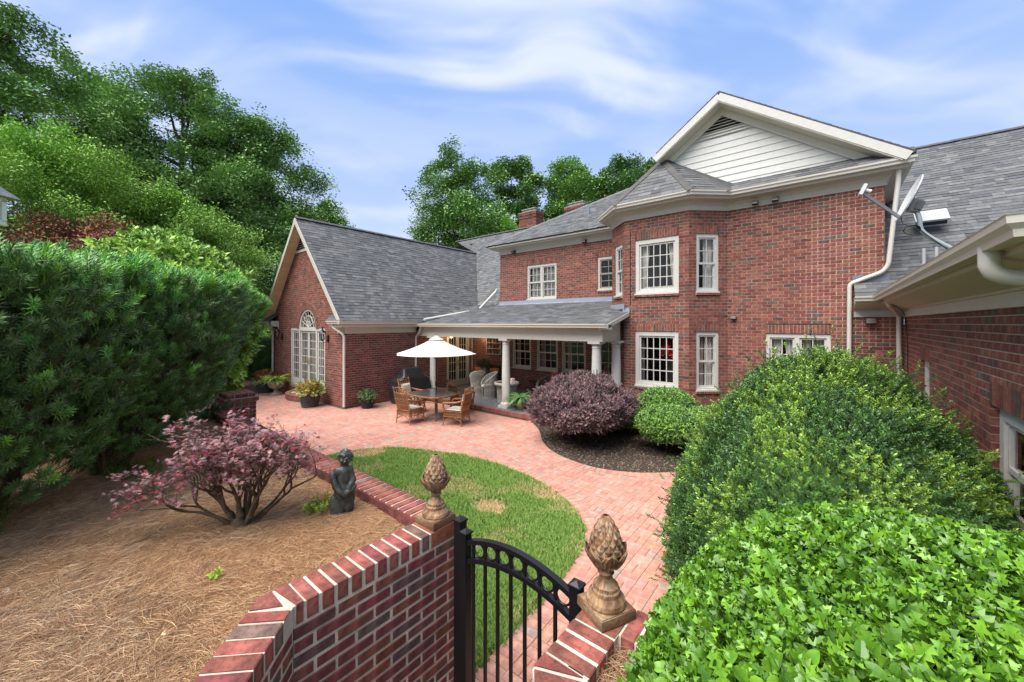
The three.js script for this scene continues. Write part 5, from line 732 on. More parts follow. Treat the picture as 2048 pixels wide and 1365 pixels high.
// --- near holly hedge below the camera
{
  const R = rng(631), b = [.45, 1.38, -1.45], t = thing('holly_hedge', 'near clipped holly hedge with spiny bright green leaves', 'hedge', b), list = [], list2 = [], low = []; const ax = 1.13, az = 1.16, top = 2.19;
  const H = (x, z) => { const u = Math.pow(Math.abs((x - .5) / ax), 2.6) + Math.pow(Math.abs((z + 1.52) / az), 2.6); return u >= 1 ? null : .95 + (top - .95) * Math.pow(1 - u, .36) + .05 * (fbm2(x * 3, z * 3, 2) - .5); };
  const G = [lin(82, 126, 34), lin(72, 112, 32), lin(100, 144, 42), lin(60, 98, 30)];
  let n = 0; while (n < 46000) { const x = .5 + (R() * 2 - 1) * ax, z = -1.52 + (R() * 2 - 1) * az, y = H(x, z); if (y === null) continue; const e = .02, y1 = H(x + e, z) ?? y - .1, y2 = H(x, z + e) ?? y - .1; const nr = V(-(y1 - y) / e, 1, -(y2 - y) / e), steep = nr.length(); nr.normalize(); if (R() > Math.min(1, steep / 3) + .25) { if (R() < .3) continue; } const dp = R() < .6 ? R() * .025 : R() * .16; const p = V(x, y, z).addScaledVector(nr, -dp); if (steep > 2) p.y -= R() * .25; n++;
    const side = rndDir(R), dir = nr.clone().multiplyScalar(.75).addScaledVector(side, .7).normalize(); const q = new THREE.Quaternion().setFromUnitVectors(Z1, dir), up = nr.clone().addScaledVector(rndDir(R), .7).normalize(); q.premultiply(new THREE.Quaternion()); const m = new THREE.Matrix4(); const zz = dir, xx = V(0, 0, 0).crossVectors(up, zz).normalize(), yy = V(0, 0, 0).crossVectors(zz, xx); m.makeBasis(xx, yy, zz); q.setFromRotationMatrix(m); const camd = Math.hypot(p.x, p.z); const col = tint(G[Math.floor(R() * 4)], .9 + R() * .4, R, .06); ((z > -1.15 && R() < .55) || R() < .08 ? list2 : list).push({ p, q, s: .5 + R() * .42, c: col }); }
  { const cg = new GB(), N = 44; const P = (i, j) => { const x = .5 + (i / N * 2 - 1) * ax * .985, z = -1.52 + (j / N * 2 - 1) * az * .985, y = H(x, z); return V(x, (y ?? .9) - .075, z); }; for (let i = 0; i < N; i++) for (let j = 0; j < N; j++) cg.face([P(i, j), P(i, j + 1), P(i + 1, j + 1), P(i + 1, j)], G[0]); part(t, 'inner_growth', cg, M.dark); }
  inst(t, 'foliage', GEO.holly, MAT.gloss, list).userData.kind = 'stuff'; inst(t, 'foliage', GEO.oval, MAT.gloss, list2).userData.kind = 'stuff';
  const st = new GB(); for (let k = 0; k < 46; k++) { const x = .42 + (R() * 2 - 1) * ax * .8, z = -1.52 + (R() * 2 - 1) * az * .8, y = H(x, z); if (!y) continue; st.tube(curve([[lerp(x, .4, .6), 1.2, lerp(z, -1.5, .6)], [lerp(x, .4, .25), 1.55, lerp(z, -1.5, .25)], [x, y - .06, z]], 6), q => lerp(.012, .004, q), 5, lin(104, 96, 66)); } part(t, 'stem', st, M.bark);
}
// --- yew shrubs of the left hedge
function yew(label, x, z, h, r, seed, lean, nShoot, vase = false) {
  const R = rng(seed), y0 = bedY(x, z) - .02, t = thing('plum_yew', label, 'shrub', [x, y0, z], 'tall yew shrubs along the straw bed'), list = [], br = new GB(), rad = v => r * (vase ? .14 + .86 * Math.pow(Math.min(1, v / .92), 1.1) : .22 + .78 * Math.pow(Math.min(1, v / .6), .7));
  const DK = [lin(88, 122, 62), lin(78, 108, 58), lin(98, 134, 66), lin(92, 114, 66)], NW = [lin(117, 177, 79), lin(98, 160, 79), lin(141, 195, 79)];
  const C = v => V(x + lean[0] * v, y0 + v * h, z + lean[1] * v);
  for (let k = 0; k < nShoot; k++) { const v = .12 + .9 * Math.pow(R(), .7), a = R() * 6.283, top = R() < .3; let p, dir, c; const lump = 1 + (noise3(a * 1.9 + seed, v * 5, 2) - .5) * .2; if (top) { const rr = Math.sqrt(R()) * r * 1.08; p = C(1).add(V(Math.cos(a) * rr, (noise2(Math.cos(a) * rr * 3 + seed, Math.sin(a) * rr * 3) - .5) * .22 - R() * .1, Math.sin(a) * rr)); dir = V(Math.cos(a) * .3, 1, Math.sin(a) * .3).addScaledVector(rndDir(R), .3); c = tint(NW[Math.floor(R() * 3)], .75 + R() * .45, R); } else { const rr = rad(v) * lump * (R() < .7 ? .94 + R() * .1 : .6 + R() * .35); p = C(v * .97).add(V(Math.cos(a) * rr, 0, Math.sin(a) * rr)); dir = V(Math.cos(a) * .75, .75, Math.sin(a) * .75).addScaledVector(rndDir(R), .55); const tip = R() < .1 + .45 * sstep(.8, .98, v); c = tint(tip ? NW[Math.floor(R() * 3)] : DK[Math.floor(R() * 4)], .75 + R() * .5, R); } list.push({ p, q: qUp(dir.normalize(), R() * 6.28), s: top ? .95 + R() * .4 : .75 + R() * .5, c }); }
  inst(t, 'foliage', GEO.needle, MAT.needle, list).userData.kind = 'stuff';
  for (let k = 0; k < 46; k++) { const a = R() * 6.283, v = .5 + R() * .48, e = C(v).add(V(Math.cos(a) * rad(v) * 1.0, 0, Math.sin(a) * rad(v) * 1.0)), m = C(v * .45).add(V(Math.cos(a) * rad(v) * .34, 0, Math.sin(a) * rad(v) * .34)); br.tube(curve([[x + Math.cos(a) * .06, y0, z + Math.sin(a) * .06], m.toArray(), e.toArray()], 8), q => lerp(.022, .006, q), 6, tint(lin(122, 104, 74), .8 + R() * .4, R)); } part(t, 'branch', br, M.bark);
  const tr = new GB(); for (let k = 0; k < 5; k++) { const a = k * 1.26 + R(); tr.tube(curve([[x + Math.cos(a) * .1, y0 - .05, z + Math.sin(a) * .1], [x + Math.cos(a) * .12, y0 + .25, z + Math.sin(a) * .12], [x + Math.cos(a) * .22 + lean[0] * .4, y0 + .75, z + Math.sin(a) * .22 + lean[1] * .4]], 8), q => lerp(.055, .03, q), 9, q => q < .45 ? tint(lin(96, 104, 48), .8 + R() * .3, R) : lin(108, 92, 70)); } part(t, 'trunk', tr, M.bark);
  return t;
}
yew('yew shrub at the left edge with a mossy trunk', -4.72, .3, 1.9, .98, 641, [-.1, .1], 5200); yew('yew shrub left of the maple with bare trunks showing', -5.35, -.42, 1.92, .9, 642, [-.05, -.1], 4800); yew('middle yew shrub of the tall hedge', -6.15, -.72, 1.92, .85, 643, [0, -.15], 4000); yew('second yew shrub from the brick pier', -6.9, -.95, 1.9, .82, 644, [-.1, -.3], 4200, true); yew('last yew shrub of the hedge beside the brick pier', -7.5, -1.1, 1.84, .8, 645, [-.35, -.6], 4200, true);
yew('yew shrub cut off by the left border of the picture', -4.1, .95, 1.95, .85, 646, [-.3, .2], 2200);
// --- low ground plants
function tuft(name, label, cat, p, n, geo, mat, cols, r, sc, seed, group) { const R = rng(seed), t = thing(name, label, cat, p, group), list = []; for (let k = 0; k < n; k++) { const a = R() * 6.28, rr = Math.sqrt(R()) * r; list.push({ p: V(p[0] + Math.cos(a) * rr, p[1] + R() * r * .6, p[2] + Math.sin(a) * rr), q: qUp(V(Math.cos(a) * .5, 1, Math.sin(a) * .5).addScaledVector(rndDir(R), .4).normalize(), R() * 6.28), s: sc * (.6 + R() * .6), c: tint(cols[Math.floor(R() * cols.length)], .8 + R() * .4, R) }); } inst(t, 'foliage', geo, mat, list).userData.kind = 'stuff'; const s = new GB(); for (let k = 0; k < 5; k++) { const a = k * 1.26; s.tube([V(p[0], p[1] - .02, p[2]), V(p[0] + Math.cos(a) * r * .6, p[1] + r * .5, p[2] + Math.sin(a) * r * .6)], .002, 4, lin(100, 110, 50)); } part(t, 'stem', s, M.bark); return t; }
tuft('seedling', 'small yellow green seedling beside the statue', 'plant', [-2.93, bedY(-2.93, -1.32) + .03, -1.32], 26, GEO.boxSprig, MAT.soft, [lin(150, 170, 60), lin(120, 150, 54)], .08, .7, 651); tuft('seedling', 'tiny green seedling in front of the maple', 'plant', [-2.62, bedY(-2.62, -.6) + .03, -.6], 6, GEO.boxSprig, MAT.soft, [lin(150, 180, 60)], .02, .5, 652);
tuft('moss_clump', 'green moss and weeds at the foot of the left yew', 'moss', [-4.4, bedY(-4.4, .42), .42], 420, GEO.sprig, MAT.soft, [lin(92, 104, 40), lin(110, 118, 48)], .3, .6, 653); tuft('moss_clump', 'green moss at the foot of the second yew', 'moss', [-5.05, bedY(-5.05, -.55), -.55], 260, GEO.sprig, MAT.soft, [lin(92, 108, 40), lin(118, 130, 44)], .2, .6, 654);
tuft('ground_cover', 'dark low shrub at the foot of the brick pier', 'plant', [-7.2, bedY(-7.2, -1.7), -1.55], 160, GEO.boxSprig, MAT.gloss, [lin(58, 84, 40), lin(70, 96, 48)], .3, 1.1, 655);
dome('laurel_shrub', 'bright green broad leaved shrub rising behind the yew hedge', null, [-9.1, 0, -1.3], 1.5, .8, 4.3, { n: 3600, geo: GEO.laurel, mat: MAT.gloss, cols: [lin(134, 173, 68), lin(115, 155, 65), lin(160, 193, 83)], sc: 1.0, seed: 661, rag: .09, low: .2, power: 2.4, turn: .685 });
// --- Japanese maple shrub
{
  const R = rng(671), x = -3.2, z = -.9, y = bedY(x, z), t = thing('red_maple', 'low Japanese maple with bare twisting branches and sparse red leaves', 'shrub', [x, y, z]), br = new GB(), list = [], tw = new GB();
  const right = camRt, fwd = camFwd; const place = (a, h, d) => V(x, y, z).addScaledVector(right, a).addScaledVector(fwd, d).add(V(0, h, 0));
  const tint2 = () => tint(lin(112, 92, 72), .7 + R() * .5, R); let sid = 0;
  const leafAt = (p, n) => { for (let k = 0; k < n; k++) list.push({ p: p.clone().addScaledVector(rndDir(R), .05 + R() * .04), q: new THREE.Quaternion().setFromEuler(new THREE.Euler((R() - .5) * .8, R() * 6.28, (R() - .5) * .8)), s: .42 + R() * .36, c: tint(R() < .2 ? lin(150, 66, 72) : R() < .6 ? lin(150, 112, 116) : lin(122, 84, 90), .75 + R() * .55, R, .1) }); };
  function grow(p, dir, len, rad, depth, bush) { const pts = [p.clone()]; let q = p.clone(), d = dir.clone(); const n = 6; for (let k = 0; k < n; k++) { d.addScaledVector(rndDir(R), .22).add(V(0, .06, 0)).normalize(); q = q.clone().addScaledVector(d, len / n); pts.push(q); } const col = depth < 2 ? lin(116, 98, 74) : lin(150, 132, 112); br.tube(pts, s => rad * lerp(1, .62, s), depth < 2 ? 8 : 5, tint(col, .75 + R() * .35, R)); if (depth >= 4 || len < .06) { leafAt(q, R() < bush ? 1 + Math.floor(R() * 2.4) : (R() < .15 ? 1 : 0)); return; } const kids = depth === 0 ? 3 : 2 + (R() < .45 ? 1 : 0); for (let k = 0; k < kids; k++) { const nd = d.clone().addScaledVector(rndDir(R), .75); nd.y = nd.y * .5 + (depth < 2 ? .42 : .16); nd.normalize(); grow(pts[n - (k === 2 ? 2 : 0)], nd, len * (.62 + R() * .22), rad * .62, depth + 1, bush); } if (depth >= 2 && R() < bush) leafAt(pts[4], 2); }
  const stems = []; for (let k = 0; k < 17; k++) { const a = lerp(-.95, .9, k / 16) + (R() - .5) * .12, h = .62 + .5 * (1 - a * a) + R() * .15; stems.push([a, h, (R() - .45) * 1.0, .3 + R() * .09, .75 + (a > 0 ? .25 : 0), .017 + R() * .009]); }
  for (const [a, h, d, len, bush, r] of stems) { const dir = V(0, h, 0).addScaledVector(right, a).addScaledVector(fwd, d).normalize(); const st = place(a * .06, .03, d * .05); const q = st.clone().addScaledVector(dir, .1); br.tube([place(a * .03, -.03, 0), st, q], r * .8, 8, lin(112, 94, 70)); grow(q, dir, len * .64, r * .6, 0, bush * .42); }
  br.lathe(V(x, y - .04, z), [[.1, 0], [.085, .06], [.06, .12], [.02, .14]], 12, lin(104, 88, 66)); part(t, 'branch', br, M.bark); inst(t, 'foliage', GEO.palm, MAT.maple, list).userData.kind = 'stuff';
}
// --- trees
function tree(name, label, base, H, crown, opt) { // crown: list of [dx, y, dz, r] lobes, or made from opt
  const { seed, geo = GEO.tree, cols, n = 3000, trunkR = .3, sc = 1.5, mat = MAT.tree, group, bark = lin(92, 80, 68), flat = .75, cat = 'tree' } = opt, R = rng(seed), t = thing(name, label, cat, base, group), o = V(...base); let lobes = crown; if (!Array.isArray(crown)) { lobes = []; const { r, y0, y1, count } = crown; for (let k = 0; k < count; k++) { const v = (k + .5) / count, yy = lerp(y0, y1, v), w = Math.sin(Math.PI * (.18 + v * .74)), a = k * 2.4 + R(), rr = r * w * (.35 + R() * .5); lobes.push([Math.cos(a) * rr, yy, Math.sin(a) * rr, r * (.34 + R() * .2) * (.55 + w * .6)]); } }
  const list = [], vol = lobes.reduce((s, l) => s + l[3] ** 2, 0); for (const [dx, y, dz, r] of lobes) { const m = Math.round(n * r * r / vol), c = V(o.x + dx, o.y + y, o.z + dz), tone = .85 + R() * .3, subs = []; for (let k = 0; k < Math.max(9, Math.round(r * 8)); k++) { const d = rndDir(R), q = .5 + R() * .62; subs.push(c.clone().add(V(d.x * r * q, d.y * r * q * flat, d.z * r * q))); } for (let k = 0; k < m; k++) { const sp = subs[Math.floor(R() * subs.length)], d = rndDir(R), rr = r * (R() < .8 ? .36 : .62) * Math.pow(R(), .45) * (d.y < 0 ? .75 : 1); const p = sp.clone().add(V(d.x * rr, d.y * rr * .55, d.z * rr)); list.push({ p, q: new THREE.Quaternion().setFromEuler(new THREE.Euler((R() - .5) * .9, R() * 6.28, (R() - .5) * .9)), s: sc * (.65 + R() * .7), c: tint(cols[Math.floor(R() * cols.length)], tone * (.75 + R() * .45), R, .08) }); } }
  const tr = new GB(), top = Math.max(...lobes.map(l => l[1])); const wob = k => V(o.x + Math.sin(k * 3 + seed) * .25, o.y + k * top * .85, o.z + Math.cos(k * 2.3 + seed) * .25); tr.tube([0, .12, .25, .4, .55, .7, .85, 1].map(wob), q => trunkR * lerp(1.1, .18, q), 10, q => tint(bark, .8 + noise2(q * 40, seed) * .4, null)); part(t, 'trunk', tr, M.bark);
  const lb = new GB(); for (const [dx, y, dz, r] of lobes) { const k = clamp((y - r * 1.4) / (top * .85), .12, .9), s = wob(k), e = V(o.x + dx, o.y + y, o.z + dz), m = s.clone().lerp(e, .5).add(V(0, -.12 * s.distanceTo(e), 0)); lb.tube(curve([s.toArray(), m.toArray(), e.toArray()], 7), q => trunkR * lerp(.34, .06, q), 6, bark); for (let j = 0; j < 5; j++) { const d = rndDir(R).multiplyScalar(r * .85); lb.tube([m.clone().lerp(e, .4 + R() * .6), e.clone().add(d)], q => trunkR * lerp(.1, .03, q), 5, bark, false); } } part(t, 'limb', lb, M.bark);
  const cr = inst(t, 'crown', geo, mat, list); cr.userData.kind = 'stuff'; return t;
}
const OAK = [lin(124, 156, 98), lin(112, 144, 92), lin(138, 168, 108), lin(120, 160, 86)], LIME = [lin(140, 182, 84), lin(124, 168, 78), lin(156, 196, 94)], MID = [lin(126, 162, 90), lin(114, 150, 86), lin(140, 178, 98)], DKG = [lin(100, 128, 80), lin(92, 120, 78), lin(112, 140, 86)];
// placing by bearing from the viewer: a = sideways/forward ratio, d = distance ahead
const at = (u, d) => { const x = (u - 1024) / 770; return [camFwd.x * d + camRt.x * x * d, 0, camFwd.z * d + camRt.z * x * d]; };
const WG = 'trees standing round the garden';
tree('oak_tree', 'dark oak rising out of the top left corner', at(-30, 17), 17, { r: 3.6, y0: 9, y1: 16.3, count: 11 }, { seed: 701, cols: OAK, n: 2160, sc: .95, trunkR: .3, group: WG });
tree('oak_tree', 'tall oak with an open crown left of the tallest oak', at(205, 25), 20, { r: 4.4, y0: 8, y1: 18.6, count: 14 }, { seed: 702, cols: OAK, n: 3024, sc: 1.1, trunkR: .34, group: WG });
tree('oak_tree', 'tallest oak, standing above the hedge in the middle of the left trees', at(365, 26), 22, { r: 5.0, y0: 7, y1: 19.6, count: 16 }, { seed: 703, cols: OAK, n: 3744, sc: 1.1, trunkR: .4, group: WG });
tree('oak_tree', 'broad oak just left of the wing gable', at(500, 27), 19, { r: 4.7, y0: 5.5, y1: 16.6, count: 16 }, { seed: 704, cols: OAK, n: 3744, sc: 1.1, trunkR: .36, group: WG });
tree('lime_green_tree', 'light green layered tree above the left hedge', at(90, 12.5), 9.5, { r: 3.3, y0: 4.0, y1: 8.6, count: 14 }, { seed: 705, geo: GEO.treeFine, cols: LIME, n: 5000, sc: .7, trunkR: .14, flat: .45, group: WG });
tree('lime_green_tree', 'light green layered tree left of the wing, behind the bright shrub', at(330, 15), 8, { r: 3.4, y0: 3.2, y1: 7.2, count: 14 }, { seed: 706, geo: GEO.treeFine, cols: LIME, n: 4400, sc: .75, trunkR: .14, flat: .45, group: WG });
tree('copper_maple', 'dull red leaved small tree just above the hedge', at(150, 10.5), 6.2, { r: 2.0, y0: 4.3, y1: 5.5, count: 8 }, { seed: 707, geo: GEO.treeFine, cols: [lin(132, 82, 62), lin(115, 87, 67), lin(156, 99, 69), lin(103, 70, 62)], n: 700, sc: .6, trunkR: .1, flat: .4, group: WG });
tree('broadleaf_tree', 'tree showing over the ridge of the left wing', at(640, 40), 17, { r: 5.2, y0: 6, y1: 14.6, count: 14 }, { seed: 708, cols: MID, n: 3800, sc: 1.4, trunkR: .34, group: WG });
tree('sweetgum_tree', 'tall loose crowned tree behind the chimneys, left of centre', at(925, 34), 19, { r: 4.6, y0: 5, y1: 17.2, count: 17 }, { seed: 709, cols: [lin(122, 158, 92), lin(108, 144, 86), lin(134, 168, 100)], n: 3300, sc: 1.2, trunkR: .34, group: WG });
tree('sweetgum_tree', 'narrower tree just right of the tall loose crowned tree', at(1040, 36), 19, { r: 3.2, y0: 6, y1: 18, count: 13 }, { seed: 710, cols: [lin(120, 154, 92), lin(108, 144, 86)], n: 2800, sc: 1.2, trunkR: .28, group: WG });
tree('broadleaf_tree', 'rounded tree behind the second chimney', at(1150, 38), 18, { r: 4.6, y0: 7, y1: 17.8, count: 13 }, { seed: 711, cols: MID, n: 3800, sc: 1.3, trunkR: .34, group: WG });
tree('broadleaf_tree', 'tree rising behind the bay roof', at(1245, 38), 18, { r: 4.2, y0: 7, y1: 18.4, count: 12 }, { seed: 712, cols: [lin(117, 151, 94), lin(103, 138, 87)], n: 3200, sc: 1.3, trunkR: .32, group: WG });
tree('broadleaf_tree', 'low yellow green tree left of the first chimney', at(1010, 30), 10, { r: 3.4, y0: 5, y1: 10.2, count: 9 }, { seed: 713, cols: LIME, n: 2000, sc: 1.0, trunkR: .2, group: WG });
// woodland edge filling the left background
const edge = [[-60, 20, 9], [70, 22, 9.5], [190, 20, 8], [280, 24, 10], [400, 22, 9], [470, 24, 10], [545, 25, 9], [600, 30, 11], [700, 44, 11], [420, 15, 5.5], [520, 21, 6.5]];
edge.forEach(([u, d, h], k) => tree('understory_tree', ['dark understory tree at the far left border', 'dark understory tree behind the light green tree', 'understory tree behind the copper leaved tree', 'dark understory tree beneath the two tall oaks', 'understory tree below the tallest oak', 'understory tree left of the gable, below the broad oak', 'understory tree touching the left rake of the gable', 'understory tree behind the left wing', 'distant tree low behind the ridge of the wing', 'low leafy tree over the end of the yew hedge', 'low tree beside the left corner of the wing'][k], at(u, d), h, { r: h * .36, y0: h * .18, y1: h * .86, count: 9 }, { seed: 720 + k, cols: k % 3 ? DKG : MID, n: 1700, sc: d * .036, trunkR: .16, group: 'understory trees behind the hedge' }));
// shrubs by the left corner of the wing
dome('boxwood', 'big dark round shrub at the left corner of the wing', null, [-20.05, 0, -6.3], 1.15, 1.15, 2.05, { n: 4200, geo: GEO.boxSprig, mat: MAT.shrub, cols: JH, sc: 1.35, seed: 681, low: .02 });
dome('leafy_shrub', 'light green shrub behind the dark round shrub', null, [-22.6, 0, -7.0], 1.5, 1.2, 2.5, { n: 2600, geo: GEO.laurel, mat: MAT.shrub, cols: LIME, sc: 1.2, seed: 682, rag: .15 });
dome('leafy_shrub', 'taller light green shrub left of the wing downspout', null, [-21.2, 0, -9.0], 1.3, 1.2, 3.3, { n: 2200, geo: GEO.laurel, mat: MAT.shrub, cols: MID, sc: 1.3, seed: 683, rag: .15 });
// ================================================================ FURNITURE AND SMALL THINGS
const WK = [lin(176, 122, 76), lin(160, 106, 66), lin(190, 138, 90)];
// build a thing in local coordinates, turned and placed afterwards
function local(name, label, category, group) { const o = thing(name, label, category, [0, 0, 0], group); return o; }
const settle = (o, p, turn = 0) => { o.position.set(...p); o.rotation.y = turn; o.base = null; return o; };
// ---- wicker dining chairs on the patio
{
  const R = rng(801), c = local('wicker_chair', 'brown wicker chair nearest the camera, its woven back turned to us at the left front', 'chair', 'wicker chairs at the patio table');
  const w = () => tint(WK[Math.floor(R() * 3)], .85 + R() * .3, R); const bt = (y) => -.27 - (y - .42) * .22; // back leans
  const fr = new GB(); for (const s of [-1, 1]) { fr.tube([V(s * .24, .4, -.25), V(s * .25, .75, bt(.75)), V(s * .255, 1.02, bt(1.02))], .017, 7, w()); fr.lathe(V(s * .255, 1.02, bt(1.02)), [[.012, 0], [.024, .012], [.022, .03], [.0, .042]], 8, w()); }
  fr.tube(curve([[-.255, 1.0, bt(1)], [-.12, 1.045, bt(1.05)], [0, 1.055, bt(1.06)], [.12, 1.045, bt(1.05)], [.255, 1.0, bt(1)]], 14), .016, 7, w()); fr.tube([V(-.25, .88, bt(.88)), V(.25, .88, bt(.88))], .011, 6, w()); for (let k = 0; k < 5; k++) { const x = -.19 + k * .095; const pts = []; for (let a = 0; a <= 12; a++) { const t = a / 12 * 6.283; pts.push(V(x + Math.cos(t) * .045, .95 + Math.sin(t) * .055, bt(.95))); } fr.tube(pts, .007, 5, w(), false); } part(c, 'back_frame', fr, M.wicker);
  const bk = new GB(); for (let k = 0; k < 25; k++) { const x = -.235 + k * .0196; bk.tube([V(x, .4, -.262), V(x, .64, bt(.64) + (k % 2) * .006), V(x, .88, bt(.88))], .0062, 4, w(), false); } for (let y = .45; y < .88; y += .05) bk.tube(curve([[-.24, y, bt(y) + .006], [-.08, y, bt(y) - .006], [.08, y, bt(y) + .006], [.24, y, bt(y) - .006]], 8), .007, 4, w(), false); for (const y of [.56, .72]) { for (let k = 0; k < 16; k++) { const x = -.225 + k * .03; bk.tube([V(x, y - .03, bt(y) - .012), V(x + .03, y + .03, bt(y) - .012)], .006, 4, w(), false); } } part(c, 'backrest', bk, M.wicker);
  const seat = new GB(); seat.abox(-.26, .26, .37, .4, -.26, .27, WK[1]); for (let x = -.26; x <= .261; x += .0217) for (const z of [-.27, .28]) seat.tube([V(x, .25, z), V(x, .4, z)], .006, 4, w(), false); for (let z = -.26; z <= .27; z += .022) for (const x of [-.27, .27]) seat.tube([V(x, .25, z), V(x, .4, z)], .006, 4, w(), false); for (const y of [.25, .32, .4]) seat.tube([V(-.27, y, -.27), V(.27, y, -.27), V(.27, y, .28), V(-.27, y, .28), V(-.27, y, -.27)], .01, 5, w(), false); part(c, 'seat', seat, M.wicker);
  for (const [x, z] of [[-.25, -.25], [.25, -.25], [-.25, .26], [.25, .26]]) { const g = new GB(); g.tube([V(x * 1.1, 0, z * 1.12), V(x, .26, z), V(x, .4, z)], q => lerp(.014, .019, q), 7, w()); part(c, 'leg', g, M.wicker); }
  const ap = new GB(); for (const [a, b] of [[[-.25, -.25], [.25, -.25]], [[.25, -.25], [.25, .26]], [[.25, .26], [-.25, .26]], [[-.25, .26], [-.25, -.25]]]) ap.tube(curve([[a[0], .14, a[1]], [(a[0] + b[0]) / 2, .235, (a[1] + b[1]) / 2], [b[0], .14, b[1]]], 10), .008, 5, w(), false); part(c, 'stretcher', ap, M.wicker);
  for (const s of [-1, 1]) { const g = new GB(); g.tube(curve([[s * .25, .72, bt(.72)], [s * .3, .66, -.1], [s * .31, .64, .16], [s * .29, .62, .27], [s * .27, .52, .28], [s * .26, .4, .26]], 18), q => .02 + .012 * Math.sin(q * 3.1), 8, w()); part(c, 'armrest', g, M.wicker); }
  const cu = new GB(); const cush = (g, o, a, b, cN, sa, sb, sc, col) => { const N = 8; for (let i = 0; i < N; i++) for (let j = 0; j < N; j++) for (const s of [-1, 1]) { const P = (i, j) => { const u = i / N * 2 - 1, v = j / N * 2 - 1, h = sc / 2 * Math.pow((1 - u ** 4) * (1 - v ** 4), .45) * s; return o.clone().addScaledVector(a, u * sa / 2).addScaledVector(b, v * sb / 2).addScaledVector(cN, h); }; const q = [P(i, j), P(i + 1, j), P(i + 1, j + 1), P(i, j + 1)]; g.face(s > 0 ? q : q.reverse(), typeof col === 'function' ? col(i, j) : col); } };
  globalThis.__cush = cush; cush(cu, V(0, .43, 0), X1, V(0, 0, -1), UP, .48, .48, .08, (i) => i % 2 ? lin(206, 200, 186) : lin(170, 160, 146)); part(c, 'seat_cushion', cu, M.fabric); const bc = new GB(), d = V(0, .976, -.215); cush(bc, V(0, .67, bt(.67) + .055), X1, d, V(0, .215, .976), .44, .44, .09, lin(206, 196, 178)); part(c, 'back_cushion', bc, M.fabric);
  settle(c, [-9.28, 0, -6.72], Math.PI + .12); const cp = (p, t, l) => copyThing(c, p, t, l);
  cp([-8.12, 0, -7.45], -Math.PI / 2 - .55 + .2, 'brown wicker chair at the right of the patio table, its back to us'); cp([-10.35, 0, -7.6], Math.PI / 2 - .25, 'brown wicker chair at the left of the patio table, before the covered grill'); cp([-9.15, 0, -8.62], .15, 'brown wicker chair on the far side of the patio table by the porch');
}
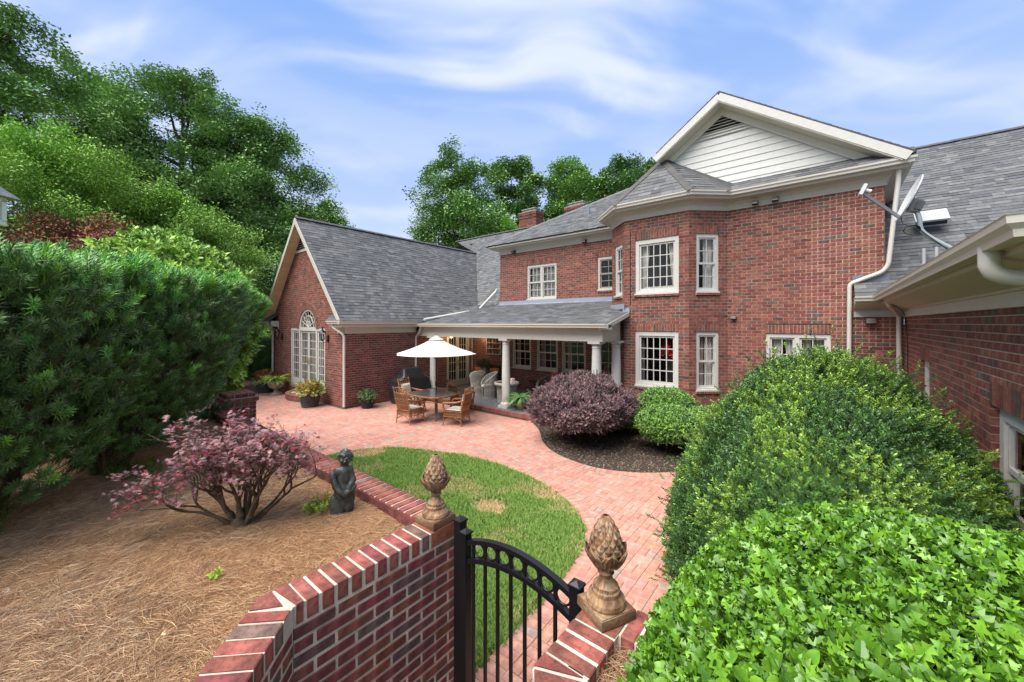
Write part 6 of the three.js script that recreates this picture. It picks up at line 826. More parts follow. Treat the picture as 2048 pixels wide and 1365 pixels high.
// ---- patio table with umbrella
{
  const t = local('patio_table', 'square glass topped patio table with a wicker edge', 'table'), g = new GB(), R = rng(811), rr = (a) => { const c = Math.abs(Math.cos(a)), s = Math.abs(Math.sin(a)); return .68 / Math.pow(c ** 5 + s ** 5, .2); }; const ring = []; for (let k = 0; k < 48; k++) { const a = k / 48 * 6.283; ring.push(V(Math.cos(a) * rr(a), .74, Math.sin(a) * rr(a))); }
  g.slab(ring, .012, lin(92, 92, 88)); part(t, 'table_top', g, std({ roughness: .18 })); const e = new GB(); e.tube([...ring, ring[0]].map(v => v.clone().setY(.725)), .028, 8, WK[1], false); part(t, 'rim', e, M.wicker); const ap = new GB(); for (let k = 0; k < 96; k++) { const a = k / 96 * 6.283, r = rr(a) * .93; ap.tube([V(Math.cos(a) * r, .58, Math.sin(a) * r), V(Math.cos(a + .03) * r, .72, Math.sin(a + .03) * r)], .006, 4, tint(WK[k % 3], .9, R), false); } ap.tube([...ring, ring[0]].map(v => V(v.x * .93, .58, v.z * .93)), .012, 6, WK[0], false); part(t, 'apron', ap, M.wicker);
  for (const [x, z] of [[-.42, -.42], [.42, -.42], [-.42, .42], [.42, .42]]) { const l = new GB(); for (const k of [-1, 1]) l.tube(curve([[x * .95 + k * .03, 0, z * .95], [x * .8 + k * .02, .3, z * .8], [x + k * .02, .7, z]], 8), .014, 6, WK[1]); part(t, 'leg', l, M.wicker); }
  settle(t, [-9.2, 0, -7.6], .06);
  const u = local('patio_umbrella', 'off white market umbrella opened over the patio table', 'umbrella'), cn = new GB(), N = 8, R1 = 1.24, yt = 2.44, ye = 1.93, C = lin(200, 195, 183); const P = (k, v, s = 0) => { const a = (k / N) * 6.283 + .2, sag = -.045 * Math.sin(Math.PI * v) * 1, y = lerp(yt, ye, v) + sag; return V(Math.cos(a) * R1 * v, y, Math.sin(a) * R1 * v); };
  for (let k = 0; k < N; k++) for (let j = 1; j < 10; j++) for (let i = 0; i < 4; i++) { const Q = (i, v) => { const p = P(k, v).lerp(P(k + 1, v), i / 4); p.y -= Math.sin(Math.PI * i / 4) * .012 * v; return p; }; const v0 = .1 + (j - 1) / 9 * .9, v1 = .1 + j / 9 * .9; cn.face([Q(i, v0), Q(i, v1), Q(i + 1, v1), Q(i + 1, v0)].reverse(), C); } part(u, 'canopy', cn, M.canopy);
  const vt = new GB(); for (let k = 0; k < N; k++) for (const [v0, v1] of [[0, .09], [.09, .19]]) { const Q = (k, v) => P(k, v).add(V(0, .055 - v * .12, 0)); vt.face([Q(k, v0), Q(k, v1), Q(k + 1, v1), Q(k + 1, v0)].reverse(), C); } part(u, 'vent_cap', vt, M.canopy); const po = new GB(); po.tube([V(0, .05, 0), V(0, 2.5, 0)], .021, 10, lin(46, 40, 36)); po.tube([V(0, .95, 0), V(0, 1.08, 0)], .034, 10, lin(40, 36, 34)); part(u, 'pole', po, M.iron); const ba = new GB(); ba.lathe(V(0, 0, 0), [[.24, 0], [.24, .04], [.1, .07], [.04, .1], [.04, .3]], 24, lin(196, 190, 180)); part(u, 'base', ba, M.stone);
  for (let k = 0; k < N; k++) { const r = new GB(); r.tube([P(k, .08).add(V(0, -.02, 0)), P(k, .5).add(V(0, -.02, 0)), P(k, 1).add(V(0, -.015, 0))], .008, 5, lin(60, 52, 46)); r.tube([V(0, 1.75, 0), P(k, .5).add(V(0, -.03, 0))], .007, 5, lin(60, 52, 46)); part(u, 'rib', r, M.iron); } settle(u, [-9.2, 0, -7.6], 0);
}
// ---- covered grill
{
  const o = local('covered_grill', 'barbecue grill under a black cover against the brick wall', 'grill'), g = new GB(), NX = 28, NY = 16, K = lin(42, 43, 46); // ring profile: half sizes by height
  const hx = v => v < .66 ? .71 : v < .78 ? lerp(.71, .46, (v - .66) / .12) : lerp(.46, .40, (v - .78) / .22), hz = v => v < .7 ? .31 : lerp(.31, .16, (v - .7) / .3); const top = 1.22; const P = (i, j) => { const v = j / NY, a = i / (NX * 2) * 6.283, c = Math.cos(a), s = Math.sin(a), e = .24; let x = Math.sign(c) * Math.pow(Math.abs(c), e) * hx(v), z = Math.sign(s) * Math.pow(Math.abs(s), e) * hz(v); const f = (noise3(x * 6, v * 5, z * 6) - .5) * .14 + Math.sin(x * 9 + v * 7) * .012 + (1 - v) * Math.sin(a * 14) * .018; return V(x * (1 + f), .03 + v * top * .98 + (v > .9 ? -.0 : 0), z * (1 + f * 1.4)); };
  for (let j = 0; j < NY; j++) for (let i = 0; i < NX * 2; i++) g.face([P(i, j), P(i, j + 1), P(i + 1, j + 1), P(i + 1, j)], K); const cap = []; for (let i = 0; i < NX * 2; i++) cap.push(P(i, NY)); g.slab(cap.reverse(), .01, K); part(o, 'cover', g, M.cover); const h = new GB(); for (const x of [-.3, .3]) h.tube(curve([[x - .06, 1.04, .23], [x, 1.0, .32], [x + .06, 1.04, .23]], 8), .008, 5, lin(22, 22, 24)); part(o, 'handle', h, M.cover); for (const [x, z] of [[-.5, .24], [.5, .24], [-.5, -.24], [.5, -.24]]) { const w = new GB(); w.lathe(V(x, 0, z), [[.0, 0], [.03, 0], [.03, .06], [0, .06]], 10, lin(90, 90, 90)); part(o, 'caster', w, M.iron); } settle(o, [-11.78, 0, -8.55], Math.PI / 2);
}
// ---- pots and planters
function pot(name, label, p, prof, col, group, cat = 'planter') { const t = thing(name, label, cat, p, group), g = new GB(); g.lathe(V(...p), prof, 28, col); part(t, 'pot', g, M.stone); const y = prof.reduce((m, q) => Math.max(m, q[1]), 0) - .04, r = prof.find(q => q[1] >= y)[0] * .92; const s = new GB(); s.lathe(V(...p), [[r, y], [0, y + .015]], 20, lin(52, 42, 34)); part(t, 'soil', s, M.earth); t.soilY = p[1] + y; return t; }
function leaves(t, p, n, r, h, geo, mat, cols, sc, seed, name = 'foliage') { const R = rng(seed), list = []; for (let k = 0; k < n; k++) { const d = rndDir(R); d.y = Math.abs(d.y); const q = Math.cbrt(R()); list.push({ p: V(p[0] + d.x * r * q, p[1] + d.y * h * q, p[2] + d.z * r * q), q: qUp(d.clone().addScaledVector(rndDir(R), .6).normalize(), R() * 6.28), s: sc * (.7 + R() * .6), c: tint(cols[Math.floor(R() * cols.length)], .75 + R() * .5, R) }); } inst(t, name, geo, mat, list).userData.kind = 'stuff'; }
function fronds(t, p, n, L, cols, seed, droop = .8) { const R = rng(seed), g = new GB(); for (let k = 0; k < n; k++) { const a = R() * 6.283, e = .35 + R() * .9, l = L * (.6 + R() * .5), d = V(Math.cos(a), 0, Math.sin(a)), s = V(-d.z, 0, d.x), c = tint(cols[Math.floor(R() * cols.length)], .75 + R() * .5, R), M2 = 12; let prev = null; for (let j = 0; j <= M2; j++) { const u = j / M2, q = V(...p).addScaledVector(d, l * u * Math.cos(e * (1 - u * .6))).add(V(0, l * (u * Math.sin(e) - droop * u * u * .7), 0)); if (prev) { const w = .05 * l * 1.6 * Math.sin(Math.PI * (.1 + u * .85)); for (const sd of [-1, 1]) { const tip = q.clone().addScaledVector(s, sd * w).addScaledVector(d, l * .05).add(V(0, -.01, 0)); g.face([prev, q, tip], c); } } prev = q; } } part(t, 'fronds', g, MAT.soft); }
const bandProf = (r0, r1, h) => { const P = [[0, 0], [r0, 0]]; for (let k = 1; k <= 8; k++) { const v = k / 8; P.push([lerp(r0, r1, v) + .006, v * h * .86 - .012]); P.push([lerp(r0, r1, v) - .002, v * h * .86]); } P.push([r1 + .03, h * .86], [r1 + .035, h], [r1, h], [r1 - .02, h * .9]); return P; };
{
  const POT = lin(78, 76, 78), FL = [lin(168, 92, 52), lin(120, 130, 50), lin(170, 160, 70), lin(150, 74, 54)], PG = 'ribbed grey planters by the French doors';
  const a = pot('planter', 'ribbed grey planter with orange flowers at the corner of the wing', [-17.95, 0, -5.85], bandProf(.26, .36, .55), POT, PG); leaves(a, [-17.95, .5, -5.85], 170, .36, .36, GEO.boxSprig, MAT.soft, FL, 1.7, 901); leaves(a, [-17.95, .46, -5.85], 90, .46, .1, GEO.boxSprig, MAT.soft, [lin(170, 190, 110)], 1.4, 902);
  const b = pot('planter', 'ribbed grey planter with yellow flowers right of the French doors', [-13.72, 0, -5.82], bandProf(.25, .35, .55), POT, PG); leaves(b, [-13.72, .5, -5.82], 150, .34, .34, GEO.boxSprig, MAT.soft, [lin(186, 160, 60), lin(130, 140, 50), lin(170, 120, 56)], 1.6, 903); leaves(b, [-13.72, .46, -5.82], 80, .42, .08, GEO.boxSprig, MAT.soft, [lin(180, 196, 120)], 1.4, 904); fronds(b, [-14.0, .55, -5.95], 46, .62, [lin(150, 180, 62), lin(130, 166, 56)], 905);
  const c = pot('stone_urn', 'pale stone urn with a fern left of the French doors', [-17.1, 0, -5.95], [[0, 0], [.22, 0], [.22, .05], [.12, .08], [.07, .16], [.1, .22], [.24, .3], [.29, .4], [.3, .5], [.34, .53], [.32, .55], [.27, .5]], lin(178, 166, 146), null, 'urn'); fronds(c, [-17.1, .5, -5.95], 80, .72, [lin(150, 184, 66), lin(128, 168, 58), lin(170, 196, 84)], 906);
  const d = pot('planter', 'small dark pot with a low green shrub at the wing wall', [-12.0, 0, -6.95], [[0, 0], [.17, 0], [.25, .26], [.27, .27], [.27, .32], [.25, .32], [.22, .28]], lin(46, 44, 46), null); leaves(d, [-12.0, .28, -6.95], 190, .27, .3, GEO.boxSprig, MAT.shrub, [lin(92, 118, 74), lin(78, 104, 66), lin(110, 132, 84)], 1.15, 907);
  const e = pot('fern_pot', 'arching green fern in a terracotta pot beside the porch column', [-7.5, .15, -9.62], [[0, 0], [.11, 0], [.17, .22], [.185, .23], [.185, .28], [.165, .28], [.15, .24]], lin(206, 168, 142), null); fronds(e, [-7.5, .42, -9.62], 120, .66, [lin(88, 130, 66), lin(74, 114, 58), lin(104, 148, 78)], 908, .95);
}
// ---- wall lanterns by the French doors
function lantern(x, y, z, label) { const t = thing('wall_lantern', label, 'lantern', [x, y, z], 'black lanterns beside the French doors'), K = lin(28, 26, 26), g = new GB(), o = V(x, y, z + .2); g.lathe(o, [[.045, -.16], [.06, -.15], [.07, -.13]], 6, K); g.lathe(o, [[.1, .1], [.12, .11], [.07, .17], [.03, .2], [.02, .24], [.012, .3], [0, .31]], 6, K); for (let k = 0; k < 6; k++) { const a = k / 6 * 6.283; g.tube([o.clone().add(V(Math.cos(a) * .068, -.13, Math.sin(a) * .068)), o.clone().add(V(Math.cos(a) * .104, .1, Math.sin(a) * .104))], .006, 4, K); } part(t, 'cage', g, M.iron); const gl = new GB(); gl.lathe(o, [[.064, -.13], [.098, .1]], 6, [1, 1, 1]); part(t, 'glass', gl, M.glass); const br = new GB(); br.tube(curve([[x, y - .1, z + .01], [x, y - .25, z + .06], [x, y - .24, z + .16], [x, y - .16, z + .2]], 12), .012, 6, K); br.tube(curve([[x, y + .02, z + .01], [x + .04, y - .08, z + .09], [x, y - .2, z + .05]], 10), .008, 5, K); br.box(V(x, y - .1, z + .008), X1, UP, Z1, .09, .26, .018, K); part(t, 'bracket', br, M.iron); }
lantern(-17.7, 2.42, -6.4, 'black wall lantern left of the French doors'); lantern(-13.62, 2.42, -6.4, 'black wall lantern right of the French doors');
// ---- lit porch lamps
function porchLamp(p, label) { const t = thing('porch_lamp', label, 'lamp', p, 'lit lamps on the porch'), o = V(...p), g = new GB(); g.tube([o.clone().setY(2.53), o.clone().add(V(0, .12, 0))], .008, 6, lin(60, 46, 36)); g.lathe(o, [[.06, .12], [.09, .1], [.1, .06]], 12, lin(70, 52, 40)); for (let k = 0; k < 8; k++) { const a = k / 8 * 6.283; g.tube([o.clone().add(V(Math.cos(a) * .1, .06, Math.sin(a) * .1)), o.clone().add(V(Math.cos(a) * .075, -.09, Math.sin(a) * .075))], .005, 4, lin(70, 52, 40)); } part(t, 'fitting', g, M.iron); const b = new GB(); b.lathe(o, [[0, -.07], [.04, -.05], [.055, -.01], [.045, .04], [0, .06]], 14, [1, 1, 1]); const m = part(t, 'bulb', b, new THREE.MeshStandardMaterial({ color: 0xffd9a0, emissive: new THREE.Color(1, .66, .34), emissiveIntensity: 2 })); const l = new THREE.PointLight(new THREE.Color(1, .72, .42), .45, 0, 2); l.position.set(0, 0, 0); l.castShadow = true; l.name = 'lamp_light'; t.add(l); }
porchLamp([-12.0, 2.3, -10.7], 'lit porch lamp left of the glazed double doors'); porchLamp([-11.55, 2.35, -12.0], 'lit porch lamp at the back of the porch by the shelf');
// ---- white wicker porch chairs
{
  const R = rng(841), C = [lin(206, 202, 194), lin(190, 186, 178)], mk = (nm, lab) => { const t = local(nm, lab, 'chair', 'white wicker chairs on the porch'), g = new GB(), N = 34; for (let k = 0; k < N; k++) { const a = lerp(-2.35, 2.35, k / (N - 1)) - Math.PI / 2, c = Math.cos(a), s = Math.sin(a), f = Math.pow(Math.max(0, Math.cos((k / (N - 1) - .5) * Math.PI * 1.05)), .7), top = lerp(.5, .92, f), r0 = .25, r1 = .3 + .04 * f; g.tube(curve([[c * r0, .0, s * r0], [c * .265, .3, s * .265], [c * r1, top, s * r1]], 7), .017, 5, tint(C[k % 2], .92 + R() * .12, R), false); } part(t, 'woven_shell', g, M.wicker); const rim = []; for (let k = 0; k <= 40; k++) { const v = k / 40, a = lerp(-2.35, 2.35, v) - Math.PI / 2, f = Math.pow(Math.max(0, Math.cos((v - .5) * Math.PI * 1.05)), .7); rim.push(V(Math.cos(a) * (.3 + .04 * f), lerp(.5, .92, f), Math.sin(a) * (.3 + .04 * f))); } const rg = new GB(); rg.tube(rim, .022, 7, C[0]); part(t, 'rim', rg, M.wicker); const st = new GB(); st.lathe(V(0, 0, 0), [[.25, .4], [.26, .43], [.22, .47], [0, .48]], 20, lin(206, 196, 184)); part(t, 'seat', st, M.fabric); return t; };
  const c = mk('white_wicker_chair', 'white wicker chair at the porch table, the left one'); settle(c, [-10.25, .15, -10.5], Math.PI + .95); copyThing(c, [-9.55, .15, -10.3], Math.PI + .6, 'white wicker chair at the porch table, the middle one');
  const a = local('wicker_armchair', 'white wicker armchair with a pale pink cushion beside the porch column', 'armchair'), g = new GB(); for (let k = 0; k < 40; k++) { const an = lerp(-2.5, 2.5, k / 39) - Math.PI / 2; g.tube([V(Math.cos(an) * .3, 0, Math.sin(an) * .3), V(Math.cos(an) * .33, .5, Math.sin(an) * .33), V(Math.cos(an) * .38, .62, Math.sin(an) * .38)], .019, 5, tint(C[k % 2], .95 + R() * .1, R), false); } part(a, 'woven_shell', g, M.wicker); const rl = []; for (let k = 0; k <= 40; k++) { const an = lerp(-2.5, 2.5, k / 40) - Math.PI / 2; rl.push(V(Math.cos(an) * .39, .64, Math.sin(an) * .39)); } const rg = new GB(); rg.tube(rl, .055, 9, C[0]); part(a, 'roll_arm', rg, M.wicker); const s = new GB(); s.lathe(V(0, 0, 0), [[.29, .36], [.3, .42], [.26, .48], [0, .5]], 20, lin(212, 204, 194)); part(a, 'seat', s, M.fabric); settle(a, [-8.5, .15, -10.1], Math.PI + .5);
  const pillow = (nm, lab, p, col, sx, sy, turn, tilt = .25) => { const t = local(nm, lab, 'pillow'), q = new GB(); __cush(q, V(0, sy / 2, 0), X1, V(0, Math.cos(tilt), -Math.sin(tilt)), V(0, Math.sin(tilt), Math.cos(tilt)), sx, sy, .14, col); part(t, 'cushion', q, M.fabric); settle(t, p, turn); };
  pillow('pillow', 'pale pink pillow standing in the wicker armchair', [-8.45, .64, -10.15], lin(222, 190, 182), .42, .34, .2); pillow('pillow', 'orange patterned pillow on the porch bench, left one', [-11.55, .62, -11.9], lin(198, 126, 66), .5, .36, .3); pillow('pillow', 'orange patterned pillow on the porch bench, right one', [-10.75, .62, -11.95], lin(198, 126, 66), .5, .36, 0);
  const tb = local('porch_table', 'dark round table between the porch chairs', 'table'), tp = new GB(); tp.lathe(V(0, 0, 0), [[.55, .7], [.56, .73], [.55, .75], [0, .751]], 32, lin(58, 50, 44)); part(tb, 'table_top', tp, std({ roughness: .3 })); const pd = new GB(); pd.lathe(V(0, 0, 0), [[.3, 0], [.28, .05], [.08, .12], [.06, .4], [.1, .7]], 18, lin(56, 46, 40)); part(tb, 'pedestal', pd, M.stone); settle(tb, [-10.5, .15, -11.25]);
  const be = local('porch_bench', 'dark bench against the back wall of the porch', 'bench'), bs = new GB(); bs.abox(-.9, .9, .38, .46, -.25, .25, lin(70, 58, 48)); part(be, 'seat', bs, M.wicker); const bb = new GB(); for (let k = 0; k < 13; k++) bb.abox(-.88 + k * .146, -.84 + k * .146, .46, .85, -.25, -.22, lin(70, 58, 48)); bb.abox(-.9, .9, .85, .91, -.26, -.2, lin(70, 58, 48)); part(be, 'backrest', bb, M.wicker); for (const x of [-.85, .85]) for (const z of [-.2, .2]) { const l = new GB(); l.abox(x - .03, x + .03, 0, .38, z - .03, z + .03, lin(64, 52, 44)); part(be, 'leg', l, M.wicker); } settle(be, [-11.15, .15, -12.05]);
  // sofa with red cushions
  const so = local('wicker_sofa', 'wicker porch sofa with red cushions under the windows', 'sofa'), sg = new GB(); for (let k = 0; k < 60; k++) { const u = k / 59, x = lerp(-1.05, 1.05, u); sg.tube([V(x, .05, -.35), V(x, .78 - .06 * Math.cos(u * 6.28), -.42)], .018, 5, tint(C[k % 2], .7, R), false); } sg.tube([V(-1.05, .76, -.42), V(1.05, .76, -.42)], .035, 7, tint(C[0], .75, R)); sg.abox(-1.05, 1.05, .05, .36, -.35, .38, tint(C[1], .7, R)); part(so, 'frame', sg, M.wicker); for (const s of [-1, 1]) { const ar = new GB(); ar.tube(curve([[s * 1.05, .74, -.42], [s * 1.12, .68, -.15], [s * 1.12, .6, .2], [s * 1.08, .5, .38], [s * 1.06, .1, .38]], 14), .05, 8, tint(C[0], .75, R)); part(so, 'armrest', ar, M.wicker); } for (let k = 0; k < 3; k++) { const q = new GB(); __cush(q, V(-.68 + k * .68, .43, .02), X1, V(0, 0, -1), UP, .66, .7, .17, lin(138, 38, 40)); part(so, 'seat_cushion', q, M.fabric); } for (let k = 0; k < 4; k++) { const q = new GB(); __cush(q, V(-.72 + k * .48, .68, -.24), X1, V(0, .95, -.3), V(0, .3, .95), .48, .44, .16, k % 2 ? lin(168, 84, 72) : lin(186, 104, 88)); part(so, 'back_cushion', q, M.fabric); } settle(so, [-7.0, .15, -11.7], 0);
  const sd = local('side_table', 'small dark side table left of the porch sofa', 'table'), st = new GB(); st.lathe(V(0, 0, 0), [[.24, .52], [.25, .54], [0, .541]], 20, lin(62, 44, 36)); part(sd, 'table_top', st, M.stone); for (let k = 0; k < 3; k++) { const l = new GB(), an = k * 2.09; l.tube(curve([[Math.cos(an) * .2, 0, Math.sin(an) * .2], [Math.cos(an) * .06, .28, Math.sin(an) * .06], [Math.cos(an) * .18, .52, Math.sin(an) * .18]], 8), .012, 6, lin(50, 40, 36)); part(sd, 'leg', l, M.iron); } settle(sd, [-8.5, .15, -11.7]);
  const sh = local('wall_shelf', 'cream wall shelf with small jars at the back of the porch', 'shelf'), fr = new GB(); fr.abox(-.42, -.39, 0, .72, 0, .16, CREAM); fr.abox(.39, .42, 0, .72, 0, .16, CREAM); for (const y of [0, .24, .48, .7]) fr.abox(-.39, .39, y, y + .022, 0, .155, CREAM); part(sh, 'frame', fr, M.white); settle(sh, [-11.0, 1.52, -12.34]); let jn = 0; for (const y of [.022, .262, .502]) for (let k = 0; k < 4; k++) { const h = .09 + R() * .09, r = .035 + R() * .025; const o = V(-11.0 - .28 + k * .19, 1.52 + y, -12.26), j = new GB(), col = [lin(196, 178, 140), lin(120, 130, 140), lin(172, 160, 150), lin(150, 110, 80)][Math.floor(R() * 4)]; j.lathe(o, [[0, 0], [r * .8, 0], [r, h * .4], [r * .7, h * .8], [r * .75, h], [0, h]], 12, col); single('jar', j, M.stone, ['leftmost', 'second', 'third', 'rightmost'][jn % 4] + ' jar on the ' + ['lowest', 'middle', 'top'][jn++ >> 2] + ' board of the porch shelf', 'jar', ['jars on the lowest shelf board', 'jars on the middle shelf board', 'jars on the top shelf board'][(jn - 1) >> 2]); }
  const vase = pot('flower_pot', 'grey pot with dark leaves on the porch table', [-10.55, .9, -11.2], [[0, 0], [.09, 0], [.13, .12], [.12, .2], [.1, .2], [.1, .16]], lin(150, 156, 160), null, 'pot'); leaves(vase, [-10.55, 1.1, -11.2], 70, .26, .3, GEO.boxSprig, MAT.shrub, [lin(70, 90, 60), lin(96, 60, 56)], 1.5, 909);
}
// flowers seen inside the lower bay window
{ const v = pot('flower_vase', 'red flower arrangement inside the lower bay window', [-3.15, 1.55, -11.1], [[0, 0], [.08, 0], [.1, .15], [.06, .3], [.08, .36], [.05, .3]], lin(80, 60, 50), null, 'vase'); leaves(v, [-3.15, 1.98, -11.1], 150, .34, .34, GEO.boxSprig, MAT.soft, [lin(210, 30, 36), lin(190, 26, 40), lin(170, 40, 36), lin(210, 160, 40)], 2.0, 910); }
// ---- satellite dish
{
  const t = thing('satellite_dish', 'grey satellite dish on a bent mast above the garage eave', 'satellite dish', [1.42, 4.05, -9.3]), G = lin(176, 180, 182), c = V(1.07, 4.98, -9.35), nrm = V(-.86, .36, .1).normalize(), a = V(0, 0, 0).crossVectors(UP, nrm).normalize(), b = V(0, 0, 0).crossVectors(nrm, a), g = new GB();
  const P = (r, q, k = 0) => c.clone().addScaledVector(a, Math.cos(q) * r * .30).addScaledVector(b, Math.sin(q) * r * .40).addScaledVector(nrm, r * r * .06 - .06 - k); for (let i = 0; i < 8; i++) for (let j = 0; j < 32; j++) { const q0 = j / 32 * 6.283, q1 = (j + 1) / 32 * 6.283; g.face([P(i / 8, q0), P((i + 1) / 8, q0), P((i + 1) / 8, q1), P(i / 8, q1)], lin(196, 198, 198)); g.face([P(i / 8, q0, .012), P(i / 8, q1, .012), P((i + 1) / 8, q1, .012), P((i + 1) / 8, q0, .012)], lin(150, 154, 158)); } for (let j = 0; j < 32; j++) { const q0 = j / 32 * 6.283, q1 = (j + 1) / 32 * 6.283; g.face([P(1, q0), P(1, q0, .02), P(1, q1, .02), P(1, q1)], G); } part(t, 'reflector', g, M.metal);
  const arm = new GB(), lnb = c.clone().addScaledVector(nrm, .62).addScaledVector(b, -.02).add(V(0, -.02, 0)), r0 = c.clone().addScaledVector(b, -.34).addScaledVector(nrm, -.05); { const d = dirOf(r0, lnb), s = V(0, 0, 0).crossVectors(d, UP).normalize(); arm.box(r0.clone().lerp(lnb, .5), d, s, V(0, 0, 0).crossVectors(d, s), r0.distanceTo(lnb), .04, .045, lin(92, 98, 102)); } part(t, 'feed_arm', arm, M.metal); const l = new GB(); l.box(lnb.clone().add(V(0, .05, 0)), nrm, b, a, .05, .19, .15, lin(200, 202, 200)); l.tube([lnb.clone().add(V(0, .06, 0)), lnb.clone().addScaledVector(nrm, -.12).add(V(0, .05, 0))], .032, 10, lin(220, 220, 216)); part(t, 'receiver', l, M.metal);
  const m = new GB(); const hub = c.clone().addScaledVector(nrm, -.13).addScaledVector(b, -.1); m.tube(curve([[hub.x, hub.y, hub.z], [1.2, 4.6, -9.32], [1.22, 4.42, -9.32], [1.3, 4.3, -9.32], [1.6, 4.02, -9.3]], 16), .034, 10, lin(142, 152, 154)); part(t, 'mast', m, M.metal); const bk = new GB(); bk.box(hub, nrm, b, a, .13, .2, .16, lin(112, 114, 112)); bk.box(hub.clone().addScaledVector(nrm, -.04), nrm, b, a, .1, .14, .2, lin(80, 82, 82)); part(t, 'bracket', bk, M.metal);
  const w = new GB(), cp = []; for (let k = 0; k <= 40; k++) { const q = k / 40 * 6.283 * 2.2; cp.push(V(1.1 + Math.cos(q) * (.085 + k * .0005), 4.42 + Math.sin(q) * .075, -9.28 + k * .0012)); } w.tube([r0.clone(), V(1.0, 4.55, -9.3), ...cp, V(1.24, 4.36, -9.27), V(1.5, 4.05, -9.26)], .007, 5, lin(20, 20, 22)); part(t, 'cable', w, M.iron);
}
{ const w = new GB(); w.tube(curve([[1.5, 3.62, -9.6], [.85, 3.44, -10.2], [.76, 3.36, -10.3], [1.0, 3.2, -10.5], [1.17, 3.05, -10.75], [1.2, 2.6, -10.6], [1.2, 2.0, -10.5], [1.2, .3, -10.5]], 40), .008, 5, lin(20, 20, 22)); single('cable', w, M.iron, 'black cable running from the dish down the garage corner', 'cable'); }
// ---- small fittings on the walls
function fitting(x, y, z, label, s = .1) { const t = thing('flood_light', label, 'light fitting', [x, y, z], 'small dark fittings on the brick front'), g = new GB(), K = lin(70, 56, 52); g.box(V(x, y, z + .03), X1, UP, Z1, s, s * .8, .06, K); g.box(V(x, y - .01, z + .09), X1, V(0, .95, -.3), V(0, .3, .95), s * .9, s * .6, .07, K); part(t, 'housing', g, M.iron); }
fitting(-1.36, 5.8, -11.1, 'dark flood light under the right eave, left of the pair', .13); fitting(-.95, 5.8, -11.1, 'dark flood light under the right eave, right of the pair', .13); fitting(-1.83, 3.0, -11.15, 'dark vent hood on the brick right of the bay', .12); fitting(.72, 2.9, -11.1, 'dark flood light under the low eave by the garage corner', .17); fitting(-9.95, 5.78, -12.3, 'dark fitting under the eave above the twin window', .15); fitting(-6.7, 5.78, -12.3, 'dark fitting under the eave left of the small window', .15);
// ---- bird house at the left border
{
  const t = thing('bird_house', 'white bird house with arched openings and a grey roof at the left border', 'bird house', [-6.9, 0, .48]), c = V(-6.9, 4.06, .48), u = camRt.clone(), n = camFwd.clone().negate(), g = new GB(), W = lin(226, 226, 222); const B = { at: (a, y, d) => c.clone().addScaledVector(u, a).addScaledVector(n, d).add(V(0, y, 0)) }; g.box(c.clone().add(V(0, -.13, 0)), u, UP, n, .34, .05, .34, W); g.box(c.clone().add(V(0, .12, 0)), u, UP, n, .34, .05, .34, W); for (const s of [-1, 1]) for (const q of [-1, 1]) g.box(c.clone().addScaledVector(u, s * .15).addScaledVector(n, q * .15), u, UP, n, .04, .24, .04, W); g.box(c, u, UP, n, .2, .24, .2, lin(150, 152, 150)); part(t, 'box', g, M.white); const r = new GB(), ap = c.clone().add(V(0, .42, 0)); const cs = [[-.24, -.24], [.24, -.24], [.24, .24], [-.24, .24]].map(([a, d]) => c.clone().addScaledVector(u, a).addScaledVector(n, d).add(V(0, .145, 0))); for (let k = 0; k < 4; k++) r.face([cs[k], cs[(k + 1) % 4], ap], lin(120, 130, 138)); r.face(cs, lin(150, 150, 150)); part(t, 'roof', r, M.shingle); const p = new GB(); p.tube([V(c.x, 0, c.z), c.clone().add(V(0, -.25, 0))], .05, 8, W); p.lathe(c.clone().add(V(0, -.25, 0)), [[.05, 0], [.07, .03], [.13, .1]], 12, W); part(t, 'post', p, M.white);
}
// ---- far iron fence
for (let k = 0; k < 2; k++) { const x = -26 + k * 2.4, t = thing('iron_fence', k ? 'black iron fence panel behind the yew hedge, right one' : 'black iron fence panel behind the yew hedge, left one', 'fence', [x, 0, -6.4], 'fence panels on the far lawn'), r = new GB(); for (const y of [.15, .95]) r.abox(x - 1.19, x + 1.19, y, y + .03, -6.415, -6.385, lin(20, 22, 22)); part(t, 'rail', r, M.iron); for (let j = 0; j < 17; j++) { const g = new GB(), q = x - 1.15 + j * .144; g.abox(q - .009, q + .009, 0, 1.0, -6.409, -6.391, lin(20, 22, 22)); part(t, 'bar', g, M.iron); } }
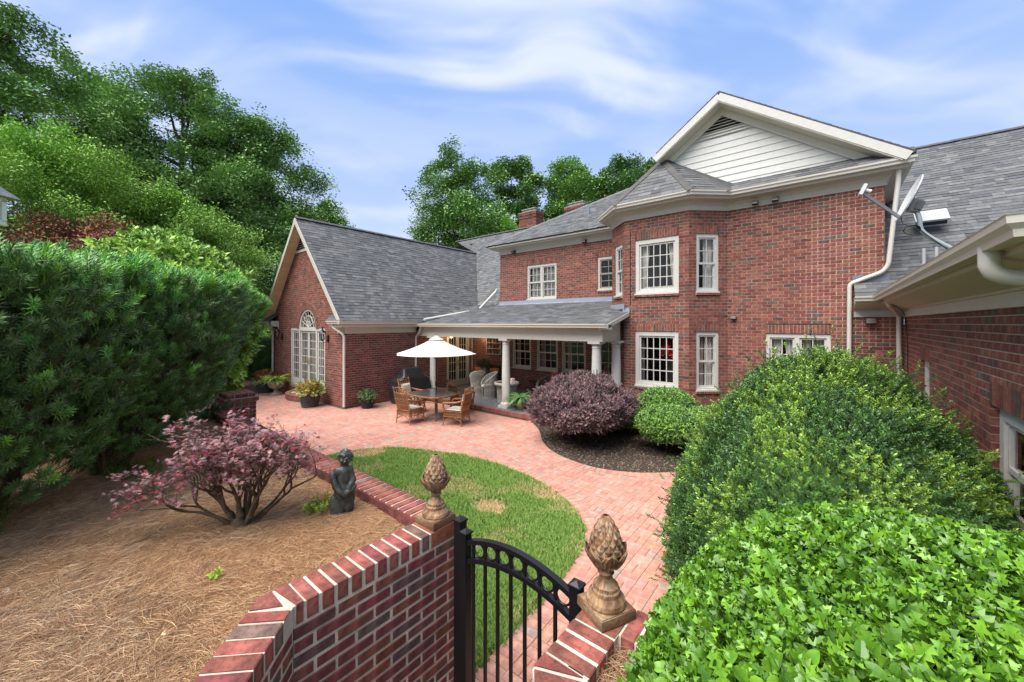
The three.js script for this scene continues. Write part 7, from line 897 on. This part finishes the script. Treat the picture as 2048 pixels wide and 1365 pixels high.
// ---- garden statue: a standing child seen from behind, one cast body
{
  const b = [-2.8, bedY(-2.8, -1.43) - .02, -1.43], t = thing('garden_statue', 'dark bronze statue of a curly haired child standing on the pine straw', 'statue', b), N = 84, S = .27, mat = std({ roughness: .42, metalness: .35 });
  const J = [], cap = (a, ra, c, rc, k = .018) => J.push([V(...a), ra, V(...c), rc, k]); // local frame: +x right in view, +y up, +z towards viewer
  cap([-.012, .095, .0], .042, [-.03, .02, .0], .036); cap([.048, .15, .0], .042, [.046, .07, .008], .033); cap([.046, .07, .008], .033, [.04, .008, 0], .028); cap([-.028, .2, 0], .046, [-.03, .1, .0], .04); cap([.03, .2, 0], .047, [.048, .14, 0], .042);
  cap([0, .215, 0], .056, [.0, .27, -.004], .05); cap([0, .27, -.004], .05, [.0, .315, 0], .048); cap([-.045, .325, 0], .026, [.045, .328, 0], .026); cap([0, .335, 0], .022, [.006, .37, .0], .021); cap([.012, .405, .004], .046, [.016, .42, .004], .047);
  cap([.055, .325, 0], .023, [.078, .255, .012], .019); cap([.078, .255, .012], .019, [.045, .205, .045], .016); cap([-.055, .325, 0], .022, [-.085, .265, -.01], .019); cap([-.085, .265, -.01], .019, [-.07, .2, -.03], .016);
  cap([-.05, .01, -.01], .05, [-.055, .13, -.01], .036); cap([-.08, .02, .02], .02, [-.085, .14, .0], .018);
  for (let k = 0; k < 14; k++) { const q0 = k / 14, q1 = (k + 1) / 14, D = q => [-.085 + .17 * q - .02 * Math.sin(q * 3.14), .31 - .12 * Math.sin(q * 2.4) - .02 * q, .02 + .05 * Math.sin(q * 3.14)]; cap(D(q0), .019, D(q1), .019, .006); const E = q => [-.09 + .15 * q, .29 - .11 * Math.sin(q * 2.2) - .02, .015 + .05 * Math.sin(q * 3.14)]; cap(E(q0), .013, E(q1), .013, .004); }
  const R = rng(951); for (let k = 0; k < 46; k++) { const d = rndDir(R); if (d.y < -.35) d.y *= -1; const c = V(.014, .415, .004).addScaledVector(d, .047); J.push([c, .0125, c.clone().addScaledVector(rndDir(R), .012), .011, .004]); }
  const sd = p => { let d = 1e3; for (const [a, ra, c, rc, k] of J) { const ab = V(0, 0, 0).subVectors(c, a), tt = clamp(V(0, 0, 0).subVectors(p, a).dot(ab) / Math.max(1e-9, ab.lengthSq()), 0, 1), q = a.clone().addScaledVector(ab, tt).distanceTo(p) - lerp(ra, rc, tt), h = clamp(.5 + .5 * (d - q) / k, 0, 1); d = lerp(d, q, h) - k * h * (1 - h); } return d; };
  const mc = new MarchingCubes(N, mat, false, false, 120000); mc.isolation = 0; const hs = N / 2; for (let z = 0; z < N; z++) for (let y = 0; y < N; y++) for (let x = 0; x < N; x++) { const p = V((x - hs) / hs * S, (y - hs) / hs * S + .235, (z - hs) / hs * S); mc.field[x + y * N + z * N * N] = (Math.abs(p.x) > .16 || Math.abs(p.z) > .12) ? -.1 : -sd(p); } mc.update();
  const n = mc.count, g = new THREE.BufferGeometry(); const P = new Float32Array(n * 3), Nn = new Float32Array(n * 3), Cc = new Float32Array(n * 3); for (let k = 0; k < n; k++) { P[k * 3] = mc.positionArray[k * 3] * S; P[k * 3 + 1] = mc.positionArray[k * 3 + 1] * S + .235; P[k * 3 + 2] = mc.positionArray[k * 3 + 2] * S; for (let j = 0; j < 3; j++) Nn[k * 3 + j] = mc.normalArray[k * 3 + j]; const v = noise3(P[k * 3] * 40, P[k * 3 + 1] * 40, P[k * 3 + 2] * 40), c = [lin(62, 64, 62), lin(80, 84, 78)][v > .5 ? 1 : 0]; Cc[k * 3] = c[0]; Cc[k * 3 + 1] = c[1]; Cc[k * 3 + 2] = c[2]; }
  g.setAttribute('position', new THREE.BufferAttribute(P, 3)); g.setAttribute('normal', new THREE.BufferAttribute(Nn, 3)); g.setAttribute('color', new THREE.BufferAttribute(Cc, 3)); g.computeVertexNormals(); const m = shade(new THREE.Mesh(g, mat)); m.name = 'body'; const ba = new GB(); ba.lathe(V(0, 0, 0), [[.1, -.02], [.1, .012], [.085, .022], [0, .024]], 20, lin(66, 66, 62)); t.add(m); const bm = shade(new THREE.Mesh(ba.build(), mat)); bm.name = 'base'; t.add(bm); const vd = Math.atan2(-(b[0]), -(b[2])); t.rotation.y = Math.atan2(0 - b[0], 0 - b[2]); t.scale.set(.88, 1.06, .88); t.position.y += .02;
}
renderer.render(scene, camera);
